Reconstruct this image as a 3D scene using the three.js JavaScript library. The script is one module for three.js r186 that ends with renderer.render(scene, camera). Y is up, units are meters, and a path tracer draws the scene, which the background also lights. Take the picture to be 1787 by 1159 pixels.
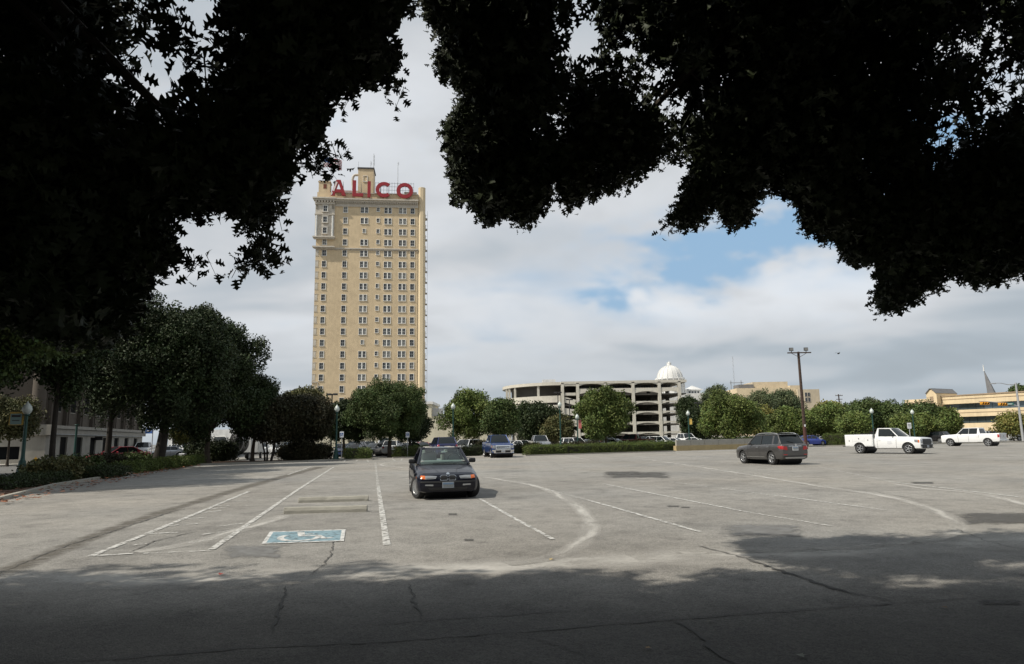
import * as THREE from 'three';
import { mergeVertices, toCreasedNormals } from 'three/addons/utils/BufferGeometryUtils.js';
import { RoundedBoxGeometry } from 'three/addons/geometries/RoundedBoxGeometry.js';
import { Brush, Evaluator, SUBTRACTION } from 'three-bvh-csg';

// ---------------------------------------------------------------- camera, sky, sun, exposure
const scene = new THREE.Scene();
const EYE = 1.6, FPX = 1191, PITCH = Math.atan((766 - 579.5) / FPX), ROLL = -0.0165;
const camera = new THREE.PerspectiveCamera(2 * Math.atan(579.5 / FPX) * 180 / Math.PI, 1787 / 1159, 0.1, 5000);
camera.rotation.order = 'YXZ';
camera.rotation.set(PITCH, 0, ROLL);
camera.position.set(0, EYE, 0);
camera.updateMatrixWorld(true);
const renderer = new THREE.WebGLRenderer({ antialias: true });
renderer.setSize(1024, 664);
renderer.toneMapping = THREE.LinearToneMapping;
renderer.toneMappingExposure = 0.95;
renderer.shadowMap.enabled = true;

const SUN_EL = 48 * Math.PI / 180, SUN_AZ = 24 * Math.PI / 180;     // azimuth: from the left, turned this much behind the camera
const SUN_DIR = new THREE.Vector3(-Math.cos(SUN_EL) * Math.cos(SUN_AZ), Math.sin(SUN_EL), Math.cos(SUN_EL) * Math.sin(SUN_AZ));
const sun = new THREE.DirectionalLight(new THREE.Color(1, 0.93, 0.82), 4.9);
sun.position.copy(SUN_DIR).multiplyScalar(250); sun.target.position.set(0, 0, -60);
sun.position.add(sun.target.position);
sun.castShadow = true; sun.shadow.radius = 1.6;
sun.shadow.mapSize.set(4096, 4096);
Object.assign(sun.shadow.camera, { left: -160, right: 160, top: 160, bottom: -160, near: 1, far: 700 });
scene.add(sun); scene.add(sun.target);

// ---------------------------------------------------------------- random numbers and noise
function rng(seed) { let s = seed >>> 0; return () => { s = (s + 0x6d2b79f5) | 0; let t = Math.imul(s ^ (s >>> 15), 1 | s); t = (t + Math.imul(t ^ (t >>> 7), 61 | t)) ^ t; return ((t ^ (t >>> 14)) >>> 0) / 4294967296; }; }
const hash2 = (x, y, s = 0) => { let h = Math.imul(x | 0, 374761393) + Math.imul(y | 0, 668265263) + Math.imul(s | 0, 1274126177); h = Math.imul(h ^ (h >>> 13), 1274126177); return ((h ^ (h >>> 16)) >>> 0) / 4294967296; };
const mod = (a, n) => ((a % n) + n) % n;
function vnoise(x, y, per = 0, s = 0) {                      // value noise 0..1; per > 0 repeats
  const ix = Math.floor(x), iy = Math.floor(y), fx = x - ix, fy = y - iy, u = fx * fx * (3 - 2 * fx), v = fy * fy * (3 - 2 * fy);
  const m = per ? (a) => mod(a, per) : (a) => a;
  const a = hash2(m(ix), m(iy), s), b = hash2(m(ix + 1), m(iy), s), c = hash2(m(ix), m(iy + 1), s), d = hash2(m(ix + 1), m(iy + 1), s);
  return a + (b - a) * u + (c - a) * v + (a - b - c + d) * u * v;
}
function fbm(x, y, oct = 4, per = 0, s = 0) { let t = 0, a = 0.5, n = 0; for (let i = 0; i < oct; i++) { t += a * vnoise(x, y, per, s + i * 17); n += a; a *= 0.5; x *= 2; y *= 2; if (per) per *= 2; } return t / n; }
const clamp = (x, a = 0, b = 1) => Math.min(b, Math.max(a, x)), sstep = (a, b, x) => { const t = clamp((x - a) / (b - a)); return t * t * (3 - 2 * t); }, lerp = (a, b, t) => a + (b - a) * t;

// ---------------------------------------------------------------- photograph pixel -> direction -> point in the place
function ray(px, py) { return new THREE.Vector3((px - 893.5) / FPX, (579.5 - py) / FPX, -1).applyEuler(camera.rotation); }
function G(px, py, y = 0) { const d = ray(px, py), t = (y - EYE) / d.y; return new THREE.Vector3(d.x * t, y, d.z * t); }
function Z(px, py, D) { const d = ray(px, py); return d.multiplyScalar(D / -d.z).add(new THREE.Vector3(0, EYE, 0)); }
const hor = (px) => { let y = 766; for (let i = 0; i < 4; i++) { const d = ray(px, y); y += d.y / d.length() * FPX; } return y; };
const at = (px, D) => { const y = hor(px) + FPX * EYE / D; const p = Z(px, y, D); p.y = 0; return p; };    // ground point in a pixel column, D metres ahead
function proj(p) { const q = p.clone().applyMatrix4(camera.matrixWorldInverse); return q.z >= -0.05 ? null : [893.5 + FPX * q.x / -q.z, 579.5 - FPX * q.y / -q.z, -q.z]; }

// ---------------------------------------------------------------- sky: broken cloud over pale blue, one computed dome of air and cloud
{
  const W = 2048, H = 1024, data = new Float32Array(W * H * 4);
  const gap = (px, py, rx, ry, a) => { const d = ray(px, py).normalize(); return { az: Math.atan2(d.x, -d.z), el: Math.asin(d.y), rx: rx / FPX, ry: ry / FPX, a }; };
  const gaps = [gap(1340, 415, 250, 62, 0.62), gap(1050, 520, 80, 30, 0.44), gap(1560, 270, 190, 75, 0.5), gap(420, 230, 150, 90, 0.35), gap(740, 250, 60, 90, 0.14), gap(1215, 150, 90, 60, 0.15), gap(1240, 470, 60, 40, 0.3)];
  const lows = [gap(930, 430, 260, 60, 0.34), gap(860, 470, 90, 40, 0.2), gap(1600, 640, 420, 60, 0.26), gap(1250, 600, 420, 50, 0.12), gap(560, 430, 300, 180, -0.16), gap(1160, 500, 110, 30, -0.34), gap(1400, 500, 200, 26, -0.3), gap(690, 220, 140, 120, -0.12)];
  for (let r = 0; r < H; r++) {
    const el = ((r + 0.5) / H - 0.5) * Math.PI, y = Math.sin(el), c = Math.cos(el);
    for (let q = 0; q < W; q++) {
      const ph = ((q + 0.5) / W - 0.5) * 2 * Math.PI, x = Math.cos(ph) * c, z = Math.sin(ph) * c, o = (r * W + q) * 4;
      const e = Math.max(y, 0), k = 1 / (e + 0.16);
      const blue = [lerp(0.44, 0.22, Math.pow(e, 0.5)), lerp(0.60, 0.43, Math.pow(e, 0.5)), lerp(0.75, 0.70, Math.pow(e, 0.5))];
      let R, Gc, B;
      if (y < -0.02) { R = 0.34; Gc = 0.36; B = 0.37; }
      else {
        const cx = x * k * 1.5 + 11.3, cz = z * k * 1.5 + 4.7;
        const w1 = fbm(cx * 0.8 + 31, cz * 0.8, 3, 0, 3), w2 = fbm(cx * 0.8, cz * 0.8 + 57, 3, 0, 9);
        let d = fbm(cx + w1 * 1.1, cz * 1.5 + w2 * 1.1, 5, 0, 21) - 0.5;
        const big = fbm(cx * 0.33 + 5, cz * 0.5 + 2, 3, 0, 77) - 0.5;
        const fine = fbm(x * 26 + w1 * 3, el * 52 + z * 22 + w2 * 3, 4, 0, 55) - 0.5;
        let cover = 0.88 + d * 0.85 + big * 0.5 + fine * 0.10, dark = 0;
        const az0 = Math.atan2(x, -z), wa = (fbm(x * 7 + 3, el * 16 + z * 6, 4, 0, 101) - 0.5) * 0.16, we = (fbm(x * 8 + 19, el * 16 + z * 5, 4, 0, 131) - 0.5) * 0.075, az = az0 + wa, elw = el + we;
        for (const g of gaps) { const da = (az - g.az) / g.rx, de = (elw - g.el) / g.ry; cover -= g.a * Math.exp(-(da * da + de * de)) * (1.05 + (d + fine * 1.1) * 2.6); }
        for (const g of lows) { const da = (az - g.az) / g.rx, de = (elw - g.el) / g.ry; dark += g.a * Math.exp(-(da * da + de * de)); }
        cover = lerp(cover, 0.8 + d * 0.5, sstep(0.16, 0.0, y));
        const m = sstep(0.16, 0.74, cover), thick = sstep(0.5, 1.25, cover + fine * 0.25);
        const soft = sstep(-0.22, 0.22, d * 0.9 + big * 0.7); let br = lerp(0.71, 0.53, soft) - dark * 0.36 + fine * 0.09 + (1 - thick) * 0.05;
        const cool = sstep(0.70, 0.48, br), warm = [br * lerp(0.965, 0.885, cool), br * 1.005, br * lerp(1.055, 1.12, cool)];
        const haze = sstep(0.22, 0.0, y) * 0.55;
        const hz = [0.47, 0.535, 0.585];
        [R, Gc, B] = [0, 1, 2].map((i) => lerp(lerp(blue[i], warm[i], m), hz[i], haze));
      }
      data[o] = R; data[o + 1] = Gc; data[o + 2] = B; data[o + 3] = 1;
    }
  }
  const t = new THREE.DataTexture(data, W, H, THREE.RGBAFormat, THREE.FloatType);
  t.mapping = THREE.EquirectangularReflectionMapping; t.magFilter = THREE.LinearFilter; t.minFilter = THREE.LinearFilter; t.needsUpdate = true;
  scene.background = t; scene.environment = t;
}

// ---------------------------------------------------------------- helpers
const used = new Map();
function numbered(n) { const k = used.get(n) ?? 0; used.set(n, k + 1); return k ? n + '_' + String(k).padStart(3, '0') : n; }
function meta(o, label, category, group) { o.userData.label = label; o.userData.category = category; if (group) o.userData.group = group; return o; }
function thing(name, label, category, pos, ry = 0, group) { const o = new THREE.Group(); o.name = numbered(name); scene.add(o); if (pos) o.position.copy(pos); o.rotation.y = ry; return meta(o, label, category, group); }
const M4 = (x, y, z, rx = 0, ry = 0, rz = 0, sx = 1, sy = 1, sz = 1) => new THREE.Matrix4().compose(new THREE.Vector3(x, y, z), new THREE.Quaternion().setFromEuler(new THREE.Euler(rx, ry, rz, 'YXZ')), new THREE.Vector3(sx, sy, sz));
const V = (x, y, z) => new THREE.Vector3(x, y, z);
const UPV = V(0, 1, 0);
class MB {                                                   // collects geometry, merges it into ONE mesh
  constructor() { this.g = []; }
  add(geo, m) { const g = geo.index ? geo.toNonIndexed() : geo.clone(); if (m) g.applyMatrix4(m); this.g.push(g); return this; }
  box(w, h, d, x = 0, y = 0, z = 0, ry = 0, rx = 0, rz = 0) {
    const g = new THREE.BoxGeometry(w, h, d), uv = g.attributes.uv, n = g.attributes.normal;     // uv in metres
    for (let i = 0; i < uv.count; i++) { const sx = Math.abs(n.getX(i)) > 0.5 ? d : w, sy = Math.abs(n.getY(i)) > 0.5 ? d : h; uv.setXY(i, uv.getX(i) * sx, uv.getY(i) * sy); }
    return this.add(g, M4(x, y, z, rx, ry, rz));
  }
  rbox(w, h, d, r, x, y, z, ry = 0, rx = 0, rz = 0, seg = 2) { return this.add(new RoundedBoxGeometry(w, h, d, seg, r), M4(x, y, z, rx, ry, rz)); }
  cyl(rt, rb, h, x = 0, y = 0, z = 0, seg = 12, rx = 0, ry = 0, rz = 0) { return this.add(new THREE.CylinderGeometry(rt, rb, h, seg), M4(x, y, z, rx, ry, rz)); }
  sph(r, x, y, z, sx = 1, sy = 1, sz = 1, w = 14, h = 10) { return this.add(new THREE.SphereGeometry(r, w, h), M4(x, y, z, 0, 0, 0, sx, sy, sz)); }
  bar(a, b, ra, rb = ra, seg = 8) {
    const d = b.clone().sub(a), l = d.length(), q = new THREE.Quaternion().setFromUnitVectors(UPV, d.normalize());
    return this.add(new THREE.CylinderGeometry(rb, ra, l, seg), new THREE.Matrix4().compose(a.clone().add(b).multiplyScalar(0.5), q, V(1, 1, 1)));
  }
  beam(a, b, w, h) {                                         // square-section bar
    const d = b.clone().sub(a), l = d.length(); const m = new THREE.Matrix4().lookAt(a, b, Math.abs(d.y) / l > 0.98 ? V(1, 0, 0) : UPV); m.setPosition(a.clone().add(b).multiplyScalar(0.5));
    return this.add(new THREE.BoxGeometry(w, h, l), m);
  }
  tube(pts, r, r2 = r, seg = 7, n = 10) {
    const cv = new THREE.CatmullRomCurve3(pts), g = new THREE.TubeGeometry(cv, n, 1, seg), p = g.attributes.position, c = V();
    for (let i = 0; i <= n; i++) { cv.getPointAt(i / n, c); const rr = lerp(r, r2, i / n); for (let j = 0; j <= seg; j++) { const k = i * (seg + 1) + j; p.setXYZ(k, c.x + (p.getX(k) - c.x) * rr, c.y + (p.getY(k) - c.y) * rr, c.z + (p.getZ(k) - c.z) * rr); } }
    const uv = g.attributes.uv, L = cv.getLength(); for (let i = 0; i < uv.count; i++) uv.setXY(i, uv.getX(i) * L, uv.getY(i) * r * 6);
    return this.add(g);
  }
  quad(a, b, c, d) { const g = new THREE.BufferGeometry(); const w = a.distanceTo(b), h = b.distanceTo(c); g.setAttribute('position', new THREE.Float32BufferAttribute([...a, ...b, ...c, ...a, ...c, ...d], 3)); g.setAttribute('uv', new THREE.Float32BufferAttribute([0, 0, w, 0, w, h, 0, 0, w, h, 0, h], 2)); g.computeVertexNormals(); this.g.push(g); return this; }
  geo() {
    let n = 0; for (const g of this.g) n += g.attributes.position.count;
    const P = new Float32Array(n * 3), N = new Float32Array(n * 3), U = new Float32Array(n * 2); let o = 0;
    for (const g of this.g) { const c = g.attributes.position.count; if (!g.attributes.normal) g.computeVertexNormals(); P.set(g.attributes.position.array.subarray(0, c * 3), o * 3); N.set(g.attributes.normal.array.subarray(0, c * 3), o * 3); if (g.attributes.uv) U.set(g.attributes.uv.array.subarray(0, c * 2), o * 2); o += c; }
    const g = new THREE.BufferGeometry(); g.setAttribute('position', new THREE.BufferAttribute(P, 3)); g.setAttribute('normal', new THREE.BufferAttribute(N, 3)); g.setAttribute('uv', new THREE.BufferAttribute(U, 2)); return g;
  }
  build(name, mat, parent) { return mesh(name, this.geo(), mat, parent); }
}
function mesh(name, geo, mat, parent) { const m = new THREE.Mesh(geo, mat); m.castShadow = m.receiveShadow = true; if (parent) { m.name = name; parent.add(m); } else { m.name = numbered(name); scene.add(m); } return m; }
function struct(name, geo, mat) { const m = mesh(name, geo, mat); m.userData.kind = 'structure'; return m; }
const Mat = (r, g, b, rough = 0.8, metal = 0, extra = {}) => { const m = new THREE.MeshPhysicalMaterial({ roughness: rough, metalness: metal, ...extra }); m.color.setRGB(r, g, b); return m; };
function tex(size, fn, repX = 1, repY = repX, srgb = false) {                 // fn(u, v) -> grey or [r, g, b] or [r, g, b, a] in 0..1
  const d = new Uint8Array(size * size * 4);
  for (let j = 0; j < size; j++) for (let i = 0; i < size; i++) { const c = fn(i / size, j / size), o = (j * size + i) * 4; if (typeof c === 'number') { d[o] = d[o + 1] = d[o + 2] = clamp(c) * 255; d[o + 3] = 255; } else { d[o] = clamp(c[0]) * 255; d[o + 1] = clamp(c[1]) * 255; d[o + 2] = clamp(c[2]) * 255; d[o + 3] = clamp(c[3] ?? 1) * 255; } }
  const t = new THREE.DataTexture(d, size, size); t.wrapS = t.wrapT = THREE.RepeatWrapping; t.magFilter = THREE.LinearFilter; t.minFilter = THREE.LinearMipmapLinearFilter; t.generateMipmaps = true; t.repeat.set(repX, repY); if (srgb) t.colorSpace = THREE.SRGBColorSpace; t.needsUpdate = true; return t;
}

// ---------------------------------------------------------------- materials
const T = {
  asphalt: tex(1024, (u, v) => { const a = fbm(u * 12, v * 12, 4, 12, 1), g = hash2(u * 1024, v * 1024, 5), g2 = vnoise(u * 340, v * 340, 340, 8), st = sstep(0.62, 0.8, fbm(u * 5, v * 5, 4, 5, 44)); return clamp(0.70 + (a - 0.5) * 0.26 + (g - 0.5) * 0.20 + (g2 - 0.5) * 0.55 - st * 0.12 + (vnoise(u * 96, v * 96, 96, 18) - 0.5) * 0.22); }, 1 / 3.1),
  asphaltBump: tex(512, (u, v) => vnoise(u * 200, v * 200, 200, 8) * 0.7 + hash2(u * 512, v * 512, 3) * 0.3, 1 / 1.7),
  rough: tex(256, (u, v) => clamp(0.72 + (fbm(u * 8, v * 8, 4, 8, 61) - 0.5) * 0.5 + (hash2(u * 256, v * 256, 2) - 0.5) * 0.1), 1 / 2.2),
  wall: tex(512, (u, v) => { const course = (Math.floor(v * 128) % 2 ? 0.018 : 0), st = fbm(u * 24, v * 3, 4, 0, 31) - 0.5, bl = fbm(u * 7, v * 9, 4, 7, 90) - 0.5, br = hash2(Math.floor(u * 64), Math.floor(v * 128), 4) - 0.5; return clamp(0.88 + st * 0.17 + bl * 0.19 + br * 0.08 - course); }, 1 / 9),
  stone: tex(512, (u, v) => clamp(0.84 + (fbm(u * 10, v * 10, 5, 10, 13) - 0.5) * 0.3 + (fbm(u * 40, v * 4, 3, 0, 71) - 0.5) * 0.14), 1 / 6),
  bark: tex(256, (u, v) => clamp(0.6 + (fbm(u * 8, v * 24, 4, 8, 19) - 0.5) * 0.9), 1, 2),
  worn: tex(512, (u, v) => { const n = fbm(u * 24, v * 24, 4, 24, 7), f = hash2(u * 512, v * 512, 9); const a = sstep(0.30, 0.60, n + (f - 0.5) * 0.18); return 0.12 + 0.78 * a; }, 1 / 1.4),
  wornLess: tex(512, (u, v) => { const n = fbm(u * 24, v * 24, 4, 24, 7), f = hash2(u * 512, v * 512, 9); return 0.35 + 0.65 * sstep(0.22, 0.5, n + (f - 0.5) * 0.2); }, 1 / 1.4),
  wornMore: tex(512, (u, v) => { const n = fbm(u * 30, v * 30, 4, 30, 27), f = hash2(u * 512, v * 512, 9); return sstep(0.44, 0.66, n + (f - 0.5) * 0.22) * 0.8; }, 1 / 1.6),
  dusty: tex(256, (u, v) => { const e = Math.pow(Math.sin(Math.PI * clamp(v)), 1.3), n = fbm(u * 10, v * 3, 4, 0, 3); return clamp(e * (0.22 + 0.72 * sstep(0.22, 0.78, n + (hash2(u * 256, v * 256, 6) - 0.5) * 0.3))); }),
  patch: tex(256, (u, v) => { const ex = Math.min(u, 1 - u, v, 1 - v) * 2, n = fbm(u * 9, v * 9, 4, 0, 12); return clamp(sstep(0.0, 0.42, ex + (n - 0.5) * 0.5) * (0.5 + n * 0.6)); }),
};
T.dusty.wrapT = THREE.ClampToEdgeWrapping;
const M = {
  street: Mat(0.17, 0.168, 0.16, 0.92, 0, { map: T.asphalt }),
  concrete: Mat(0.40, 0.385, 0.34, 0.9, 0, { map: T.stone }),
  curb: Mat(0.36, 0.34, 0.29, 0.9, 0, { map: T.stone }),
  white: Mat(0.54, 0.535, 0.505, 0.8, 0, { alphaMap: T.worn, transparent: true }),
  whiteSolid: Mat(0.54, 0.54, 0.52, 0.8, 0, { alphaMap: T.wornLess, transparent: true }),
  whiteFaint: Mat(0.58, 0.575, 0.54, 0.85, 0, { alphaMap: T.wornMore, transparent: true }),
  dust: Mat(0.47, 0.455, 0.42, 0.95, 0, { alphaMap: T.dusty, transparent: true }),
  darkPatch: Mat(0.075, 0.072, 0.066, 0.9, 0, { alphaMap: T.patch, transparent: true }),
  greyPatch: Mat(0.165, 0.165, 0.16, 0.9, 0, { alphaMap: T.patch, transparent: true }),
  crack: Mat(0.085, 0.082, 0.076, 0.95),
  seam: Mat(0.11, 0.098, 0.08, 0.95, 0, { alphaMap: T.dusty, transparent: true }),
  bluePaint: Mat(0.185, 0.28, 0.32, 0.8, 0, { alphaMap: T.wornLess, transparent: true }),
  mulch: Mat(0.13, 0.075, 0.045, 1, 0, { map: T.rough }),
  tan: Mat(0.70, 0.555, 0.36, 0.85, 0, { map: T.wall }),
  tanLight: Mat(0.74, 0.61, 0.41, 0.85, 0, { map: T.wall }),
  lime: Mat(0.64, 0.585, 0.50, 0.85, 0, { map: T.stone }),
  limeDark: Mat(0.30, 0.27, 0.22, 0.85, 0, { map: T.stone }),
  winWhite: Mat(0.80, 0.79, 0.75, 0.6),
  pane: Mat(0.045, 0.05, 0.055, 0.08, 0), pane2: Mat(0.07, 0.08, 0.085, 0.12, 0), pane3: Mat(0.2, 0.2, 0.19, 0.25, 0),
  red: Mat(0.29, 0.014, 0.022, 0.45), redPale: Mat(0.72, 0.66, 0.64, 0.5),
  steel: Mat(0.16, 0.165, 0.17, 0.5, 0.6), galv: Mat(0.45, 0.46, 0.47, 0.5, 0.6), darkSteel: Mat(0.04, 0.04, 0.042, 0.6, 0.3),
  roofDark: Mat(0.07, 0.07, 0.075, 0.85), whitePaint: Mat(0.78, 0.78, 0.76, 0.6, 0, { map: T.stone }),
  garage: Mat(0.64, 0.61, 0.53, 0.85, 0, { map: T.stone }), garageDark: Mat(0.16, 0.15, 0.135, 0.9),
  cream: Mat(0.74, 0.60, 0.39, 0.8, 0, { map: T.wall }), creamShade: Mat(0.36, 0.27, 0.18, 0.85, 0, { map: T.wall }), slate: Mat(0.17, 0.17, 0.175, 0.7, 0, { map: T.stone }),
  beige: Mat(0.58, 0.50, 0.37, 0.85, 0, { map: T.wall }), beigeWall: Mat(0.60, 0.56, 0.43, 0.85, 0, { map: T.wall }),
  brown: Mat(0.10, 0.082, 0.065, 0.85, 0, { map: T.wall }), brownStone: Mat(0.36, 0.34, 0.30, 0.85, 0, { map: T.stone }),
  greenSteel: Mat(0.015, 0.06, 0.05, 0.45, 0.2), globe: Mat(0.52, 0.57, 0.54, 0.35), wood: Mat(0.09, 0.055, 0.04, 0.85, 0, { map: T.bark }), woodRed: Mat(0.12, 0.045, 0.035, 0.8, 0, { map: T.bark }),
  bark: Mat(0.10, 0.078, 0.058, 0.95, 0, { map: T.bark, bumpMap: T.bark, bumpScale: 0.02 }), barkDark: Mat(0.045, 0.036, 0.028, 0.95, 0, { map: T.bark }),
  rubber: Mat(0.018, 0.018, 0.018, 0.85), rim: Mat(0.55, 0.56, 0.57, 0.3, 0.85), chrome: Mat(0.75, 0.76, 0.77, 0.12, 1), black: Mat(0.012, 0.012, 0.013, 0.5), trim: Mat(0.03, 0.03, 0.031, 0.6),
  lens: Mat(0.34, 0.35, 0.36, 0.12, 0.4, { clearcoat: 1 }), amber: Mat(0.62, 0.13, 0.015, 0.2, 0, { clearcoat: 1 }), tail: Mat(0.38, 0.012, 0.012, 0.2, 0, { clearcoat: 1 }),
  plate: Mat(0.62, 0.63, 0.64, 0.5), plateBlue: Mat(0.13, 0.2, 0.3, 0.5), interior: Mat(0.20, 0.21, 0.20, 0.85), seat: Mat(0.33, 0.32, 0.29, 0.8),
  glassDark: Mat(0.012, 0.016, 0.018, 0.04, 0, { clearcoat: 0 }), glassClear: Mat(0.72, 0.85, 0.82, 0.02, 0, { transmission: 1, thickness: 0, ior: 1.5 }), glassTint: Mat(0.25, 0.30, 0.31, 0.02, 0, { transmission: 1, thickness: 0, ior: 1.5 }),
  signWhite: Mat(0.74, 0.76, 0.78, 0.5), signBlue: Mat(0.03, 0.09, 0.28, 0.5), yellow: Mat(0.68, 0.36, 0.03, 0.5), signalYellow: Mat(0.62, 0.30, 0.03, 0.5), signGreen: Mat(0.01, 0.17, 0.12, 0.5), bannerGold: Mat(0.62, 0.42, 0.1, 0.7), bannerTeal: Mat(0.22, 0.33, 0.33, 0.7), bannerRed: Mat(0.45, 0.12, 0.11, 0.7),
};
M.windowDark = Mat(0.010, 0.011, 0.012, 0.6, 0, { specularIntensity: 0.04 }); M.plateDim = Mat(0.22, 0.25, 0.28, 0.5);
const paint = (r, g, b, metal = 0.25) => Mat(r, g, b, 0.36, metal, { clearcoat: 0.8, clearcoatRoughness: 0.04 });
// ---------------------------------------------------------------- the ground
struct('ground', new THREE.CircleGeometry(2500, 96).rotateX(-Math.PI / 2).translate(0, -0.14, -100), Mat(0.15, 0.145, 0.125, 1));
{
  const stainAndShade = (x, z) => {
    let c = 1 + (fbm(x * 0.09 + 3, z * 0.05 + 8, 4, 0, 5) - 0.5) * 0.26 + (fbm(x * 0.5, z * 0.35, 4, 0, 15) - 0.5) * 0.24 + (fbm(x * 2.2 + 9, z * 1.6, 3, 0, 25) - 0.5) * 0.14;
    c *= 1 - 0.60 * sstep(-8.4, -6.0, z + (fbm(x * 0.4, 3.3, 3, 0, 8) - 0.5) * 1.6);               // darker drive lane, deepened further to paint in the shade under the trees
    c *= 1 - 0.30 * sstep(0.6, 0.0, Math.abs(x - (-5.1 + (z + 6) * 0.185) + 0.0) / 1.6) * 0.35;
    c *= 1 + (fbm(x * 0.13 + 7, z * 1.1, 4, 0, 66) - 0.5) * 0.24; c *= 1 - 0.16 * sstep(0.74, 0.84, vnoise(x * 1.5 + 3, z * 1.5)) - 0.10 * sstep(0.70, 0.8, vnoise(x * 0.55 + 9, z * 0.4 + 2));
    const w = fbm(x * 0.2 + 40, z * 0.2, 3, 0, 33) - 0.5;
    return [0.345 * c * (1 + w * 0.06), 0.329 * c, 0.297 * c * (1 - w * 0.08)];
  };
  const P = [], C = [], U = [], I = [];
  const grid = (x0, x1, z0, z1, s) => {
    const nx = Math.max(1, Math.round((x1 - x0) / s)), nz = Math.max(1, Math.round((z1 - z0) / s)), b = P.length / 3;
    for (let j = 0; j <= nz; j++) for (let i = 0; i <= nx; i++) { const x = lerp(x0, x1, i / nx), z = lerp(z0, z1, j / nz); P.push(x, 0, z); C.push(...stainAndShade(x, z)); U.push(x, z); }
    for (let j = 0; j < nz; j++) for (let i = 0; i < nx; i++) { const a = b + j * (nx + 1) + i, d = a + nx + 1; I.push(a, d, a + 1, a + 1, d, d + 1); }
  };
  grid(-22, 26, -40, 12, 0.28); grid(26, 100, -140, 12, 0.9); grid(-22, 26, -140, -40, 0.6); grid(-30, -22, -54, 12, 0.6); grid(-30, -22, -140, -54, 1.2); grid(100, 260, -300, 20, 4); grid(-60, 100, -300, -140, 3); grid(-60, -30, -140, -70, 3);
  const g = new THREE.BufferGeometry(); g.setAttribute('position', new THREE.Float32BufferAttribute(P, 3)); g.setAttribute('color', new THREE.Float32BufferAttribute(C, 3)); g.setAttribute('uv', new THREE.Float32BufferAttribute(U, 2)); g.setIndex(I); g.computeVertexNormals();
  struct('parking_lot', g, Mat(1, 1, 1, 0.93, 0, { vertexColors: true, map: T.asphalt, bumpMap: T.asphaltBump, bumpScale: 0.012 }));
}
// ribbons of paint, dust, tar and cracks lying on the asphalt
function ribbon(pts, w, y, wobble = 0, seed = 1, smooth = false) {
  if (smooth) pts = new THREE.CatmullRomCurve3(pts).getSpacedPoints(Math.max(8, pts.length * 8));
  const r = rng(seed), P = [], U = [], I = []; let L = 0;
  pts.forEach((p, i) => {
    const a = pts[Math.max(0, i - 1)], b = pts[Math.min(pts.length - 1, i + 1)], d = V(b.x - a.x, 0, b.z - a.z).normalize();
    if (i) L += p.distanceTo(pts[i - 1]); const ww = (typeof w === 'function' ? w(i / (pts.length - 1)) : w) * (1 + (r() - 0.5) * wobble) / 2;
    P.push(p.x - d.z * ww, y, p.z + d.x * ww, p.x + d.z * ww, y, p.z - d.x * ww); U.push(L, 0, L, 1);
    if (i) { const k = i * 2; I.push(k - 2, k, k - 1, k, k + 1, k - 1); }
  });
  const g = new THREE.BufferGeometry(); g.setAttribute('position', new THREE.Float32BufferAttribute(P, 3)); g.setAttribute('uv', new THREE.Float32BufferAttribute(U, 2)); g.setIndex(I);
  g.computeVertexNormals(); const n = g.attributes.normal; for (let i = 0; i < n.count; i++) n.setXYZ(i, 0, 1, 0);
  return g;
}
const flatUV = (g, s = 1) => { const p = g.attributes.position, u = g.attributes.uv; for (let i = 0; i < u.count; i++) u.setXY(i, p.getX(i) * s, p.getZ(i) * s); return g; };
const gp = (l) => l.map(([x, y]) => G(x, y));
function line(l, w = 0.1, mat = M.white, name = 'painted_line', y = 0.012) { let pts = gp(l); const cv = []; for (let i = 0; i < pts.length - 1; i++) for (let k = 0; k < 12; k++) cv.push(pts[i].clone().lerp(pts[i + 1], k / 12)); cv.push(pts[pts.length - 1]); return struct(name, flatUV(ribbon(cv, w, y, 0.12, l[0][0])), mat); }
const E1 = [[435, 858], [330, 902], [250, 935], [157, 972]], E2 = [[583, 815], [520, 855], [455, 900], [369, 960]];
line(E1, 0.11); line(E2, 0.11); line([[155, 972], [232, 967]], 0.1); line([[250, 967], [370, 962]], 0.08, M.whiteFaint);
for (const [a, b, c, d, f] of [[254, 933, 312, 930], [283, 919, 345, 915], [312, 907, 362, 904], [340, 897, 386, 892], [357, 890, 396, 886], [369, 883, 436, 883, 1], [388, 876, 458, 873, 1], [402, 870, 450, 866, 1], [326, 949, 388, 940, 1], [352, 934, 408, 926, 1], [376, 920, 425, 914, 1], [218, 954, 280, 947, 1]]) line([[a, b], [c, d]], 0.09, f ? M.whiteFaint : M.white, 'painted_hatch_line');
line([[655, 808], [660, 850]], 0.1, M.whiteFaint); line([[660, 850], [675, 952]], 0.115); line([[542, 815], [502, 829]], 0.1);
line([[837, 871], [900, 907], [965, 942]], 0.085); line([[925, 847], [1028, 874]], 0.09, M.whiteFaint); line([[1028, 874], [1221, 929]], 0.09);
line([[1053, 845], [1180, 870], [1308, 895]], 0.09); line([[1308, 895], [1452, 919]], 0.08, M.whiteFaint); line([[1168, 841], [1351, 865]], 0.09, M.whiteFaint); line([[1351, 865], [1545, 891]], 0.09);
line([[1430, 815], [1560, 842]], 0.1, M.whiteFaint); line([[1560, 842], [1787, 869]], 0.1); line([[930, 812], [1040, 826]], 0.1, M.whiteFaint); line([[1240, 822], [1400, 833]], 0.1, M.whiteFaint); line([[700, 815], [640, 808]], 0.1, M.whiteFaint);
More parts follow.
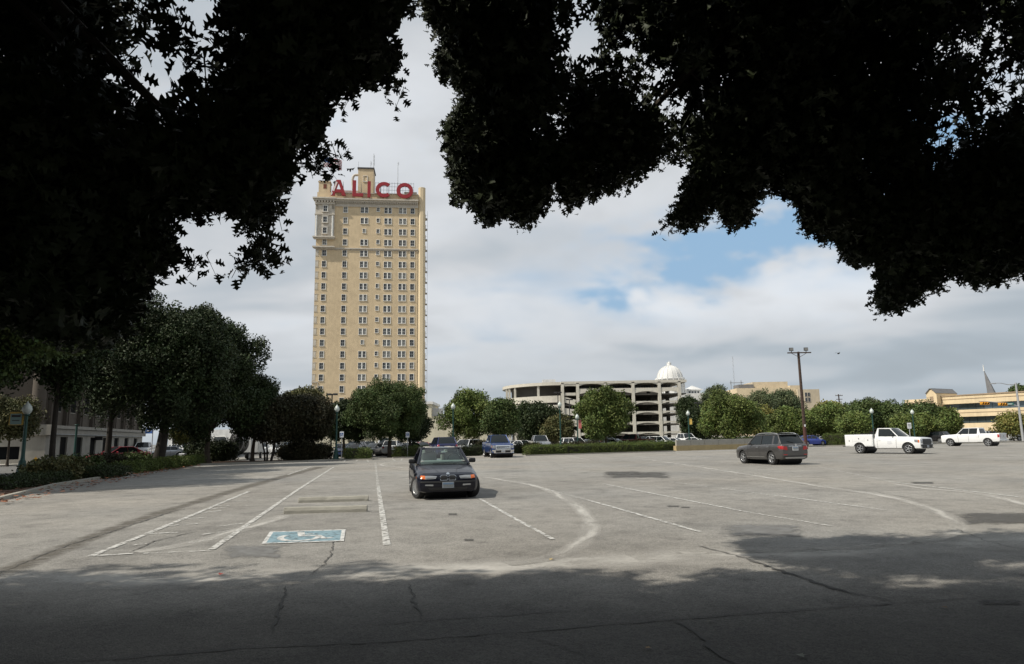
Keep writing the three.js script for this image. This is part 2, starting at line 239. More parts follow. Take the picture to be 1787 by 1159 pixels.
for (const [a, b, c, d] of [[605, 802, 600, 806], [625, 801, 622, 805], [640, 801, 643, 806], [684, 801, 690, 805], [702, 801, 700, 804], [990, 796, 1030, 803], [1085, 793, 1130, 799], [1180, 792, 1240, 800]]) line([[a, b], [c, d]], 0.11, M.white);
const dustArc = (l, w, seed) => struct('pale_tyre_arc', (() => { const g = ribbon(gp(l), w, 0.008, 0.25, seed, true), u = g.attributes.uv; for (let i = 0; i < u.count; i++) u.setX(i, u.getX(i) * 0.12); return g; })(), M.dust);
dustArc([[846, 833], [931, 848], [992, 874], [1022, 899], [1032, 920], [1022, 941], [992, 962], [950, 977], [882, 985]], 0.42, 3);
dustArc([[1130, 802], [1205, 813], [1308, 829], [1418, 847], [1552, 868], [1625, 889], [1667, 908], [1676, 917], [1667, 932], [1625, 944], [1491, 956], [1339, 962], [1180, 966]], 0.40, 5);
dustArc([[1560, 845], [1612, 853], [1685, 859], [1787, 880], [1900, 915]], 0.4, 7);
dustArc([[500, 900], [420, 925], [330, 950], [240, 965]], 0.5, 9);  dustArc([[-40, 1010], [180, 1014], [480, 1003], [800, 994], [1150, 975], [1480, 962], [1850, 940]], 1.5, 15);
 dustArc([[720, 818], [665, 812], [700, 805], [790, 806]], 0.5, 18);
// tar seam along the drive lane on the left, cracks, patches, spots
struct('tar_seam', ribbon(gp([[-60, 1035], [0, 1003], [100, 962], [220, 915], [330, 880], [420, 853], [480, 836], [560, 815]]), (t) => 0.5 + 0.5 * t, 0.004, 0.5, 8, true), M.seam);
function crack(l, w, seed) { const pts = gp(l), out = [], r = rng(seed); for (let i = 0; i < pts.length - 1; i++) { const n = Math.max(3, Math.ceil(pts[i].distanceTo(pts[i + 1]) / 0.12)); for (let k = 0; k < n; k++) { const p = pts[i].clone().lerp(pts[i + 1], k / n), d = pts[i + 1].clone().sub(pts[i]).normalize(), s = (r() - 0.5) * 0.05; p.x += -d.z * s; p.z += d.x * s; out.push(p); } } out.push(pts[pts.length - 1]); return struct('asphalt_crack', ribbon(out, (t) => w * 0.62 * (0.5 + 0.9 * r()) * (0.35 + Math.min(1, 6 * t, 6 * (1 - t))), 0.010, 0.6, seed), M.crack); }
crack([[0, 1000], [60, 975], [120, 952], [220, 920], [300, 893], [350, 884]], 0.035, 1); crack([[1210, 951], [1300, 975], [1400, 1010], [1480, 1035], [1560, 1050]], 0.05, 2);
crack([[-30, 1160], [200, 1152], [420, 1132], [650, 1122], [850, 1108], [1050, 1092], [1300, 1072], [1500, 1058], [1800, 1038]], 0.022, 3); crack([[1180, 1085], [1225, 1115], [1255, 1142], [1290, 1165]], 0.04, 4);
crack([[500, 1025], [492, 1055], [482, 1080], [475, 1105]], 0.03, 5); crack([[712, 1020], [725, 1055], [735, 1082]], 0.022, 6); crack([[640, 1092], [760, 1082], [880, 1075], [1000, 1066]], 0.018, 7); crack([[582, 935], [578, 965], [566, 985], [540, 1005]], 0.025, 8);
crack([[342, 928], [270, 945], [225, 965]], 0.03, 11); crack([[664, 882], [720, 883], [790, 885]], 0.03, 12); crack([[1510, 855], [1600, 872], [1787, 880]], 0.02, 13); crack([[860, 1105], [950, 1120], [1050, 1150]], 0.012, 14); crack([[1660, 920], [1720, 945], [1787, 960]], 0.02, 15);
function blot(cx, cy, rx, ry, mat, seed, name = 'dark_patch') {
  const c = G(cx, cy), e = G(cx + rx, cy), f = G(cx, cy + ry), g = new THREE.PlaneGeometry(2, 2, 1, 1).rotateX(-Math.PI / 2); g.applyMatrix4(new THREE.Matrix4().makeBasis(e.clone().sub(c), UPV, f.clone().sub(c)).setPosition(c.x, 0.006 + (seed % 5) * 0.0004, c.z)); const n = g.attributes.normal; for (let i = 0; i < n.count; i++) n.setXYZ(i, 0, 1, 0); return struct(name, g, mat);
}
blot(1112, 829, 60, 6, M.darkPatch, 1); blot(1085, 826, 34, 3.5, M.darkPatch, 2); blot(1330, 926, 75, 12, M.greyPatch, 3, 'asphalt_patch'); blot(1610, 843, 22, 2, M.darkPatch, 4); blot(790, 898, 9, 2, M.darkPatch, 5); blot(1175, 884, 12, 1.6, M.darkPatch, 6); blot(1196, 886, 9, 1.3, M.darkPatch, 7); blot(440, 963, 55, 13, M.greyPatch, 8, 'asphalt_patch'); blot(1750, 905, 90, 12, M.darkPatch, 9); blot(1745, 1052, 40, 5, M.darkPatch, 22); blot(818, 943, 10, 2, M.darkPatch, 24);  // soft-edged dark and grey patches lying on the asphalt
// the blue accessible-parking square
{
  const a = G(471, 929), b = G(603, 925), c = G(600, 945.5), d = G(456, 950.5), q = (u, v) => { const t = a.clone().lerp(b, u), s = d.clone().lerp(c, u); return t.lerp(s, v); };     // u right, v towards the camera
  const sheet = (l, y) => { const s = new THREE.Shape(l.map(([u, v]) => { const p = q(u, v); return new THREE.Vector2(p.x, -p.z); })), g = new THREE.ShapeGeometry(s).rotateX(-Math.PI / 2).translate(0, y, 0); return flatUV(g); };
  const em = thing('accessible_parking_marking', 'faded blue painted square with white wheelchair symbol on the asphalt', 'road marking', V(0, 0, 0));
  mesh('blue_field', sheet([[0.05, 0.06], [0.95, 0.06], [0.95, 0.94], [0.05, 0.94]], 0.012), M.bluePaint, em);
  const bd = new MB(); for (const l of [[[0, 0], [1, 0], [1, 0.06], [0, 0.06]], [[0, 0.94], [1, 0.94], [1, 1], [0, 1]], [[0, 0.06], [0.05, 0.06], [0.05, 0.94], [0, 0.94]], [[0.95, 0.06], [1, 0.06], [1, 0.94], [0.95, 0.94]]]) bd.add(sheet(l, 0.0125)); bd.build('white_border', M.whiteSolid, em);
  const sy = new MB(), rb = (l, w) => { const g = ribbon(l.map(([u, v]) => q(u, v)), w, 0.017, 0.1, 3); sy.add(flatUV(g)); }, arc = []; for (let i = 0; i <= 20; i++) { const t = (0.02 + i / 20 * 0.80) * Math.PI * 1.55 - 0.15; arc.push([0.43 + 0.24 * Math.cos(t), 0.60 + 0.28 * Math.sin(t)]); }
  rb(arc, 0.11); rb([[0.42, 0.2], [0.45, 0.52]], 0.12); rb([[0.43, 0.36], [0.60, 0.36]], 0.08); rb([[0.44, 0.5], [0.66, 0.5]], 0.11); rb([[0.65, 0.48], [0.76, 0.78]], 0.1); rb([[0.74, 0.77], [0.85, 0.70]], 0.09); sy.build('wheelchair_symbol', M.whiteSolid, em);
  const hd = q(0.40, 0.14); mesh('symbol_head', flatUV(new THREE.CircleGeometry(0.075, 16).rotateX(-Math.PI / 2).translate(hd.x, 0.0175, hd.z)), M.white, em);
}
// concrete wheel stops
function wheelStop(a, b, label) {
  const A = G(...a), B = G(...b), L = A.distanceTo(B), o = thing('wheel_stop', label, 'wheel stop', A.clone().lerp(B, 0.5), Math.atan2(-(B.z - A.z), B.x - A.x), 'concrete wheel stops');
  const s = new THREE.Shape([[-0.085, 0], [0.085, 0], [0.08, 0.06], [0.052, 0.118], [0.03, 0.13], [-0.03, 0.13], [-0.052, 0.118], [-0.08, 0.06]].map((p) => new THREE.Vector2(...p)));
  const g = new THREE.ExtrudeGeometry(s, { depth: L - 0.03, steps: 24, bevelEnabled: true, bevelSize: 0.012, bevelThickness: 0.015, bevelSegments: 2 }).translate(0, 0, -L / 2 + 0.015).rotateY(Math.PI / 2), p = g.attributes.position;
  for (let i = 0; i < p.count; i++) { const n = fbm(p.getX(i) * 6, p.getY(i) * 12 + p.getZ(i) * 9, 3, 0, L * 100) - 0.5; if (p.getY(i) > 0.02) p.setY(i, p.getY(i) + n * 0.022); p.setZ(i, p.getZ(i) + n * 0.016); }
  g.computeVertexNormals(); mesh('bar', g, Mat(0.36, 0.345, 0.295, 0.95, 0, { map: T.stone, bumpMap: T.asphaltBump, bumpScale: 0.006 }), o);
  for (const x of [-0.32, 0.32]) mesh('anchor_pin', new THREE.CylinderGeometry(0.014, 0.014, 0.02, 8).translate(x * L, 0.138, 0), M.steel, o);
}
wheelStop([521, 877.5], [643, 874], 'weathered concrete wheel stop, farther and shorter of the two beside the dark sedan');
wheelStop([496, 896.5], [641, 892.5], 'weathered concrete wheel stop, nearer of the two, above the blue painted square');

// street, median bed and kerbs on the left; kerbs and walk beyond the lot
const slab = (name, pts, y0, y1, mat) => { const s = new THREE.Shape(pts.map((p) => new THREE.Vector2(p.x, -p.z))), g = new THREE.ExtrudeGeometry(s, { depth: y1 - y0, bevelEnabled: false }).rotateX(-Math.PI / 2).translate(0, y0, 0); return struct(name, g, mat); };
const mA = V(-14.6, 0, -19.5), mB = V(-18.7, 0, -28.4), mC = V(-24.6, 0, -53), mD = V(-17.2, 0, -57.5), mE = V(-16.2, 0, -60.5);
slab('street', [V(-100, 0, 20), V(-23.5, 0, 20), V(-24.3, 0, -28), V(-31, 0, -66), V(-33, 0, -140), V(-100, 0, -140)], -0.1, 0.004, M.street);
slab('planting_bed', [V(-13, 0, -15), mB, V(-22.3, 0, -42), mC, mD, mE, V(-20, 0, -63), V(-30, 0, -63), V(-24.5, 0, -28), V(-21, 0, -15)], -0.05, 0.05, M.mulch);
const kerb = (l, w = 0.16, h = 0.13, mat = M.curb) => { const b = new MB(); for (let i = 0; i < l.length - 1; i++) b.beam(l[i].clone().setY(h / 2), l[i + 1].clone().setY(h / 2), w, h); return struct('kerb', b.geo(), mat); };
kerb([V(-13, 0, -15), mB, V(-22.3, 0, -42), mC, mD, mE], 0.16, 0.12); kerb([V(-24.45, 0, -15), V(-24.5, 0, -28), V(-30.6, 0, -63)], 0.15, 0.12);
slab('pavement', [V(-44, 0, -40), V(-43, 0, -60), V(-49, 0, -98), V(-62, 0, -98), V(-70, 0, -55), V(-62, 0, -36)], -0.05, 0.13, M.concrete);
// ---------------------------------------------------------------- the tower
function frameAt(origin, turn) {                      // local x along a facade, local z out of it; on(px, py) = where that pixel meets the facade
  const ex = V(Math.cos(turn), 0, -Math.sin(turn)), n = V(Math.sin(turn), 0, Math.cos(turn)), cam = V(0, EYE, 0);
  return { ex, n, origin, turn, on(px, py, out = 0) { const d = ray(px, py), o = origin.clone().addScaledVector(n, out), t = o.clone().sub(cam).dot(n) / d.dot(n), p = cam.clone().addScaledVector(d, t).sub(o); return [p.dot(ex), p.y + o.y]; } };
}
{
  const o0 = Z(549.8, 470, 213); o0.y = 0;
  const F = frameAt(o0, 0.115), on = F.on, W = on(729, 470)[0], DEP = 22;
  const tw = thing('office_tower', 'tall tan brick office tower with white windows and an ornate stone corner bay', 'office tower', o0, F.turn);
  const ledge = on(600, 349)[1], top = ledge + 2.5;
  // windows: measured columns and rows
  const rows = []; const y0 = on(602, 366)[1], y1 = on(595, 662)[1]; for (let k = 0; k < 20; k++) rows.push(y0 - k * (y0 - y1) / 15.15);
  const fx = [565.3, 601, 634.5, 658.8, 676.2, 702, 719.5].map((p) => on(p, 462)[0]);
  const kinds = ['single', 'single', 'double', 'small', 'double', 'double', 'single'];
  const size = { single: [1.42, 2.05], double: [2.42, 2.05], small: [1.08, 1.4] };
  const frameGeo = {}, paneGeo = {};
  for (const k in size) {
    const [w, h] = size[k], f = new MB(), p = new MB(), t = 0.09;
    f.box(w + 0.1, 0.1, 0.5, 0, h / 2, -0.13); f.box(w + 0.2, 0.15, 0.56, 0, -h / 2, -0.1); f.box(t, h - 0.15, 0.5, -w / 2 + 0.02, 0, -0.13); f.box(t + 0.08, h - 0.15, 0.5, w / 2 - 0.04, 0, -0.13);
    const leaves = k === 'double' ? [[-w / 4 - 0.04, w / 2 - 0.36], [w / 4 + 0.02, w / 2 - 0.36]] : [[0, w - 0.22]];
    if (k === 'double') f.box(0.36, h - 0.15, 0.46, 0, 0, -0.13);
    for (const [x, lw] of leaves) { f.box(lw, 0.07, 0.06, x, 0.05, -0.2); f.box(0.045, h - 0.15, 0.07, x, 0, -0.22); p.quad(V(x - lw / 2, -h / 2 + 0.07, -0.26), V(x + lw / 2, -h / 2 + 0.07, -0.26), V(x + lw / 2, h / 2 - 0.07, -0.26), V(x - lw / 2, h / 2 - 0.07, -0.26)); }
    frameGeo[k] = f.geo(); paneGeo[k] = p.geo();
  }
  const wall = new THREE.Shape([[0, 0], [W, 0], [W, top], [0, top]].map((p) => new THREE.Vector2(...p))), R = rng(41), pm = [M.pane, M.pane, M.pane, M.pane2, M.pane3];
  rows.forEach((y, r) => fx.forEach((x, c) => {
    if (c === 0 && r < 3) return;
    let k = kinds[c]; if (c === 2 && (r === 2 || r === 12)) k = 'small';
    const yy = y + (k === 'small' ? 0.25 : 0) - (c > 3 ? 0.0 : 0), [w, h] = size[k];
    const hole = new THREE.Path([[x - w / 2, yy - h / 2], [x - w / 2, yy + h / 2], [x + w / 2, yy + h / 2], [x + w / 2, yy - h / 2]].map((p) => new THREE.Vector2(...p))); wall.holes.push(hole);
    const win = mesh('window', frameGeo[k], M.winWhite, tw); win.position.set(x, yy, 0); mesh('pane', paneGeo[k], pm[Math.floor(R() * pm.length)], win);
  }));
  const g = new THREE.ShapeGeometry(wall); mesh('front_wall', g, M.tan, tw);
  const sd = new MB(); sd.quad(V(0, 0, -DEP), V(0, 0, 0), V(0, top, 0), V(0, top, -DEP)); sd.quad(V(W, 0, 0), V(W, 0, -DEP), V(W, top, -DEP), V(W, top, 0)); sd.quad(V(W, 0, -DEP), V(0, 0, -DEP), V(0, top, -DEP), V(W, top, -DEP)); sd.build('side_wall', M.tan, tw);
  new MB().quad(V(0.3, ledge + 1.2, -0.3), V(W, ledge + 1.2, -0.3), V(W, ledge + 1.2, -DEP), V(0.3, ledge + 1.2, -DEP)).build('roof', M.roofDark, tw);
  new MB().quad(V(0, 0, -0.4), V(W, 0, -0.4), V(W, top - 3, -0.4), V(0, top - 3, -0.4)).build('inner_wall', M.black, tw);
  // main cornice, frieze, dentils and belt courses
  const bayR = on(583.5, 400)[0], c = new MB();
  c.box(W - bayR + 0.2, 0.45, 1.5, (W + bayR) / 2, ledge, 0.6); c.box(W - bayR, 0.5, 0.8, (W + bayR) / 2, ledge - 0.5, 0.38); c.box(W - bayR, 0.2, 0.4, (W + bayR) / 2, ledge - 2.2, 0.17); c.box(W - bayR, 0.3, 0.3, (W + bayR) / 2, top - 0.1, 0.12);
  c.build('cornice', M.lime, tw);
  const nD = 46; for (let i = 0; i < nD; i++) mesh('dentil', i ? tw.userData.d : (tw.userData.d = new MB().box(0.3, 0.42, 0.7, 0, 0, 0.33).geo()), M.lime, tw).position.set(bayR + 0.5 + i * (W - bayR - 0.8) / (nD - 1), ledge - 0.98, 0); delete tw.userData.d;
  const belt = on(640, 434.5)[1]; new MB().box(W, 0.38, 0.36, W / 2, belt, 0.16).box(W, 0.18, 0.2, W / 2, belt - 0.5, 0.08).build('belt_course', M.lime, tw);
  new MB().box(W - bayR, 1.5, 0.06, (W + bayR) / 2, ledge - 1.5, 0.02).build('frieze', M.lime, tw);
  // ornate corner bay
  const b = new MB(), bl = -0.35, br = bayR, bw = br - bl, yb = on(565, 415)[1], mid = (bl + br) / 2;
  b.box(bw, ledge - yb, 0.5, mid, (ledge + yb) / 2, 0.25); b.build('corner_bay', M.lime, tw);
  const bc = new MB(); bc.box(bw + 1.2, 0.5, 2.0, mid - 0.2, ledge + 0.05, 0.7); bc.box(bw + 0.8, 0.35, 1.6, mid - 0.15, ledge - 0.5, 0.6); bc.box(bw + 0.3, 0.7, 1.1, mid, ledge - 1.5, 0.4); bc.box(bw + 0.3, 0.3, 0.95, mid, (rows[0] + rows[1]) / 2 - 0.1, 0.4); bc.box(bw + 0.9, 0.45, 1.6, mid - 0.1, yb, 0.6); bc.box(bw + 0.5, 0.25, 1.1, mid, yb - 0.45, 0.45); bc.box(bw + 0.9, 0.42, 1.5, mid - 0.1, belt + 0.3, 0.5); bc.box(bw + 0.4, 0.24, 0.9, mid, belt - 0.1, 0.35);
  bc.build('bay_cornice', M.lime, tw);
  const bkt = new MB().box(0.4, 0.6, 1.1, 0, 0, 0.9).geo(); for (let i = 0; i < 7; i++) mesh('bracket', bkt, M.lime, tw).position.set(bl + 0.3 + i * (bw - 0.6) / 6, ledge - 0.95, 0);
  const col = new MB().cyl(0.27, 0.3, rows[1] - yb + 1.2, 0, 0, 0, 10).geo(); for (const x of [bl + 0.5, br - 0.5]) { mesh('column', col, M.whitePaint, tw).position.set(x, (rows[1] + yb) / 2 + 0.7, 0.72); mesh('recess_panel', new MB().box(0.62, 2.6, 0.1).geo(), M.limeDark, tw).position.set(x, yb + 2.0, 0.5); mesh('medallion', new MB().box(0.7, 1.3, 0.24).geo(), M.limeDark, tw).position.set(x, rows[0] + 0.6, 0.5); }
  for (let r = 0; r < 3; r++) { const win = mesh('window', frameGeo.single, M.winWhite, tw); win.position.set(mid + 0.15, rows[r], 0.82); mesh('pane', paneGeo.single, M.pane, win); const s = new MB(); s.box(2.1, 0.24, 0.5, mid + 0.15, rows[r] + 1.25, 0.65); s.box(2.1, 0.2, 0.6, mid + 0.15, rows[r] - 1.15, 0.7); s.box(0.34, 2.2, 0.3, mid - 0.72, rows[r], 0.6); s.box(0.34, 2.2, 0.3, mid + 1.02, rows[r], 0.6); s.build('window_surround', M.lime, tw); }
  // quoins at the left corner
  const qh = (y0 - y1) / 15.15, qg = new MB().box(1.15, 0.16, 0.1, 0.52, 0, 0.03).geo(), qg2 = new MB().box(0.95, 1.7, 0.06, 0.46, 0, 0.02).geo();
  for (let k = 4; k < 19; k++) { for (const dy of [-1.15, 1.0]) mesh('quoin_band', qg, M.lime, tw).position.set(0, rows[k] + dy + 0.1, 0); mesh('quoin', qg2, M.lime, tw).position.set(0, rows[k] + 0.02, 0); }
  const py = on(556, 667)[1]; new MB().box(0.2, 5, 0.2, 1.75, py - 2.5, 0.1).box(1.9, 0.3, 0.3, 0.8, py, 0.12).build('corner_panel', M.lime, tw);
  // corner block and low pale wall on the roof
  const A = on(555.5, 345), B = on(576, 317); const blk = new MB(); blk.box(B[0] - A[0], B[1] - top + 1.2, 3, (A[0] + B[0]) / 2, (B[1] + top - 1.2) / 2, -1.6); blk.box(B[0] - A[0] + 0.4, 0.3, 3.4, (A[0] + B[0]) / 2, B[1], -1.6); blk.build('corner_block', M.tan, tw);
  new MB().box(1.0, 1.5, 0.1, (A[0] + B[0]) / 2 + 0.2, on(565, 325)[1], -0.08).build('louvre', Mat(0.16, 0.05, 0.03, 0.8), tw);
  const C2 = on(576, 319), D2 = on(628, 322); new MB().box(D2[0] - C2[0], D2[1] - ledge - 1.3, 0.5, (C2[0] + D2[0]) / 2, (D2[1] + ledge + 1.3) / 2, -6).build('parapet_wall', Mat(0.56, 0.43, 0.38, 0.85, 0, { map: T.wall }), tw);
  // lift penthouse
  const P0 = on(624.5, 330, -5), P1 = on(652, 295, -5), pw = P1[0] - P0[0], pm0 = (P0[0] + P1[0]) / 2; const ph = new MB(); ph.box(pw, P1[1] - ledge - 1.2, 6, pm0, (P1[1] + ledge + 1.2) / 2, -8); ph.build('penthouse', M.tan, tw);
  new MB().box(pw + 0.5, 0.45, 6.5, pm0, P1[1] + 0.2, -8).build('penthouse_roof', M.roofDark, tw);
  { const w = mesh('window', frameGeo.single, M.winWhite, tw); const q = on(637.5, 312, -5); w.position.set(q[0], q[1], -4.95); mesh('pane', paneGeo.single, M.pane, w); }
  new MB().tube([V(P0[0] - 0.1, P1[1] - 1.9, -6), V(P0[0] - 1.3, P1[1] - 2.0, -6), V(P0[0] - 1.9, P1[1] - 3.2, -6), V(P0[0] - 1.7, P1[1] - 7, -6)], 0.42, 0.42, 10, 14).build('vent_pipe', M.lime, tw);
  // corner shaft: eight-sided, rises above the parapet
  const s1 = on(742, 470)[0], sr = (s1 - W) / 2 * 1.04, st = on(733, 328)[1]; const sh = new MB(); sh.cyl(sr, sr, st, W + sr * 0.98, st / 2, -sr * 0.55, 8, 0, Math.PI / 8); sh.g[0].computeVertexNormals(); sh.build('corner_shaft', M.tanLight, tw); new MB().sph(sr * 1.02, W + sr * 0.98, st, -sr * 0.55, 1, 0.35, 1, 8, 6).build('shaft_cap', M.lime, tw);
  // fire-escape balconies seen edge-on beyond the shaft
  const bal = new MB(); bal.box(1.0, 0.12, 2.4, 0.5, -0.9, 0); bal.box(0.06, 1.0, 2.4, 0.97, -0.4, 0); bal.box(1.0, 0.06, 0.06, 0.5, 0.1, 1.17); bal.box(0.06, 3.0, 0.06, 0.97, 0.9, -1.1); const bg = bal.geo(), wg = new MB().box(0.5, 1.9, 1.3, 0.15, 0.3, 0).geo();
  for (let k = 0; k < 19; k++) { mesh('fire_escape', bg, M.galv, tw).position.set(s1 - 0.35, rows[k] - 0.2, -5); mesh('side_window', wg, M.winWhite, tw).position.set(s1 - 0.35, rows[k], -7.5); }
  new MB().box(0.08, rows[0] - rows[18] + 3, 0.08, s1 + 0.6, (rows[0] + rows[18]) / 2, -6.2).build('standpipe', M.galv, tw);
  new MB().box(s1 - W - 0.4, st - 2, DEP - 3, (W + s1) / 2 - 0.2, st / 2 - 1, -DEP / 2 - 1.5).build('end_wall', M.tan, tw);
  // mechanical bits between letters and shaft
  new MB().box(4.2, 2.2, 4, W - 2.6, top + 0.4, -4).build('plant_room', M.limeDark, tw);
  const toW = (lx, ly, lz = 0) => o0.clone().addScaledVector(F.ex, lx).addScaledVector(F.n, lz).setY(ly);
  // rooftop sign
  const sg = thing('rooftop_sign', 'big red capital letters standing on a steel frame along the tower roof edge', 'rooftop sign', toW(0, 0, 0), F.turn);
  const LZ = 0.95, pts2 = (l) => l.map((p) => new THREE.Vector2(...p));
  const ringS = (h, t, a0, a1) => { const s = new THREE.Shape(), r = h / 2, n = 40, o = [], q = []; for (let i = 0; i <= n; i++) { const a = lerp(a0, a1, i / n); o.push([r * 1.03 * Math.cos(a), r * Math.sin(a)]); q.unshift([(r - t) * 1.03 * Math.cos(a), (r - t) * Math.sin(a)]); } s.setFromPoints(pts2([...o, ...q])); return s; };
  const glyph = {
    A: (h, w, t) => { const s = new THREE.Shape(pts2([[-w / 2, -h / 2], [-w / 2 + t * 1.12, -h / 2], [-w / 2 + t * 1.12 + (w / 2 - t * 1.12) * 0.20, -h * 0.30], [w / 2 - t * 1.12 - (w / 2 - t * 1.12) * 0.20, -h * 0.30], [w / 2 - t * 1.12, -h / 2], [w / 2, -h / 2], [t * 0.62, h / 2], [-t * 0.62, h / 2]])); s.holes.push(new THREE.Path(pts2([[-w * 0.155, -h * 0.11], [0, h * 0.30], [w * 0.155, -h * 0.11]]))); return s; },
    L: (h, w, t) => new THREE.Shape(pts2([[-w / 2, -h / 2], [w / 2, -h / 2], [w / 2, -h / 2 + t * 0.95], [-w / 2 + t, -h / 2 + t * 0.95], [-w / 2 + t, h / 2], [-w / 2, h / 2]])),
    I: (h, w) => new THREE.Shape(pts2([[-w / 2, -h / 2], [w / 2, -h / 2], [w / 2, h / 2], [-w / 2, h / 2]])),
    C: (h, w, t) => ringS(h, t, 0.80, Math.PI * 2 - 0.80), O: (h, w, t) => { const s = new THREE.Shape(); s.absellipse(0, 0, h / 2 * 1.03, h / 2, 0, Math.PI * 2); const q = new THREE.Path(); q.absellipse(0, 0, (h / 2 - t) * 1.03, h / 2 - t, 0, Math.PI * 2); s.holes.push(q); return s; },
  };
  const spec = [['A', 577.5, 604.3, 315.3, 341.6], ['L', 615.2, 634, 316.2, 343.2], ['I', 641.5, 647, 317.6, 344.8], ['C', 659.3, 681.5, 319, 344.8], ['O', 693.2, 719.6, 320.8, 346.4]];
  for (const [ch, xa, xb, ya, yb2] of spec) {
    const p = on(xa, yb2, LZ), q = on(xb, ya, LZ), w = q[0] - p[0], h = q[1] - p[1], t = 1.06, gg = new THREE.ExtrudeGeometry(glyph[ch](h, w, t), { depth: 0.55, bevelEnabled: true, bevelSize: 0.04, bevelThickness: 0.04, bevelSegments: 1, curveSegments: 40 });
    const m = mesh('letter', gg, M.red, sg); m.position.set((p[0] + q[0]) / 2, (p[1] + q[1]) / 2, LZ);
    if (ch === 'A') { const tube = new MB(); tube.box(0.5, h * 0.62, 0.06, -w * 0.22, 0.35, 0.62, 0, 0, -0.33); tube.box(0.34, h * 0.16, 0.06, -w * 0.43, -h * 0.40, 0.62, 0, 0, -0.33); tube.build('pale_patch', M.redPale, m); }
    const fr = new MB(); for (const s of [-0.3, 0.3]) fr.bar(V(s * w, -h / 2 - 0.1, 0.1), V(s * w, h / 2 - 0.4, 0.1), 0.06).bar(V(s * w, h / 2 - 1, 0), V(s * w, -h / 2, -2.2), 0.06); fr.build('strut', M.steel, m);
  }
  const fr = new MB(), ga = on(655, 343, -0.6), gb = on(722, 318, -0.6); for (let i = 0; i <= 14; i++) fr.box(0.08, gb[1] - ga[1] + 0.6, 0.08, lerp(ga[0], gb[0], i / 14), (ga[1] + gb[1]) / 2 - 0.5, -0.8); for (let i = 0; i < 5; i++) fr.box(gb[0] - ga[0], 0.07, 0.08, (ga[0] + gb[0]) / 2, lerp(ga[1], gb[1] - 0.5, i / 4), -0.86); fr.build('frame', M.steel, sg);
  // masts and flag
  const mast = (px, yA, yB, out, r, label, ants) => { const a = on(px, yA, out), c2 = on(px, yB, out), o = thing('roof_antenna', label, 'antenna', toW(a[0], a[1] - 2.5, out), F.turn), L = c2[1] - a[1] + 2.5; new MB().bar(V(0, 0, 0), V(0, L, 0), r, r * 0.5).build('mast', M.galv, o); const e = new MB(); for (const k of ants) e.box(0.5, 0.06, 0.06, 0, L * k, 0).box(0.12, 1.1, 0.12, 0.24, L * k, 0); if (ants.length) e.build('aerial', M.galv, o); };
  mast(652, 296, 268, -6, 0.16, 'tallest aerial beside the penthouse on the tower roof', [0.55, 0.7, 0.86]); mast(647, 294, 280, -9, 0.1, 'thin aerial on the middle of the penthouse roof', [0.8]); mast(625.5, 294, 282, -7, 0.09, 'short aerial at the left edge of the penthouse roof', []); mast(694, 336, 283, -5, 0.13, 'lone slim aerial rising behind the fourth red letter', [0.96]);
  const f0 = on(563.5, 317, -2), f1 = on(563.5, 272, -2), fl = thing('flagpole', 'white flagpole with red and white striped flag at the tower roof corner', 'flag', toW(f0[0], f0[1] - 0.3, -2), F.turn), FL = f1[1] - f0[1];
  new MB().bar(V(0, 0, 0), V(0, FL, 0), 0.12, 0.07).sph(0.18, 0, FL, 0).build('pole', M.whitePaint, fl);
  const fw = on(596, 285, -2)[0] - f0[0], fh = 3.4; for (let i = 0; i < 13; i++) { const g2 = new THREE.PlaneGeometry(fw, fh / 13, 24, 1).translate(fw / 2 + 0.1, FL - 0.2 - (i + 0.5) * fh / 13, 0), p = g2.attributes.position; for (let j = 0; j < p.count; j++) { const x = p.getX(j); p.setZ(j, Math.sin(x * 1.9) * 0.28); p.setY(j, p.getY(j) - x * x * 0.028 + Math.sin(x * 1.5) * 0.1); } g2.computeVertexNormals(); mesh('stripe', g2, i % 2 ? M.signWhite : M.red, fl); }
  const cg = new THREE.PlaneGeometry(fw * 0.4, fh * 7 / 13, 12, 1).translate(fw * 0.2 + 0.1, FL - 0.2 - fh * 3.5 / 13, 0.02), cp = cg.attributes.position; for (let j = 0; j < cp.count; j++) { const x = cp.getX(j); cp.setZ(j, Math.sin(x * 1.9) * 0.28 + 0.03); cp.setY(j, cp.getY(j) - x * x * 0.028 + Math.sin(x * 1.5) * 0.1); } cg.computeVertexNormals(); mesh('canton', cg, M.signBlue, fl);
}
// ---------------------------------------------------------------- low pale building in front of the tower
{
  const D = 135, a = at(420, D), b = at(880, D), o = thing('low_building', 'long plain beige building behind the trees below the tower', 'building', V(a.x, 0, -D)), W = b.x - a.x;
  const hx = Z(600, 707, D).y; new MB().box(W, 5.6, 14, W / 2, 2.8, -7).build('wall', M.beigeWall, o); const xa = at(574, D).x - a.x, xb = at(752, D).x - a.x;
  new MB().box(xb - xa, hx - 5.6, 13, (xa + xb) / 2, (hx + 5.6) / 2, -7.2).build('upper_wall', M.beigeWall, o); new MB().box(xb - xa + 0.6, 0.5, 13.6, (xa + xb) / 2, hx + 0.2, -7.2).build('parapet', M.whitePaint, o);
  new MB().box(4, 0.8, 3, xa + 6, hx + 0.8, -4).build('roof_unit', M.steel, o);
  const la = at(750, D).x - a.x, lb = at(766, D).x - a.x, y = Z(757, 712, D).y, lv = new MB().box(lb - la, 1.6, 6, (lb + la) / 2, y - 0.8, -5); lv.build('louvre_box', M.galv, o); for (let i = 0; i < 8; i++) mesh('louvre', new MB().box(0.1, 1.5, 0.1).geo(), M.whitePaint, o).position.set(la + 0.1 + i * (lb - la - 0.2) / 7, y - 0.8, -1.93); new MB().box(lb - la + 1, y - 1.6, 7, (lb + la) / 2, (y - 1.6) / 2, -5).build('annex_wall', M.beigeWall, o);
}
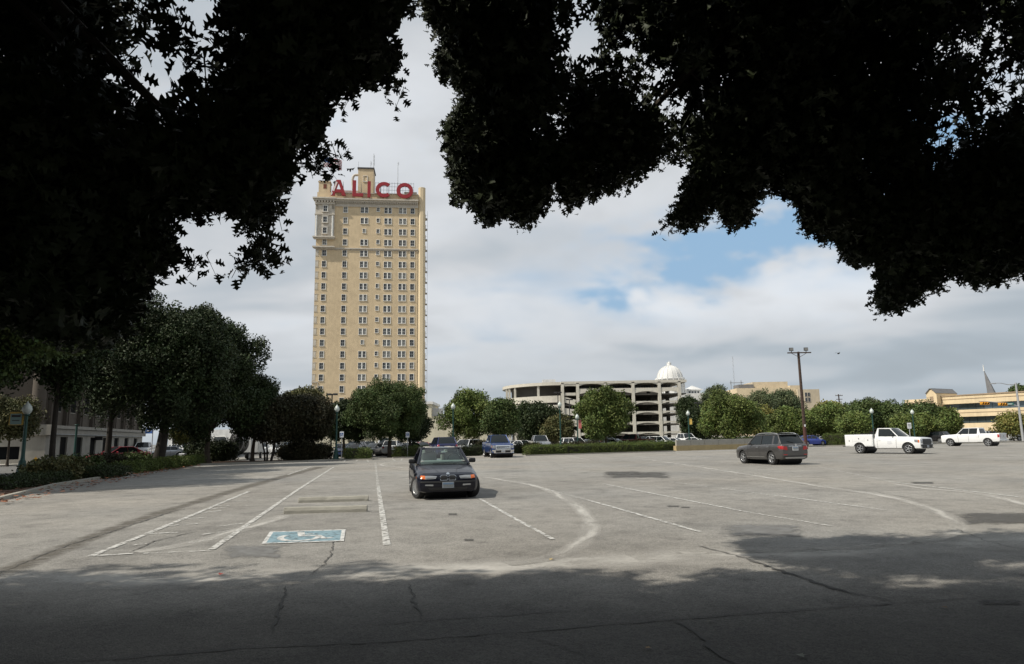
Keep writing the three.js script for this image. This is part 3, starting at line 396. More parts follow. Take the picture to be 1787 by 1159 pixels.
// ---------------------------------------------------------------- parking garage with curved ramp
{
  const D = 205, col = [982.5, 1009, 1058, 1106, 1152, 1187].map((p) => Z(p, 720, D).x), x0 = col[0], o = thing('parking_garage', 'five-level open concrete parking garage with arched bays and a curved ramp', 'parking garage', V(x0, 0, -D));
  const c = col.map((x) => x - x0), Y = (p) => Z(1130, p, D).y; const roof = Y(665), lev = [Y(682.5), Y(699.5), Y(717), Y(735), Y(753)], DP = 34, xe = Z(1199, 700, D).x - x0;
  for (const x of c) { mesh('column', new MB().box(0.85, roof - 0.3, 1.1, 0, (roof - 0.3) / 2, 0.25).geo(), M.garage, o).position.x = x; }
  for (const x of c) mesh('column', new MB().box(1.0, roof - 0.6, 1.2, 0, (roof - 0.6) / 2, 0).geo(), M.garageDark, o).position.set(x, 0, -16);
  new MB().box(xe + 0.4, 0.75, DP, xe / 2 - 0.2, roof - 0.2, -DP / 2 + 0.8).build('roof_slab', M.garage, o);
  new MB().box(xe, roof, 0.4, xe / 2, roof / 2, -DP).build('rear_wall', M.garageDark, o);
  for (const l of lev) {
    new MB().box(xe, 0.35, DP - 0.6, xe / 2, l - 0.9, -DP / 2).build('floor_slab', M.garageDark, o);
  }
  const arch = (w, up, down, rise) => { const s = new THREE.Shape(); s.moveTo(-w / 2, up); s.lineTo(-w / 2, -down); const n = 14; for (let i = 0; i <= n; i++) { const u = i / n; s.lineTo(-w / 2 + w * u, -down + rise * Math.pow(Math.sin(Math.PI * u), 0.75)); } s.lineTo(w / 2, up); return new THREE.ExtrudeGeometry(s, { depth: 0.35, bevelEnabled: false }); };
  for (let i = 0; i < 5; i++) {
    const w = c[i + 1] - c[i] - 0.87, m = (c[i] + c[i + 1]) / 2;
    mesh('arched_beam', arch(w, 0.35, 0.75, i ? 0.7 : 0.1), M.garage, o).position.set(m, roof - 0.5, 0.3);
    lev.forEach((l, k) => { if (i === 0) return; mesh('arched_beam', arch(w, 0.25, 0.75, 0.62), M.garage, o).position.set(m, l - 0.35 + (k === 0 ? 0.4 : 0), 0.3); if (k === 0) mesh('parapet_panel', new MB().box(w, 0.9, 0.3, 0, 0, 0.45).geo(), M.garage, o).position.set(m, l + 0.5, 0); });
    if (i > 0) { const r = new MB(); for (let j = 0; j < 9; j++) r.box(0.08, 1.5, 0.08, -w / 2 + (j + 0.5) * w / 9, 0, 0); r.build('railing', M.steel, o).position.set(m, lev[0] + 1.6, -4); mesh('far_glazing', new MB().box(w, 2.2, 0.1).geo(), M.pane2, o).position.set(m, lev[0] + 1.6, -9); }
  }
  // first bay: sloped ramp bands; then the curved ramp to the left
  const band = (pts, h, t = 0.5) => { const g = new THREE.BufferGeometry(), P = [], U = [], I = []; pts.forEach((p, i) => { const a = pts[Math.max(0, i - 1)], b2 = pts[Math.min(pts.length - 1, i + 1)], d = V(b2.x - a.x, 0, b2.z - a.z).normalize(), nx = -d.z * t / 2, nz = d.x * t / 2; P.push(p.x - nx, p.y, p.z - nz, p.x - nx, p.y - h, p.z - nz, p.x + nx, p.y - h, p.z + nz, p.x + nx, p.y, p.z + nz); for (let k = 0; k < 4; k++) U.push(i, k % 3 ? h : 0); if (i) { const k = i * 4; for (let j = 0; j < 4; j++) { const e = k - 4 + j, f = k - 4 + (j + 1) % 4; I.push(e, f, e + 4, f, f + 4, e + 4); } } }); g.setAttribute('position', new THREE.Float32BufferAttribute(P, 3)); g.setAttribute('uv', new THREE.Float32BufferAttribute(U, 2)); g.setIndex(I); return toCreasedNormals(g, 0.6); };
  const R0 = (c[0] - (Z(877, 700, D).x - x0)), arcP = (y0, y1, a0, a1, n = 40) => { const l = []; for (let i = 0; i <= n; i++) { const u = i / n, a = lerp(a0, a1, u); l.push(V(c[0] - 0.6 - (R0 - 0.6) * Math.sin(a), lerp(y0, y1, u), -R0 * 0.95 + R0 * 0.95 * Math.cos(a))); } return l; };
  const yA = roof + 0.1; mesh('ramp_roof_band', band(arcP(yA, yA - 0.3, 0, Math.PI), 0.9), M.garage, o);
  const y2 = Y(687.5); mesh('ramp_band', band(arcP(Y(688), Y(690), 0, Math.PI), 2.0), M.garage, o); mesh('ramp_band', band(arcP(Y(704.5), Y(695), 0, Math.PI), 1.9), M.garage, o); mesh('ramp_band', band(arcP(Y(722), Y(712), 0, Math.PI), 1.9), M.garage, o); mesh('ramp_band', band(arcP(Y(740), Y(730), 0, Math.PI), 1.9), M.garage, o);
  const m0 = c[1] - c[0]; for (const [ya, yb2, h] of [[683.5, 683.5, 0.8], [690.5, 696, 1.7], [710, 713, 1.9], [728, 731, 1.9], [746, 749, 1.9]]) mesh('ramp_band', band([V(0.6, Y(ya), 0.35), V(m0 - 0.6, Y(yb2), 0.35)], h, 0.3), M.garage, o);
  for (const px of [884, 889, 899, 940]) { const x = Z(px, 690, D).x - x0, s = clamp((c[0] - 0.6 - x) / (R0 - 0.6), 0, 1), a = Math.asin(s); mesh('ramp_column', new MB().box(0.7, yA - 0.4, 0.8, 0, (yA - 0.4) / 2, 0).geo(), M.garage, o).position.set(x, 0, -R0 * 0.95 + R0 * 0.95 * Math.cos(a) - 0.7); }
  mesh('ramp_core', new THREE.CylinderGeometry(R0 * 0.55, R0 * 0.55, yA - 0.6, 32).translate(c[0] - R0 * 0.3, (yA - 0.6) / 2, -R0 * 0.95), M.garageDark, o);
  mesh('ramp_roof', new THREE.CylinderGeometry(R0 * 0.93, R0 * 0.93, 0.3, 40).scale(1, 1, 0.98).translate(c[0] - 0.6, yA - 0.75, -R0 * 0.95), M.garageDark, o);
  new MB().box(4, 1.7, 5, Z(961, 662, D).x - x0, roof + 0.9, -12).build('stair_house', M.whitePaint, o);
}
// white domed building behind the garage
{
  const D = 262, m = at(1174.5, D), y = (p) => Z(1174, p, D).y, o = thing('domed_building', 'white ribbed dome with a small lantern rising behind the garage roof', 'domed building', V(m.x, 0, -D)), r = 4.9;
  new MB().cyl(r * 1.05, r * 1.05, y(660) - y(690), 0, (y(660) + y(690)) / 2, 0, 24).build('drum', M.whitePaint, o); new MB().box(34, y(690), 30, 0, y(690) / 2, -4).build('wall', M.whitePaint, o); const y0 = y(662), h = y(638) - y0;
  mesh('dome', new THREE.SphereGeometry(r, 32, 16, 0, Math.PI * 2, 0, Math.PI / 2).scale(1, h / r, 1).translate(0, y0, 0), M.whitePaint, o);
  for (let i = 0; i < 16; i++) { const a = i / 16 * Math.PI * 2, l = []; for (let k = 0; k <= 8; k++) { const t = k / 8 * Math.PI / 2 * 0.96; l.push(V(Math.cos(a) * Math.cos(t) * r * 1.01, y0 + Math.sin(t) * h * 1.01, Math.sin(a) * Math.cos(t) * r * 1.01)); } mesh('rib', new MB().tube(l, 0.11, 0.07, 5, 10).geo(), M.whitePaint, o); mesh('drum_pilaster', new MB().box(0.4, y(660) - y(690), 0.4, 0, (y(660) + y(690)) / 2, 0).geo(), M.whitePaint, o).position.set(Math.cos(a) * r * 1.1, 0, Math.sin(a) * r * 1.1); }
  mesh('dome_cornice', new THREE.TorusGeometry(r * 1.08, 0.28, 6, 32).rotateX(Math.PI / 2).translate(0, y0, 0), M.whitePaint, o);
  new MB().cyl(0.7, 0.9, 1.1, 0, y0 + h + 0.3, 0, 12).sph(0.6, 0, y0 + h + 0.9, 0).cyl(0.05, 0.1, 0.8, 0, y0 + h + 1.5, 0).cyl(0.16, 0.16, 0.9, -0.7, y0 + h + 0.7, 0).cyl(0.16, 0.16, 0.9, 0.7, y0 + h + 0.7, 0).build('lantern', M.whitePaint, o);
}
{
  const D = 270, m = at(1213, D), o = thing('cupola_building', 'small white hipped cupola just right of the garage above the trees', 'building', V(m.x, 0, -D)), y = Z(1213, 681, D).y; new MB().box(5, y, 5, 0, y / 2 - 0.2, 0).build('wall', M.whitePaint, o); new MB().box(6.4, 0.4, 6.4, 0, y, 0).build('eaves', M.whitePaint, o); mesh('roof', new THREE.ConeGeometry(4.2, 1.6, 4).rotateY(Math.PI / 4).translate(0, y + 1, 0), M.whitePaint, o); for (let i = 0; i < 4; i++) mesh('window', new MB().box(0.6, 1.3, 0.1).geo(), M.pane2, o).position.set(-1.7 + i * 1.13, y - 1.2, 2.52);
}
// tan building with stepped roof
{
  const D = 240, a = at(1286, D), o = thing('stepped_building', 'tan office block with a stepped flat roofline behind trees', 'building', V(a.x, 0, -D)), X = (p) => Z(p, 700, D).x - a.x, Y = (px, p) => Z(px, p, D).y, b = (n, pa, pb, yt, dep, z, mat) => new MB().box(X(pb) - X(pa), Y((pa + pb) / 2, yt), dep, (X(pa) + X(pb)) / 2, Y((pa + pb) / 2, yt) / 2, z - dep / 2).build(n, mat, o);
  b('main_block', 1326, 1389, 664, 14, -6, M.beige); b('left_wing', 1287, 1390, 677, 18, 0, M.tanLight); b('middle_wing', 1389, 1406, 671, 14, -4, M.beige); b('right_wing', 1390.5, 1428, 680, 15, 1.5, M.beige);
  new MB().box(X(1326) - X(1299), 1.6, 6, (X(1326) + X(1299)) / 2, Y(1312, 677) + 0.8, -8).build('roof_screen', M.slate, o);
  for (const [px, py] of [[1404, 689], [1404, 698], [1409, 689], [1409, 698], [1396, 686], [1396, 695]]) { const w = mesh('window', new MB().box(0.9, 1.5, 0.2).geo(), M.lime, o); w.position.set(X(px), Y(px, py), 1.55); mesh('pane', new MB().box(0.7, 1.3, 0.06).geo(), M.pane, w).position.z = 0.1; }
}
{
  const D = 300, b0 = at(1288, D), o = thing('radio_mast', 'faint slender lattice mast left of the tan block', 'mast', V(b0.x, 0, -D)), h = Z(1288, 622, D).y, m = new MB(); for (const s of [-0.28, 0.28]) m.bar(V(s, 0, 0), V(s * 0.4, h, 0), 0.05, 0.03, 4); for (let i = 0; i < 24; i++) m.bar(V(i % 2 ? 0.25 : -0.25, h * i / 24, 0), V(i % 2 ? -0.25 : 0.25, h * (i + 1) / 24, 0), 0.03, 0.03, 4); m.build('lattice', M.galv, o); new MB().box(6, 0.3, 0.3, 1, Z(1288, 668, D).y, 0).box(0.3, 4, 0.3, -1.5, Z(1288, 672, D).y, 0).box(0.3, 4, 0.3, 3, Z(1288, 672, D).y, 0).build('crossarm', M.galv, o);
}
// cream banded building on the right
{
  const DL = 168, p = Z(1648, 720, DL); p.y = 0; const F = frameAt(p, -1.03), on = F.on; const o = thing('banded_building', 'cream two-storey building with dark ribbon windows and a gabled entrance block', 'building', p, F.turn);
  const W = on(2010, 700)[0], top = on(1680, 690.2)[1], lev = [top, on(1700, 703.5)[1], on(1700, 714.5)[1], on(1710, 726.5)[1], on(1710, 738)[1], 0];
  const mk = (n, y1, y0, out, mat) => new MB().box(W, y1 - y0, 14, W / 2, (y0 + y1) / 2, out - 7).build(n, mat, o);
  mk('parapet_band', lev[0], lev[1], 0.6, M.cream); mk('middle_band', lev[2], lev[3], 0.6, M.cream); mk('base_wall', lev[4], 0, 0.6, M.cream); mk('upper_core', lev[1] - 0.004, lev[2] + 0.004, -0.5, M.black); mk('lower_core', lev[3] - 0.004, lev[4] + 0.004, -0.5, M.black);
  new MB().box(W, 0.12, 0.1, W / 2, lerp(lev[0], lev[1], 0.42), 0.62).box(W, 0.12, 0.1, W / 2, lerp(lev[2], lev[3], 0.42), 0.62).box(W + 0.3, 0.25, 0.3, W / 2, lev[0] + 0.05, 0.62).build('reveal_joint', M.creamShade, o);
  const R = rng(5), glassA = Mat(0.05, 0.07, 0.08, 0.03, 0), glassB = Mat(0.10, 0.14, 0.17, 0.05, 0.3); for (let i = 0; i < 22; i++) { const x = (i + 0.5) * W / 22, w = W / 22 - 0.08; mesh('window', new MB().box(w, lev[1] - lev[2] - 0.1, 0.08, 0, 0, 0).geo(), i > 4 ? glassB : glassA, o).position.set(x, (lev[1] + lev[2]) / 2, -0.4); mesh('window', new MB().box(w, lev[3] - lev[4] - 0.1, 0.08, 0, 0, 0).geo(), glassA, o).position.set(x, (lev[3] + lev[4]) / 2, -0.4); }
  // left wing and gabled block
  const lx = on(1579, 700, -2)[0], lt = on(1600, 697, -2)[1]; new MB().box(-lx + 0.5, lt, 12, lx / 2 + 0.25, lt / 2, -8).build('left_wing', M.cream, o);
  const gx0 = on(1619, 700, 2.5)[0], gx1 = on(1634, 700, 2.5)[0], gt = on(1626, 684, 2.5)[1], gw = gx1 - gx0 + 0.4; const gs = new THREE.Shape([[-gw / 2, 0], [gw / 2, 0], [gw / 2, gt - 0.4], [gw / 2 - 1.0, gt + 0.7], [-gw / 2 + 1.0, gt + 0.7], [-gw / 2, gt - 0.4]].map((q) => new THREE.Vector2(...q)));
  mesh('gable_block', new THREE.ExtrudeGeometry(gs, { depth: 9.5, bevelEnabled: false }).translate((gx0 + gx1) / 2, 0, -7), M.cream, o); new MB().box(gw - 1.6, gt * 0.8, 0.06, (gx0 + gx1) / 2, gt * 0.5, 2.53).build('recess_shade_panel', M.creamShade, o);  // panel is not sunk; its darker cream paints in the shade of a recess
  const rf = new MB(); rf.box(1.55, 0.14, 9.9, (gx0 + gx1) / 2 + gw / 2 - 0.45, gt + 0.2, -2.2, 0, 0, -0.83).box(1.55, 0.14, 9.9, (gx0 + gx1) / 2 - gw / 2 + 0.45, gt + 0.2, -2.2, 0, 0, 0.83).box(gw - 1.8, 0.14, 9.9, (gx0 + gx1) / 2, gt + 0.79, -2.2); rf.build('gable_roof', M.slate, o);
}
{
  const D = 236, a = Z(1724, 690, D), b = Z(1744, 690, D), t = Z(1725.5, 644, D), o = thing('church_spire', 'steep grey pointed spire rising behind the cream building', 'spire', V(a.x, 0, -D)), w = b.x - a.x, h = t.y;
  const g = new THREE.BufferGeometry(); const A = V(0, 0, 0), B = V(w * 0.62, 0, 1.6), Cc = V(w * 3.1, 0, -1), E2 = V(w * 1.2, 0, -5), TT = V(0.5, h, -1.2); const y0 = a.y - 3, wall = (u, v) => [...u, ...v, ...TT]; const s = 1; const q = (v) => V(v.x * s, y0, v.z); const tri = [[q(A), V(w * 0.55, y0, 2.2)], [V(w * 0.55, y0, 2.2), V(w * 1.12, y0, 0)], [V(w * 1.12, y0, 0), q(E2)], [q(E2), q(A)]];
  g.setAttribute('position', new THREE.Float32BufferAttribute(tri.flatMap(([u, v]) => wall(u, v)), 3)); g.setAttribute('uv', new THREE.Float32BufferAttribute(tri.flatMap(() => [0, 0, 4, 0, 2, 12]), 2)); g.computeVertexNormals(); mesh('spire', g, M.slate, o); new MB().bar(V(0.5, h - 0.6, -1.2), V(0.5, h + 1.6, -1.2), 0.22, 0.1).build('finial', M.whitePaint, o); new MB().box(w * 1.2, y0, 6, w * 0.55, y0 / 2, -2).build('tower_base', M.cream, o);
}
// stone corner building on the left
{
  const c = at(79, 63); const ey = (p) => Z(79, p, 63).y; const dR = V(-8.5, 0, -31).normalize(), o = thing('corner_building', 'dark brown corner building over a pale stone ground floor with tall windows', 'building', c, Math.atan2(-dR.z, dR.x)), L = 34, H1 = ey(744), H2 = 17;
  // local +x runs along the side street (away); local +z is to the right of it, towards the car park
  const WT = H1 - 0.95, wh = WT - 0.5, wc = (WT + 0.5) / 2, win = [3.2, 7.6, 12.0, 16.4, 20.8, 25.2, 29.6], wallS = new THREE.Shape([[0, 0], [L, 0], [L, H1 - 0.7], [0, H1 - 0.7]].map((p) => new THREE.Vector2(...p))); for (const x of win) wallS.holes.push(new THREE.Path([[x, 0.5], [x, WT], [x + 1.9, WT], [x + 1.9, 0.5]].map((p) => new THREE.Vector2(...p))));
  mesh('stone_wall', new THREE.ExtrudeGeometry(wallS, { depth: 0.4, bevelEnabled: false }).translate(0, 0, -0.4), M.brownStone, o); for (const x of win) { const w = mesh('window', new MB().box(1.9, 0.08, 0.1, 0, 0.3, 0).box(0.08, wh, 0.1, 0, 0, 0).geo(), M.darkSteel, o); w.position.set(x + 0.95, wc, -0.24); mesh('pane', new MB().box(1.9, wh, 0.03, 0, 0, 0.075).geo(), M.windowDark, w); mesh('sill', new MB().box(2.2, 0.14, 0.2, 0, -wh / 2 - 0.08, 0.3).geo(), M.brownStone, w); }
  new MB().box(L + 0.5, 0.45, 0.6, L / 2, H1 - 0.45, 0.05).box(L + 0.9, 0.3, 0.8, L / 2, H1 - 0.05, 0.1).build('stone_cornice', M.brownStone, o);
  new MB().box(L, H2 - H1, 16, L / 2, (H1 + H2) / 2, -8.3).build('upper_wall', M.brown, o); for (let i = 0; i < 9; i++) { mesh('fluted_pilaster', new MB().box(0.9, H2 - H1, 0.5, 0, (H1 + H2) / 2, 0).box(0.3, H2 - H1, 0.7, 0, (H1 + H2) / 2, 0).geo(), M.brown, o).position.set(0.7 + i * 4.0, 0, -0.2); if (i < 8) { const w = mesh('upper_window', new MB().box(1.6, 3.2, 0.1).geo(), M.brownStone, o); w.position.set(2.7 + i * 4.0, H1 + 3, -0.3); mesh('pane', new MB().box(1.4, 3.0, 0.05, 0, 0, 0.06).geo(), M.windowDark, w); } }
  new MB().box(L - 0.5, H1 - 0.8, 15.5, L / 2, (H1 - 0.8) / 2, -8.4).build('core', M.black, o);
  // front facade, turned to the camera: local -x side
  const fr = new MB(); fr.box(0.4, H1 - 0.7, 2.0, -0.21, (H1 - 0.7) / 2, -1.0); fr.box(0.4, 1.1, 10, -0.21, H1 - 1.25, -7); fr.box(0.4, 0.5, 10, -0.21, 0.25, -7); fr.box(0.4, H1 - 0.7, 3.4, -0.21, (H1 - 0.7) / 2, -13.7); fr.build('front_stone_wall', M.brownStone, o); new MB().box(0.8, 0.95, 16, -0.2, H1 - 0.33, -7.6).build('front_cornice', M.brownStone, o);
  const sf = mesh('shop_window', new MB().box(0.1, 0.1, 10, 0, 0.4, 0).box(0.1, 2.1, 0.1, 0, 0, -2.5).box(0.1, 2.1, 0.1, 0, 0, 2.5).geo(), M.darkSteel, o); sf.position.set(-0.1, 1.55, -7); mesh('pane', new MB().box(0.04, 2.1, 10, 0.06, 0, 0).geo(), M.windowDark, sf); for (let i = 0; i < 4; i++) mesh('fluted_pilaster', new MB().cyl(0.55, 0.6, H2 - H1, 0, (H1 + H2) / 2, 0, 12).geo(), M.brown, o).position.set(-0.15, 0, -0.9 - i * 4.2);
  new MB().box(0.3, 0.4, 0.9, 13.6, 2.4, 0.3).build('wall_sign', M.black, o);
}
// white-roofed building far down the street at the left, seen under the trees
{
  const a = at(292, 128), b = at(400, 128), o = thing('street_end_building', 'low white building with dark windows seen under the left trees', 'building', V(a.x, 0, -128)), W = b.x - a.x + 8; new MB().box(W, 4.2, 8, W / 2, 2.1, -4).build('wall', M.whitePaint, o); for (let i = 0; i < 5; i++) { const w = mesh('window', new MB().box(2.2, 1.5, 0.1).geo(), M.winWhite, o); w.position.set(1.8 + i * W / 5, 2.2, 0.03); mesh('pane', new MB().box(2.0, 1.3, 0.04, 0, 0, 0.06).geo(), M.pane, w); }
}
// ---------------------------------------------------------------- vehicles
const EV = new Evaluator(); EV.attributes = ['position', 'normal']; EV.useGroups = false;
const RC = new THREE.Raycaster();
function loftBody(st) {                                       // st: [x, yTop, yBot, halfWidth, topHalfWidth]
  const rows = [], N = 5; const cr = (a, b, c, d, t) => 0.5 * (2 * b + (c - a) * t + (2 * a - 5 * b + 4 * c - d) * t * t + (3 * b - a - 3 * c + d) * t * t * t);
  for (let i = 0; i < st.length - 1; i++) { const p = [st[Math.max(0, i - 1)], st[i], st[i + 1], st[Math.min(st.length - 1, i + 2)]]; const hard = st[i][5] || st[i + 1][5]; for (let k = 0; k < N; k++) { const t = k / N; rows.push([0, 1, 2, 3, 4].map((j) => (j === 0 || hard ? lerp(p[1][j], p[2][j], t) : cr(p[0][j], p[1][j], p[2][j], p[3][j], t)))); } }
  rows.push(st[st.length - 1]);
  const half = ([x, yt, yb, w, tw]) => { const h = yt - yb; return [[yb, 0], [yb, w * 0.8], [yb + h * 0.07, w * 0.95], [yb + h * 0.30, w * 0.995], [yb + h * 0.58, w], [yb + h * 0.80, w * 0.985], [yt - Math.min(0.045, h * 0.08), lerp(w, tw, 0.45)], [yt, tw], [yt + 0.012, tw * 0.55], [yt + 0.016, 0]]; };
  const P = [], I = [], K = 18;
  rows.forEach((r) => { const h = half(r); for (const [y, z] of h) P.push(r[0], y, z); for (let i = h.length - 2; i > 0; i--) P.push(r[0], h[i][0], -h[i][1]); });
  for (let i = 0; i < rows.length - 1; i++) for (let j = 0; j < K; j++) { const a = i * K + j, b = i * K + (j + 1) % K, c = a + K, d = b + K; I.push(a, b, c, b, d, c); }
  for (const [r, s] of [[0, 1], [rows.length - 1, -1]]) { const c = P.length / 3, R = rows[r]; P.push(R[0] + s * 0.012, (R[1] + R[2]) / 2, 0); for (let j = 0; j < K; j++) { const a = r * K + j, b = r * K + (j + 1) % K; s > 0 ? I.push(c, b, a) : I.push(c, a, b); } }
  const g = new THREE.BufferGeometry(); g.setAttribute('position', new THREE.Float32BufferAttribute(P, 3)); g.setIndex(I);
  const t = new THREE.Vector3(), q = new THREE.Vector3(), w = new THREE.Vector3(); let vol = 0; for (let i = 0; i < I.length; i += 3) { t.fromArray(P, I[i] * 3); q.fromArray(P, I[i + 1] * 3); w.fromArray(P, I[i + 2] * 3); vol += t.dot(q.cross(w)); }
  if (vol < 0) for (let i = 0; i < I.length; i += 3) { const x = I[i]; I[i] = I[i + 1]; I[i + 1] = x; } g.setIndex(I); g.computeVertexNormals(); return g;
}
function wheelParts(R, w, spokes, rimR = 0.66, rimMat = M.rim) {
  const prof = [[R * rimR, -w / 2 + 0.015], [R * 0.93, -w / 2], [R * 0.985, -w / 2 + 0.025], [R, -w / 2 + 0.06], [R, w / 2 - 0.06], [R * 0.985, w / 2 - 0.025], [R * 0.93, w / 2], [R * rimR, w / 2 - 0.015]].map((p) => new THREE.Vector2(...p));
  const tyre = new MB().add(new THREE.LatheGeometry(prof, 28).rotateX(Math.PI / 2)).geo(), rr = R * rimR, rim = new MB();
  rim.add(new THREE.LatheGeometry([[rr * 1.0, -w / 2 + 0.02], [rr, w / 2 - 0.012], [rr * 0.9, w / 2 - 0.02], [rr * 0.86, w / 2 - 0.06], [rr * 0.84, -w / 2 + 0.02]].map((p) => new THREE.Vector2(...p)), 28).rotateX(Math.PI / 2));
  for (let i = 0; i < spokes; i++) { const a = i / spokes * Math.PI * 2; rim.box(rr * 0.9, Math.min(0.07, rr * 2.3 / spokes), 0.03, Math.cos(a) * rr * 0.46, Math.sin(a) * rr * 0.46, w / 2 - 0.035, 0, 0, a); }
  rim.cyl(rr * 0.22, rr * 0.24, 0.04, 0, 0, w / 2 - 0.025, 14, Math.PI / 2);
  const back = new THREE.CircleGeometry(rr * 0.9, 20).translate(0, 0, w / 2 - 0.09); return { tyre, rim: rim.geo(), back, rimMat };
}
function addWheel(car, wp, x, y, z, steer = 0) { const g = new THREE.Group(); g.name = 'wheel'; car.add(g); g.position.set(x, y, z); g.rotation.y = (z < 0 ? Math.PI : 0) + steer; mesh('tyre', wp.tyre, M.rubber, g); mesh('rim', wp.rim, wp.rimMat, g); mesh('hub_shade', wp.back, M.black, g); return g; }
function clipX(poly, x, keepGreater) { const out = []; for (let i = 0; i < poly.length; i++) { const a = poly[i], b = poly[(i + 1) % poly.length], ia = keepGreater ? a[0] >= x : a[0] <= x, ib = keepGreater ? b[0] >= x : b[0] <= x; if (ia) out.push(a); if (ia !== ib) { const t = (x - a[0]) / (b[0] - a[0]); out.push([x, lerp(a[1], b[1], t)]); } } return out; }
function sheetPoly(poly, zf, side, off = 0) { const n = poly.length, P = [], U = []; for (let i = 1; i < n - 1; i++) { const tri = [poly[0], poly[i], poly[i + 1]]; for (const [x, y] of tri) { P.push(x, y, side * (zf(y) + off)); U.push(x, y); } } const g = new THREE.BufferGeometry(); g.setAttribute('position', new THREE.Float32BufferAttribute(P, 3)); g.setAttribute('uv', new THREE.Float32BufferAttribute(U, 2)); g.computeVertexNormals(); return g; }
function bulge(a, b, c, d, amt, n = 8) {                       // bilinear sheet a-b (bottom) d-c (top) swelling along its normal
  const g = new THREE.PlaneGeometry(1, 1, n, n), p = g.attributes.position, nor = b.clone().sub(a).cross(d.clone().sub(a)).normalize(), q = V(), s = V();
  for (let i = 0; i < p.count; i++) { const u = p.getX(i) + 0.5, v = p.getY(i) + 0.5; q.copy(a).lerp(b, u); s.copy(d).lerp(c, u); q.lerp(s, v).addScaledVector(nor, amt * (1 - Math.pow(2 * u - 1, 2)) * (0.6 + 0.4 * (1 - Math.pow(2 * v - 1, 2)))); p.setXYZ(i, q.x, q.y, q.z); } g.computeVertexNormals(); return g;
}
function makeCar(o) {
  const car = new THREE.Group(), { L, W, wb, axf, R } = o, axr = axf - wb, tw = o.tw ?? 0.215, arch = o.arch ?? R * 1.14;
  // body with wheel arches cut out
  let brush = new Brush(loftBody(o.st)); brush.updateMatrixWorld();
  for (const x of [axf, axr]) { const c = new Brush(new THREE.CylinderGeometry(arch, arch, W + 1, 36).rotateX(Math.PI / 2).translate(x, R + 0.015, 0)); c.updateMatrixWorld(); brush = EV.evaluate(brush, c, SUBTRACTION); brush.updateMatrixWorld(); }
  for (const b of o.cuts ?? []) { const c = new Brush(new THREE.BoxGeometry(b[0], b[1], b[2]).translate(b[3], b[4], 0)); c.updateMatrixWorld(); brush = EV.evaluate(brush, c, SUBTRACTION); brush.updateMatrixWorld(); }
  let bg = brush.geometry; bg.deleteAttribute('normal'); bg.clearGroups(); if (bg.drawRange.count !== Infinity) bg = bg.clone(); bg = toCreasedNormals(mergeVertices(bg, 1e-4), 0.62); bg.setAttribute('uv', new THREE.BufferAttribute(new Float32Array(bg.attributes.position.count * 2), 2));
  const body = mesh('body', bg, o.paint, car), probe = new THREE.Mesh(bg, new THREE.MeshBasicMaterial({ side: THREE.DoubleSide })); probe.updateMatrixWorld();
  const hit = (from, dir) => { RC.set(from, dir); const h = RC.intersectObject(probe)[0]; return h ? h.point : null; };
  for (const x of [axf, axr]) new MB().cyl(arch * 0.985, arch * 0.985, W - 2 * tw - 0.16, x, R + 0.015, 0, 20, Math.PI / 2).build('wheel_well', M.black, car);
  // patches that follow the body: lists of [z, y] seen from the front or rear, [x, y] from a side, [x, z] from above
  const patch = (name, axis, bot, topL, mat, off = 0.006, nx = 8, ny = 4) => {
    const pick = (l, u) => { const k = u * (l.length - 1), i = Math.min(l.length - 2, Math.floor(k)); return [lerp(l[i][0], l[i + 1][0], k - i), lerp(l[i][1], l[i + 1][1], k - i)]; };
    const P = [], U = [], I = []; let ok = true; const dir = { front: V(-1, 0, 0), rear: V(1, 0, 0), left: V(0, 0, 1), right: V(0, 0, -1), top: V(0, -1, 0) }[axis]; let last = null;
    for (let j = 0; j <= ny; j++) for (let i = 0; i <= nx; i++) { const b = pick(bot, i / nx), t = pick(topL, i / nx), a0 = lerp(b[0], t[0], j / ny), a1 = lerp(b[1], t[1], j / ny); const from = axis === 'front' ? V(6, a1, a0) : axis === 'rear' ? V(-6, a1, a0) : axis === 'left' ? V(a0, a1, -3) : axis === 'right' ? V(a0, a1, 3) : V(a0, 4, a1); const h = hit(from, dir) ?? last ?? from.clone().setX(L / 2); last = h; P.push(h.x - dir.x * off, h.y - dir.y * off, h.z - dir.z * off); U.push(i / nx, j / ny); }
    for (let j = 0; j < ny; j++) for (let i = 0; i < nx; i++) { const a = j * (nx + 1) + i, d = a + nx + 1; I.push(a, a + 1, d, a + 1, d + 1, d); }
    const g = new THREE.BufferGeometry(); g.setAttribute('position', new THREE.Float32BufferAttribute(P, 3)); g.setAttribute('uv', new THREE.Float32BufferAttribute(U, 2)); g.setIndex(I); g.computeVertexNormals(); if (!ok) return null; const m = mesh(name, g, mat, car); return m;
  };
  const both = (name, axis, bot, top, mat, off, nx, ny) => { const r = patch(name, axis, bot, top, mat, off, nx, ny); if (axis === 'front' || axis === 'rear') patch(name, axis, bot.map(([z, y]) => [-z, y]), top.map(([z, y]) => [-z, y]), mat, off, nx, ny); else patch(name, axis === 'left' ? 'right' : 'left', bot, top, mat, off, nx, ny); return r; };
  // cabin: pillars, roof, panes
  const { A, B, C, D, wA, wr, wD } = o.gh, gl = o.glass ?? M.glassDark, sgl = o.sideGlass ?? gl;
  const yb = Math.min(A[1], D[1]), zf = (y) => lerp(Math.max(wA, wD), wr, clamp((y - yb) / (B[1] - yb))), pil = o.pillar ?? 0.055;
  const P3 = (p, s, w) => V(p[0], p[1], s * w);
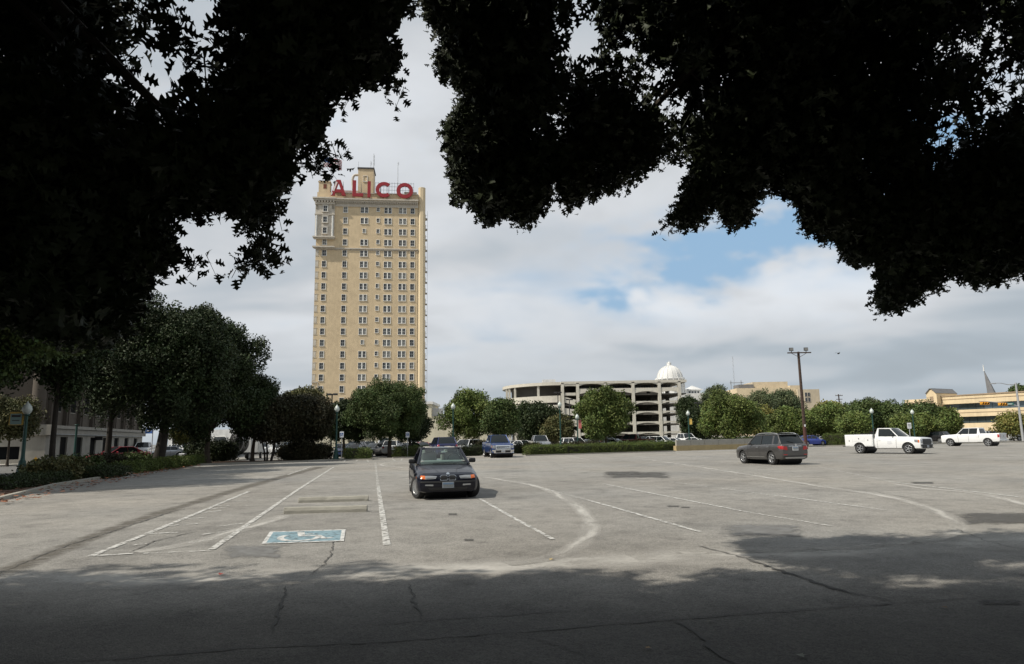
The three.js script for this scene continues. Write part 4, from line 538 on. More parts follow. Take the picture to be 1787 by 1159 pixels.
  const rg = bulge(P3(B, 1, wr), P3(B, -1, wr), P3(C, -1, wr), P3(C, 1, wr), 0.05), roof = new MB().add(rg); for (const s of [-1, 1]) { roof.bar(P3(B, s, wr), P3(C, s, wr), 0.035, 0.035); } roof.bar(P3(B, -1, wr), P3(B, 1, wr), 0.03).bar(P3(C, -1, wr), P3(C, 1, wr), 0.03); roof.build('roof', o.paint, car);
  const pl = new MB(); for (const s of [-1, 1]) { pl.bar(P3(A, s, wA), P3(B, s, wr), 0.04, 0.032); pl.bar(P3(D, s, wD), P3(C, s, wr), 0.05, 0.035); }
  mesh('windshield', bulge(P3(A, 1, wA), P3(A, -1, wA), P3(B, -1, wr), P3(B, 1, wr), 0.07), gl, car);
  if (o.rearSolid) pl.add(bulge(P3(D, -1, wD), P3(D, 1, wD), P3(C, 1, wr), P3(C, -1, wr), 0.02)); 
  mesh('rear_window', o.rearSolid ? bulge(P3(D, -1, wD * 0.84).setY(D[1] + 0.06), P3(D, 1, wD * 0.84).setY(D[1] + 0.06), P3(C, 1, wr * 0.84).setY(C[1] - 0.08), P3(C, -1, wr * 0.84).setY(C[1] - 0.08), 0.02).translate(-0.02, 0, 0) : bulge(P3(D, -1, wD), P3(D, 1, wD), P3(C, 1, wr), P3(C, -1, wr), 0.05), o.rearGlass ?? gl, car);
  for (const s of [-1, 1]) {
    const side = [A, B, C, D];
    for (const [x0, x1, kind] of o.sides) { const p = clipX(clipX(side, x0, true), x1, false); if (p.length < 3) continue; const g = sheetPoly(p, zf, s, kind === 'body' ? 0.004 : 0); if (kind === 'body') pl.add(g); else mesh('side_window', g, sgl, car); }
    for (const x of o.posts ?? []) { const yt = x > B[0] ? lerp(B[1], A[1], (x - B[0]) / (A[0] - B[0])) : B[1]; pl.beam(V(x, yb, s * (zf(yb) + 0.004)), V(x - 0.02, yt, s * (zf(yt) + 0.004)), 0.02, pil); }
    const tr = new MB(); tr.beam(V(A[0], A[1] - 0.005, s * zf(A[1])), V(D[0], D[1] - 0.005, s * zf(D[1])), 0.025, 0.03); tr.build('window_trim', o.trim ?? M.trim, car);
  }
  pl.build('pillar', o.paint, car);
  if (o.inside) { const f = new MB(); f.box(A[0] - D[0] - 0.3, 0.02, wA * 1.9, (A[0] + D[0]) / 2, yb + 0.015, 0); f.rbox(0.35, 0.16, wA * 1.8, 0.05, A[0] - 0.28, A[1] + 0.03, 0); f.build('cabin_floor', M.interior, car); const xs = o.inside; for (const x of xs) for (const s of [-1, 1]) { const st = mesh('seat', new RoundedBoxGeometry(0.16, 0.42, 0.46, 2, 0.05), M.seat, car); st.position.set(x, yb + 0.12, s * 0.34); mesh('headrest', new RoundedBoxGeometry(0.1, 0.18, 0.24, 2, 0.04).translate(-0.03, 0.29, 0), M.seat, st); } new MB().box(0.02, 0.06, 0.2, A[0] * 0.4 + B[0] * 0.6 - 0.08, B[1] - 0.14, 0).build('inner_mirror', M.black, car); const wh = mesh('steering_wheel', new THREE.TorusGeometry(0.18, 0.016, 6, 20).rotateY(Math.PI / 2), M.black, car); wh.position.set(A[0] - 0.5, yb + 0.12, -0.36); }
  if (!o.noMirror) for (const s of [-1, 1]) { const m = mesh('wing_mirror', new MB().rbox(0.1, 0.13, 0.2, 0.04, 0, 0, s * 0.09).box(0.05, 0.04, 0.12, 0, -0.04, -s * 0.04).geo(), o.mirror ?? o.paint, car); m.position.set(o.mx ?? A[0] - 0.42, (o.my ?? A[1]) + 0.07, s * (wA + 0.06)); }
  const wp = wheelParts(R, tw, o.spokes ?? 7, o.rimR ?? 0.66, o.rimMat ?? M.rim); for (const x of [axf, axr]) for (const s of [-1, 1]) addWheel(car, wp, x, R, s * (W / 2 - tw / 2 - 0.02), x === axf ? (o.steer ?? 0) : 0);
  const hw = W / 2; if (o.seams) { for (const l of o.seams) { const [x0, y0, x1, y1] = l, w = 0.010; const dx = y1 - y0, dy = -(x1 - x0), n = Math.hypot(dx, dy); both('door_seam', 'left', [[x0 - dx / n * w, y0 - dy / n * w], [x1 - dx / n * w, y1 - dy / n * w]], [[x0 + dx / n * w, y0 + dy / n * w], [x1 + dx / n * w, y1 + dy / n * w]], M.black, 0.004, 6, 1); } }
  if (o.handles) for (const [x, y] of o.handles) for (const s of [-1, 1]) { const h = hit(V(x, y, s * 3), V(0, 0, -s)); if (h) mesh('door_handle', new MB().rbox(0.2, 0.035, 0.035, 0.012, 0, 0, 0).geo(), o.handleMat ?? o.paint, car).position.set(x, y, h.z + s * 0.012); }
  return { car, patch, both, hit, body };
}
const plateOn = (car, x, y, s, mat = M.plate, w = 0.32, h = 0.16) => { const p = mesh('license_plate', new RoundedBoxGeometry(0.014, h, w, 1, 0.006), mat, car); p.position.set(x, y, 0); mesh('plate_band', new MB().box(0.004, h * 0.26, w * 0.86, s * 0.009, h * 0.24, 0).geo(), M.plateBlue, p); const t = new MB(); for (let i = 0; i < 6; i++) t.box(0.004, h * 0.34, w * 0.075, s * 0.009, -h * 0.1, (i - 2.5) * w * 0.14); t.build('plate_marks', M.interior, p); return p; };
function place(c, name, label, category, pos, hx, hz, group) { const g = c.car ?? c; g.name = numbered(name); scene.add(g); g.position.copy(pos); g.rotation.y = Math.atan2(-hz, hx); return meta(g, label, category, group); }

// --- the dark sedan in the foreground
function sedan(p, ex = {}) {
  return makeCar({ L: 4.47, W: 1.74, wb: 2.725, axf: 1.48, R: 0.315, paint: p, st: [[2.235, 0.60, 0.27, 0.66, 0.56], [2.2, 0.655, 0.215, 0.755, 0.60], [2.08, 0.705, 0.19, 0.825, 0.655], [1.8, 0.765, 0.175, 0.855, 0.70], [1.4, 0.83, 0.17, 0.868, 0.73], [0.95, 0.90, 0.17, 0.87, 0.745], [0.4, 0.925, 0.17, 0.87, 0.75], [-0.6, 0.94, 0.17, 0.87, 0.75], [-1.45, 0.955, 0.18, 0.865, 0.73], [-1.8, 0.965, 0.20, 0.85, 0.70], [-2.08, 0.945, 0.235, 0.81, 0.66], [-2.2, 0.87, 0.28, 0.74, 0.6], [-2.235, 0.76, 0.36, 0.66, 0.55]],
    gh: { A: [1.0, 0.905], B: [0.22, 1.345], C: [-0.78, 1.36], D: [-1.52, 0.96], wA: 0.735, wr: 0.575, wD: 0.70 }, sides: [[-0.30, 1.0, 'glass'], [-1.08, -0.30, 'glass'], [-1.6, -1.08, 'body']], posts: [-0.30, -1.08], seams: [[0.82, 0.3, 0.86, 0.86], [-0.27, 0.25, -0.27, 0.9], [-1.05, 0.75, -1.1, 0.9]], handles: [[0.0, 0.76], [-0.95, 0.78]], ...ex });
}
{
  const navy = Mat(0.0035, 0.0042, 0.011, 0.3, 0, { clearcoat: 0.45, clearcoatRoughness: 0.05, specularIntensity: 0.4 }), s = sedan(navy, { glass: M.glassClear, sideGlass: M.glassTint, inside: [0.0, -1.05], spokes: 16, steer: 0.38, trim: M.chrome, mirror: M.black, mx: 0.66, my: 0.93 }), { car, patch, both } = s;
  both('headlight', 'front', [[0.335, 0.565], [0.62, 0.555]], [[0.30, 0.632], [0.46, 0.648], [0.62, 0.650]], M.lens, 0.008, 10, 3); both('indicator_lamp', 'front', [[0.622, 0.555], [0.745, 0.575]], [[0.622, 0.650], [0.735, 0.655]], M.amber, 0.009, 8, 3);
  for (const sg of [-1, 1]) { const f = [[0.025, 0.525], [0.20, 0.525]].map(([z, y]) => [z * sg, y]), t = [[0.025, 0.635], [0.06, 0.655], [0.17, 0.655], [0.215, 0.62]].map(([z, y]) => [z * sg, y]); patch('grille_frame', 'front', f.map(([z, y]) => [z + sg * (Math.abs(z) > 0.1 ? 0.006 : -0.006), y - 0.006]), t.map(([z, y]) => [z + sg * (Math.abs(z) > 0.1 ? 0.006 : -0.006), y + 0.006]), M.chrome, 0.010, 8, 3); patch('kidney_grille', 'front', f, t, M.black, 0.014, 8, 3); }
  patch('lower_intake', 'front', [[-0.5, 0.265], [0.5, 0.265]], [[-0.54, 0.335], [0.54, 0.335]], M.black, 0.006, 10, 2); patch('bumper_strip', 'front', [[-0.75, 0.465], [-0.3, 0.46], [0.3, 0.46], [0.75, 0.465]], [[-0.75, 0.505], [-0.3, 0.505], [0.3, 0.505], [0.75, 0.505]], M.trim, 0.010, 14, 2); both('fog_lamp', 'front', [[0.40, 0.372], [0.62, 0.385]], [[0.40, 0.415], [0.62, 0.42]], M.lens, 0.008, 5, 2);
  const q = s.hit(V(6, 0.42, 0), V(-1, 0, 0)); plateOn(car, q.x + 0.02, 0.395, 1, M.plateDim); const bp = s.hit(V(6, 0.682, 0), V(-1, 0, 0)) ?? V(2.13, 0.69, 0); mesh('hood_badge', new THREE.CylinderGeometry(0.045, 0.045, 0.012, 20).rotateZ(-1.0), M.chrome, car).position.set(bp.x + 0.004, bp.y + 0.004, 0); mesh('bumper_decal', new THREE.CircleGeometry(0.05, 16).rotateY(Math.PI / 2 - 0.3), Mat(0.03, 0.05, 0.4, 0.5), car).position.set(2.13, 0.40, -0.66);
  for (const sg of [-1, 1]) { patch('hood_crease', 'top', [[2.05, sg * 0.235], [1.0, sg * 0.42]], [[2.05, sg * 0.25], [1.0, sg * 0.435]], M.black, 0.003, 14, 1); } patch('cowl_vent', 'top', [[1.08, -0.66], [1.08, 0.66]], [[1.0, -0.66], [1.0, 0.66]], M.black, 0.006, 6, 1); new MB().bar(V(1.0, 0.935, 0.3), V(0.92, 0.965, -0.28), 0.012).bar(V(1.0, 0.935, -0.28), V(0.9, 0.975, -0.66), 0.012).build('wiper', M.black, car);
  new MB().box(0.004, 0.05, 0.09, 0.46, 1.25, -0.06).box(0.004, 0.04, 0.06, 0.8, 1.02, 0.6).build('windshield_sticker', M.plate, car);
  both('side_moulding', 'left', [[1.1, 0.50], [-0.85, 0.50]], [[1.1, 0.535], [-0.85, 0.535]], M.trim, 0.012, 10, 1); both('side_marker', 'left', [[1.88, 0.58], [1.98, 0.58]], [[1.88, 0.62], [1.98, 0.62]], M.amber, 0.006, 2, 1);
  both('tail_light', 'rear', [[0.42, 0.7], [0.74, 0.7]], [[0.42, 0.84], [0.74, 0.84]], M.tail, 0.008, 5, 2);
  const f = G(777, 868.5), hx = 0.20, hz = 0.98; place(s, 'dark_sedan', 'black four-door sedan parked nose towards the camera beside the wheel stops', 'car', V(f.x - hx * 1.48, 0, f.z - hz * 1.48), hx, hz);
}
// --- grey sport utility vehicle
function suv(p, ex = {}) {
  return makeCar({ L: 4.55, W: 1.84, wb: 2.755, axf: 1.43, R: 0.355, paint: p, st: [[2.27, 0.82, 0.33, 0.70, 0.60], [2.2, 0.90, 0.27, 0.82, 0.68], [1.95, 0.955, 0.25, 0.895, 0.76], [1.4, 1.01, 0.24, 0.918, 0.80], [0.9, 1.05, 0.24, 0.92, 0.82], [0.0, 1.06, 0.24, 0.92, 0.82], [-1.4, 1.10, 0.25, 0.92, 0.815], [-2.0, 1.12, 0.28, 0.90, 0.79], [-2.2, 1.10, 0.33, 0.85, 0.75], [-2.275, 1.04, 0.45, 0.79, 0.70]],
    gh: { A: [1.0, 1.05], B: [0.38, 1.58], C: [-1.72, 1.60], D: [-2.10, 1.11], wA: 0.80, wr: 0.63, wD: 0.77 }, sides: [[-0.28, 1.0, 'glass'], [-1.30, -0.28, 'glass'], [-1.45, -1.30, 'body'], [-1.86, -1.45, 'glass'], [-2.2, -1.86, 'body']], posts: [-0.28], seams: [[0.85, 0.35, 0.88, 1.0], [-0.26, 0.32, -0.26, 1.02], [-1.22, 0.8, -1.28, 1.05]], handles: [[-0.05, 0.93], [-1.05, 0.95]], ...ex });
}
{
  const grey = paint(0.085, 0.082, 0.08, 0.5), s = suv(grey, { spokes: 5, trim: M.chrome, glass: M.glassDark, handleMat: M.chrome }), { car, patch, both } = s;
  both('tail_light', 'rear', [[0.50, 0.78], [0.86, 0.84]], [[0.52, 0.97], [0.74, 1.0], [0.86, 1.02]], M.tail, 0.010, 8, 4); both('tail_light_wrap', 'left', [[-2.22, 0.84], [-2.0, 0.90]], [[-2.24, 1.0], [-1.96, 1.0]], M.tail, 0.008, 5, 3); patch('bumper_guard', 'rear', [[-0.62, 0.34], [0.62, 0.34]], [[-0.66, 0.43], [0.66, 0.43]], M.galv, 0.014, 8, 2); patch('bumper_lower', 'rear', [[-0.84, 0.44], [0.84, 0.44]], [[-0.84, 0.50], [0.84, 0.50]], M.trim, 0.008, 12, 2); both('reflector', 'rear', [[0.52, 0.53], [0.78, 0.53]], [[0.52, 0.575], [0.78, 0.575]], M.tail, 0.01, 4, 1);
  patch('tailgate_strip', 'rear', [[-0.42, 0.985], [0.42, 0.985]], [[-0.42, 1.01], [0.42, 1.01]], M.chrome, 0.012, 6, 1); const q = s.hit(V(-6, 0.86, 0), V(1, 0, 0)); plateOn(car, q.x - 0.018, 0.86, -1, M.plate, 0.38, 0.2); both('sill_trim', 'left', [[1.0, 0.40], [-0.95, 0.40]], [[1.0, 0.425], [-0.95, 0.425]], M.chrome, 0.012, 10, 1); both('lower_cladding', 'left', [[1.0, 0.27], [-0.98, 0.27]], [[1.0, 0.37], [-0.98, 0.37]], M.trim, 0.008, 10, 1);
  for (const sg of [-1, 1]) { const r = new MB().tube([V(0.3, 1.60, sg * 0.60), V(0.2, 1.655, sg * 0.60), V(-1.5, 1.67, sg * 0.60), V(-1.66, 1.62, sg * 0.60)], 0.022, 0.022, 6, 14); r.build('roof_rail', M.galv, car); } new MB().box(0.04, 0.05, 1.2, -0.2, 1.67, 0).box(0.04, 0.05, 1.2, -1.1, 1.68, 0).build('roof_bar', M.black, car); new MB().rbox(0.2, 0.04, 1.15, 0.015, -1.78, 1.605, 0).build('spoiler', grey, car); mesh('badge', new THREE.CylinderGeometry(0.06, 0.06, 0.012, 18).rotateZ(Math.PI / 2), M.chrome, car).position.set(q.x - 0.06, 1.06, 0); new MB().bar(V(-2.13, 1.17, 0.05), V(-2.06, 1.28, -0.35), 0.012).build('rear_wiper', M.black, car); both('headlight', 'front', [[0.45, 0.72], [0.78, 0.74]], [[0.45, 0.86], [0.78, 0.9]], M.lens, 0.01, 5, 3);
  const rr = G(1349, 811.5), rl = G(1299, 808), d = rl.clone().sub(rr).normalize(), h = V(-0.27, 0, -0.963); const ax = rr.clone().addScaledVector(V(-h.z, 0, h.x), 0.78); s.car.scale.set(0.93, 0.99, 0.96); place(s, 'grey_suv', 'dark grey compact sport utility vehicle seen from behind with red tail lights', 'car', V(ax.x + h.x * 1.23, 0, ax.z + h.z * 1.23), h.x, h.z);
}
// --- pickups
function pickup(p, crew, ex = {}) {
  const L = 5.8; return makeCar({ L, W: 2.0, wb: 3.68, axf: 1.95, R: 0.40, arch: 0.475, tw: 0.26, paint: p, st: [[2.88, 1.04, 0.42, 0.88, 0.80], [2.83, 1.16, 0.38, 0.96, 0.84], [2.55, 1.21, 0.38, 0.99, 0.88], [1.6, 1.27, 0.38, 1.0, 0.90], [1.2, 1.30, 0.38, 1.0, 0.90], [0.4, 1.30, 0.38, 1.0, 0.90], [-0.6, 1.30, 0.38, 1.0, 0.91], [-0.8, 1.32, 0.4, 1.0, 0.955, 1], [-2.78, 1.36, 0.45, 0.995, 0.95, 1], [-2.88, 1.34, 0.52, 0.97, 0.93, 1]],
    cuts: [[crew ? 1.66 : 1.92, 0.60, 1.66, crew ? -1.96 : -1.82, 1.20]], gh: crew ? { A: [1.22, 1.30], B: [0.62, 1.93], C: [-0.86, 1.95], D: [-1.0, 1.32], wA: 0.87, wr: 0.66, wD: 0.87 } : { A: [1.22, 1.30], B: [0.60, 1.90], C: [-0.32, 1.92], D: [-0.46, 1.3], wA: 0.87, wr: 0.66, wD: 0.87 }, rearSolid: true, sides: crew ? [[0.06, 1.22, 'glass'], [-0.78, 0.06, 'glass'], [-1.1, -0.78, 'body']] : [[-0.25, 1.22, 'glass'], [-0.6, -0.25, 'body']], posts: crew ? [0.06, -0.78] : [-0.25], mirror: M.trim, mx: 0.86, my: 1.34, seams: crew ? [[1.08, 0.45, 1.12, 1.17], [0.08, 0.45, 0.08, 1.17], [-0.9, 0.9, -0.92, 1.18]] : [[1.1, 0.45, 1.14, 1.17], [-0.3, 0.45, -0.3, 1.17]], handles: crew ? [[0.28, 1.02], [-0.72, 1.02]] : [[-0.12, 1.02]], ...ex });
}
const frontTruck = (s, bumper, grille, frame) => { const { both, patch, car } = s; if (frame) patch('grille_frame', 'front', [[-0.66, 0.70], [0.66, 0.70]], [[-0.68, 1.1], [0.68, 1.1]], frame, 0.012, 8, 3); patch('grille', 'front', [[-0.62, 0.72], [0.62, 0.72]], [[-0.64, 1.07], [0.64, 1.07]], grille, 0.02, 8, 3); both('headlight', 'front', [[0.70, 0.80], [0.94, 0.82]], [[0.70, 1.06], [0.93, 1.07]], M.lens, 0.014, 6, 4); both('indicator_lamp', 'left', [[2.78, 0.84], [2.70, 0.84]], [[2.78, 1.05], [2.68, 1.05]], M.amber, 0.006, 2, 3); both('headlight_side', 'left', [[2.70, 0.84], [2.46, 0.88]], [[2.68, 1.06], [2.42, 1.06]], M.lens, 0.006, 3, 3); patch('front_bumper', 'front', [[-0.93, 0.42], [0.93, 0.42]], [[-0.95, 0.69], [0.95, 0.69]], bumper, 0.03, 12, 3); };
{
  const white = paint(0.76, 0.77, 0.77, 0), s = pickup(white, false, { st: [[2.88, 1.04, 0.42, 0.88, 0.80], [2.83, 1.16, 0.38, 0.96, 0.84], [2.55, 1.21, 0.38, 0.99, 0.88], [1.6, 1.27, 0.38, 1.0, 0.90], [1.2, 1.30, 0.38, 1.0, 0.90], [0.4, 1.30, 0.38, 1.0, 0.90], [-0.46, 1.30, 0.38, 1.0, 0.90], [-0.58, 1.15, 0.5, 0.9, 0.85, 1], [-0.62, 0.66, 0.55, 0.6, 0.55, 1], [-2.7, 0.66, 0.55, 0.6, 0.55, 1]], cuts: [], rimMat: M.rim, spokes: 5 }), { car, both, patch } = s;
  frontTruck(s, M.trim, M.black, M.trim); const q = s.hit(V(6, 0.55, 0), V(-1, 0, 0)); plateOn(car, q.x + 0.045, 0.55, 1);
  // service body: two side lockers with doors, bed floor, tailgate
  const bx = -0.64, ex = -2.86, len = bx - ex; for (const sg of [-1, 1]) { const cut = new Brush(new RoundedBoxGeometry(len, 0.92, 0.42, 2, 0.03).translate((bx + ex) / 2, 1.02, sg * 0.80)), c = new Brush(new THREE.CylinderGeometry(0.475, 0.475, 2, 32).rotateX(Math.PI / 2).translate(-1.73, 0.415, sg * 0.8)); cut.updateMatrixWorld(); c.updateMatrixWorld(); let g = EV.evaluate(cut, c, SUBTRACTION).geometry; g.deleteAttribute('normal'); g.clearGroups(); g = toCreasedNormals(mergeVertices(g, 1e-4), 0.6); g.setAttribute('uv', new THREE.BufferAttribute(new Float32Array(g.attributes.position.count * 2), 2)); const lk = mesh('side_locker', g, white, car);
    const z = sg * 1.012; for (const [x0, x1, y0, y1] of [[-0.72, -1.22, 0.66, 1.42], [-1.27, -2.18, 0.98, 1.42], [-2.23, -2.8, 0.66, 1.42]]) { const d = mesh('locker_door', new RoundedBoxGeometry(x0 - x1, y1 - y0, 0.012, 1, 0.005).translate((x0 + x1) / 2, (y0 + y1) / 2, z + sg * 0.004), white, lk); } for (const [x, y] of [[-1.0, 1.05], [-1.72, 1.16], [-2.5, 1.0]]) mesh('latch', new MB().box(0.06, 0.08, 0.02).geo(), M.black, lk).position.set(x, y, z + sg * 0.016); }
  new MB().box(len, 0.08, 1.2, (bx + ex) / 2, 0.74, 0).box(0.05, 0.5, 1.3, ex + 0.03, 1.02, 0).box(0.05, 0.55, 1.2, bx, 1.0, 0).build('bed', white, car); new MB().box(0.3, 0.07, 1.9, ex - 0.1, 0.58, 0).build('rear_bumper', M.black, car); new MB().box(0.06, 0.75, 0.06, bx + 0.06, 1.55, -0.8).box(0.06, 0.75, 0.06, bx + 0.06, 1.55, 0.8).box(0.06, 0.06, 1.6, bx + 0.06, 1.9, 0).build('headache_rack', M.black, car); new MB().box(1.6, 0.05, 0.05, -1.5, 1.53, 0.62).box(1.6, 0.05, 0.05, -1.5, 1.53, -0.62).build('bed_rail', M.black, car); new MB().box(0.3, 0.22, 0.02, 0.62, 0.86, 1.0).build('door_mark', Mat(0.62, 0.63, 0.65, 0.5), car);
  const a = (28.7 + 26) * Math.PI / 180, p = at(1551, 54); place(s, 'utility_truck', 'white single-cab work truck with locker-sided service body and black grille', 'utility truck', p, Math.cos(a), Math.sin(a));
}
{
  const white = paint(0.76, 0.77, 0.77, 0), s = pickup(white, true, { spokes: 5, rimR: 0.7 }), { car, both, patch } = s; both('tail_light', 'rear', [[0.80, 0.92], [0.97, 0.92]], [[0.80, 1.24], [0.97, 1.24]], M.tail, 0.01, 4, 3); both('tail_light_side', 'left', [[-2.86, 0.92], [-2.70, 0.92]], [[-2.86, 1.24], [-2.70, 1.24]], M.tail, 0.008, 3, 3); patch('tailgate', 'rear', [[-0.76, 0.78], [0.76, 0.78]], [[-0.76, 1.31], [0.76, 1.31]], Mat(0.55, 0.56, 0.57, 0.4), 0.012, 4, 3); new MB().rbox(0.22, 0.2, 1.96, 0.04, -2.95, 0.58, 0).build('rear_bumper', M.chrome, car); plateOn(car, -3.08, 0.6, -1); patch('tailgate_handle', 'rear', [[-0.12, 1.02], [0.12, 1.02]], [[-0.12, 1.08], [0.12, 1.08]], M.black, 0.022, 2, 1); both('headlight', 'front', [[0.62, 0.8], [0.92, 0.82]], [[0.62, 1.0], [0.92, 1.0]], M.lens, 0.012, 4, 3);
  const r = G(1717, 774.5), D = 76, p = at(1700, D), q = 30.5 * Math.PI / 180 + 155 * Math.PI / 180; const h = V(-Math.cos(55 * Math.PI / 180), 0, -Math.sin(55 * Math.PI / 180)); place(s, 'white_pickup', 'white crew-cab pickup seen from rear right with red tail lamp and chrome bumper', 'pickup', p, h.x, h.z);
}
{
  const blue = paint(0.012, 0.05, 0.20, 0.4), s = pickup(blue, true, { spokes: 6, rimR: 0.68, mirror: M.chrome }), { car } = s; frontTruck(s, M.chrome, M.chrome, M.galv); s.patch('grille_slot', 'front', [[-0.56, 0.80], [0.56, 0.80]], [[-0.56, 0.85], [0.56, 0.85]], M.black, 0.03, 6, 1); s.patch('grille_slot', 'front', [[-0.56, 0.92], [0.56, 0.92]], [[-0.56, 0.98], [0.56, 0.98]], M.black, 0.03, 6, 1); s.patch('lower_bumper', 'front', [[-0.62, 0.45], [0.62, 0.45]], [[-0.66, 0.64], [0.66, 0.64]], M.black, 0.034, 6, 2); const q = s.hit(V(6, 0.55, 0), V(-1, 0, 0)); plateOn(car, q.x + 0.05, 0.55, 1);
  const f = at(877, 60), hx = 0.19, hz = 0.98; place(s, 'blue_pickup', 'bright blue crew-cab pickup facing the camera with big chrome grille', 'pickup', V(f.x - hx * 2.5, 0, -60 - hz * 2.4), hx, hz);
}
{
  const navy = paint(0.008, 0.012, 0.075, 0.3), s = suv(navy, { L: 4.55 }); s.both('tail_light', 'rear', [[0.66, 0.8], [0.84, 0.8]], [[0.66, 1.05], [0.82, 1.05]], M.tail, 0.01, 4, 3); const p = at(769, 62); s.car.scale.set(1.14, 1.14, 1.1); place(s, 'navy_suv', 'dark navy blue sport utility vehicle seen from behind above the black sedan roof', 'car', V(p.x, 0, p.z - 1.5), -0.28, -0.96);
}
{
  const red = paint(0.26, 0.012, 0.02, 0.3), s = sedan(red, {}); s.both('headlight', 'front', [[0.4, 0.56], [0.74, 0.57]], [[0.38, 0.65], [0.74, 0.66]], M.lens, 0.008, 6, 3); s.patch('grille', 'front', [[-0.35, 0.48], [0.35, 0.48]], [[-0.37, 0.60], [0.37, 0.60]], M.chrome, 0.01, 5, 2); s.car.scale.set(1.08, 1.08, 1.04); const p = at(206, 58); place(s, 'red_sedan', 'red sedan on the street behind the left median shrubs', 'car', p, -0.52, 0.85);
}
{
  const blue = paint(0.02, 0.05, 0.33, 0.3), s = sedan(blue, { spokes: 5 }), p = at(1414, 97); place(s, 'blue_coupe', 'bright blue sedan side-on behind the grey vehicle and the wooden lamp pole', 'car', p, 0.93, -0.36);
}
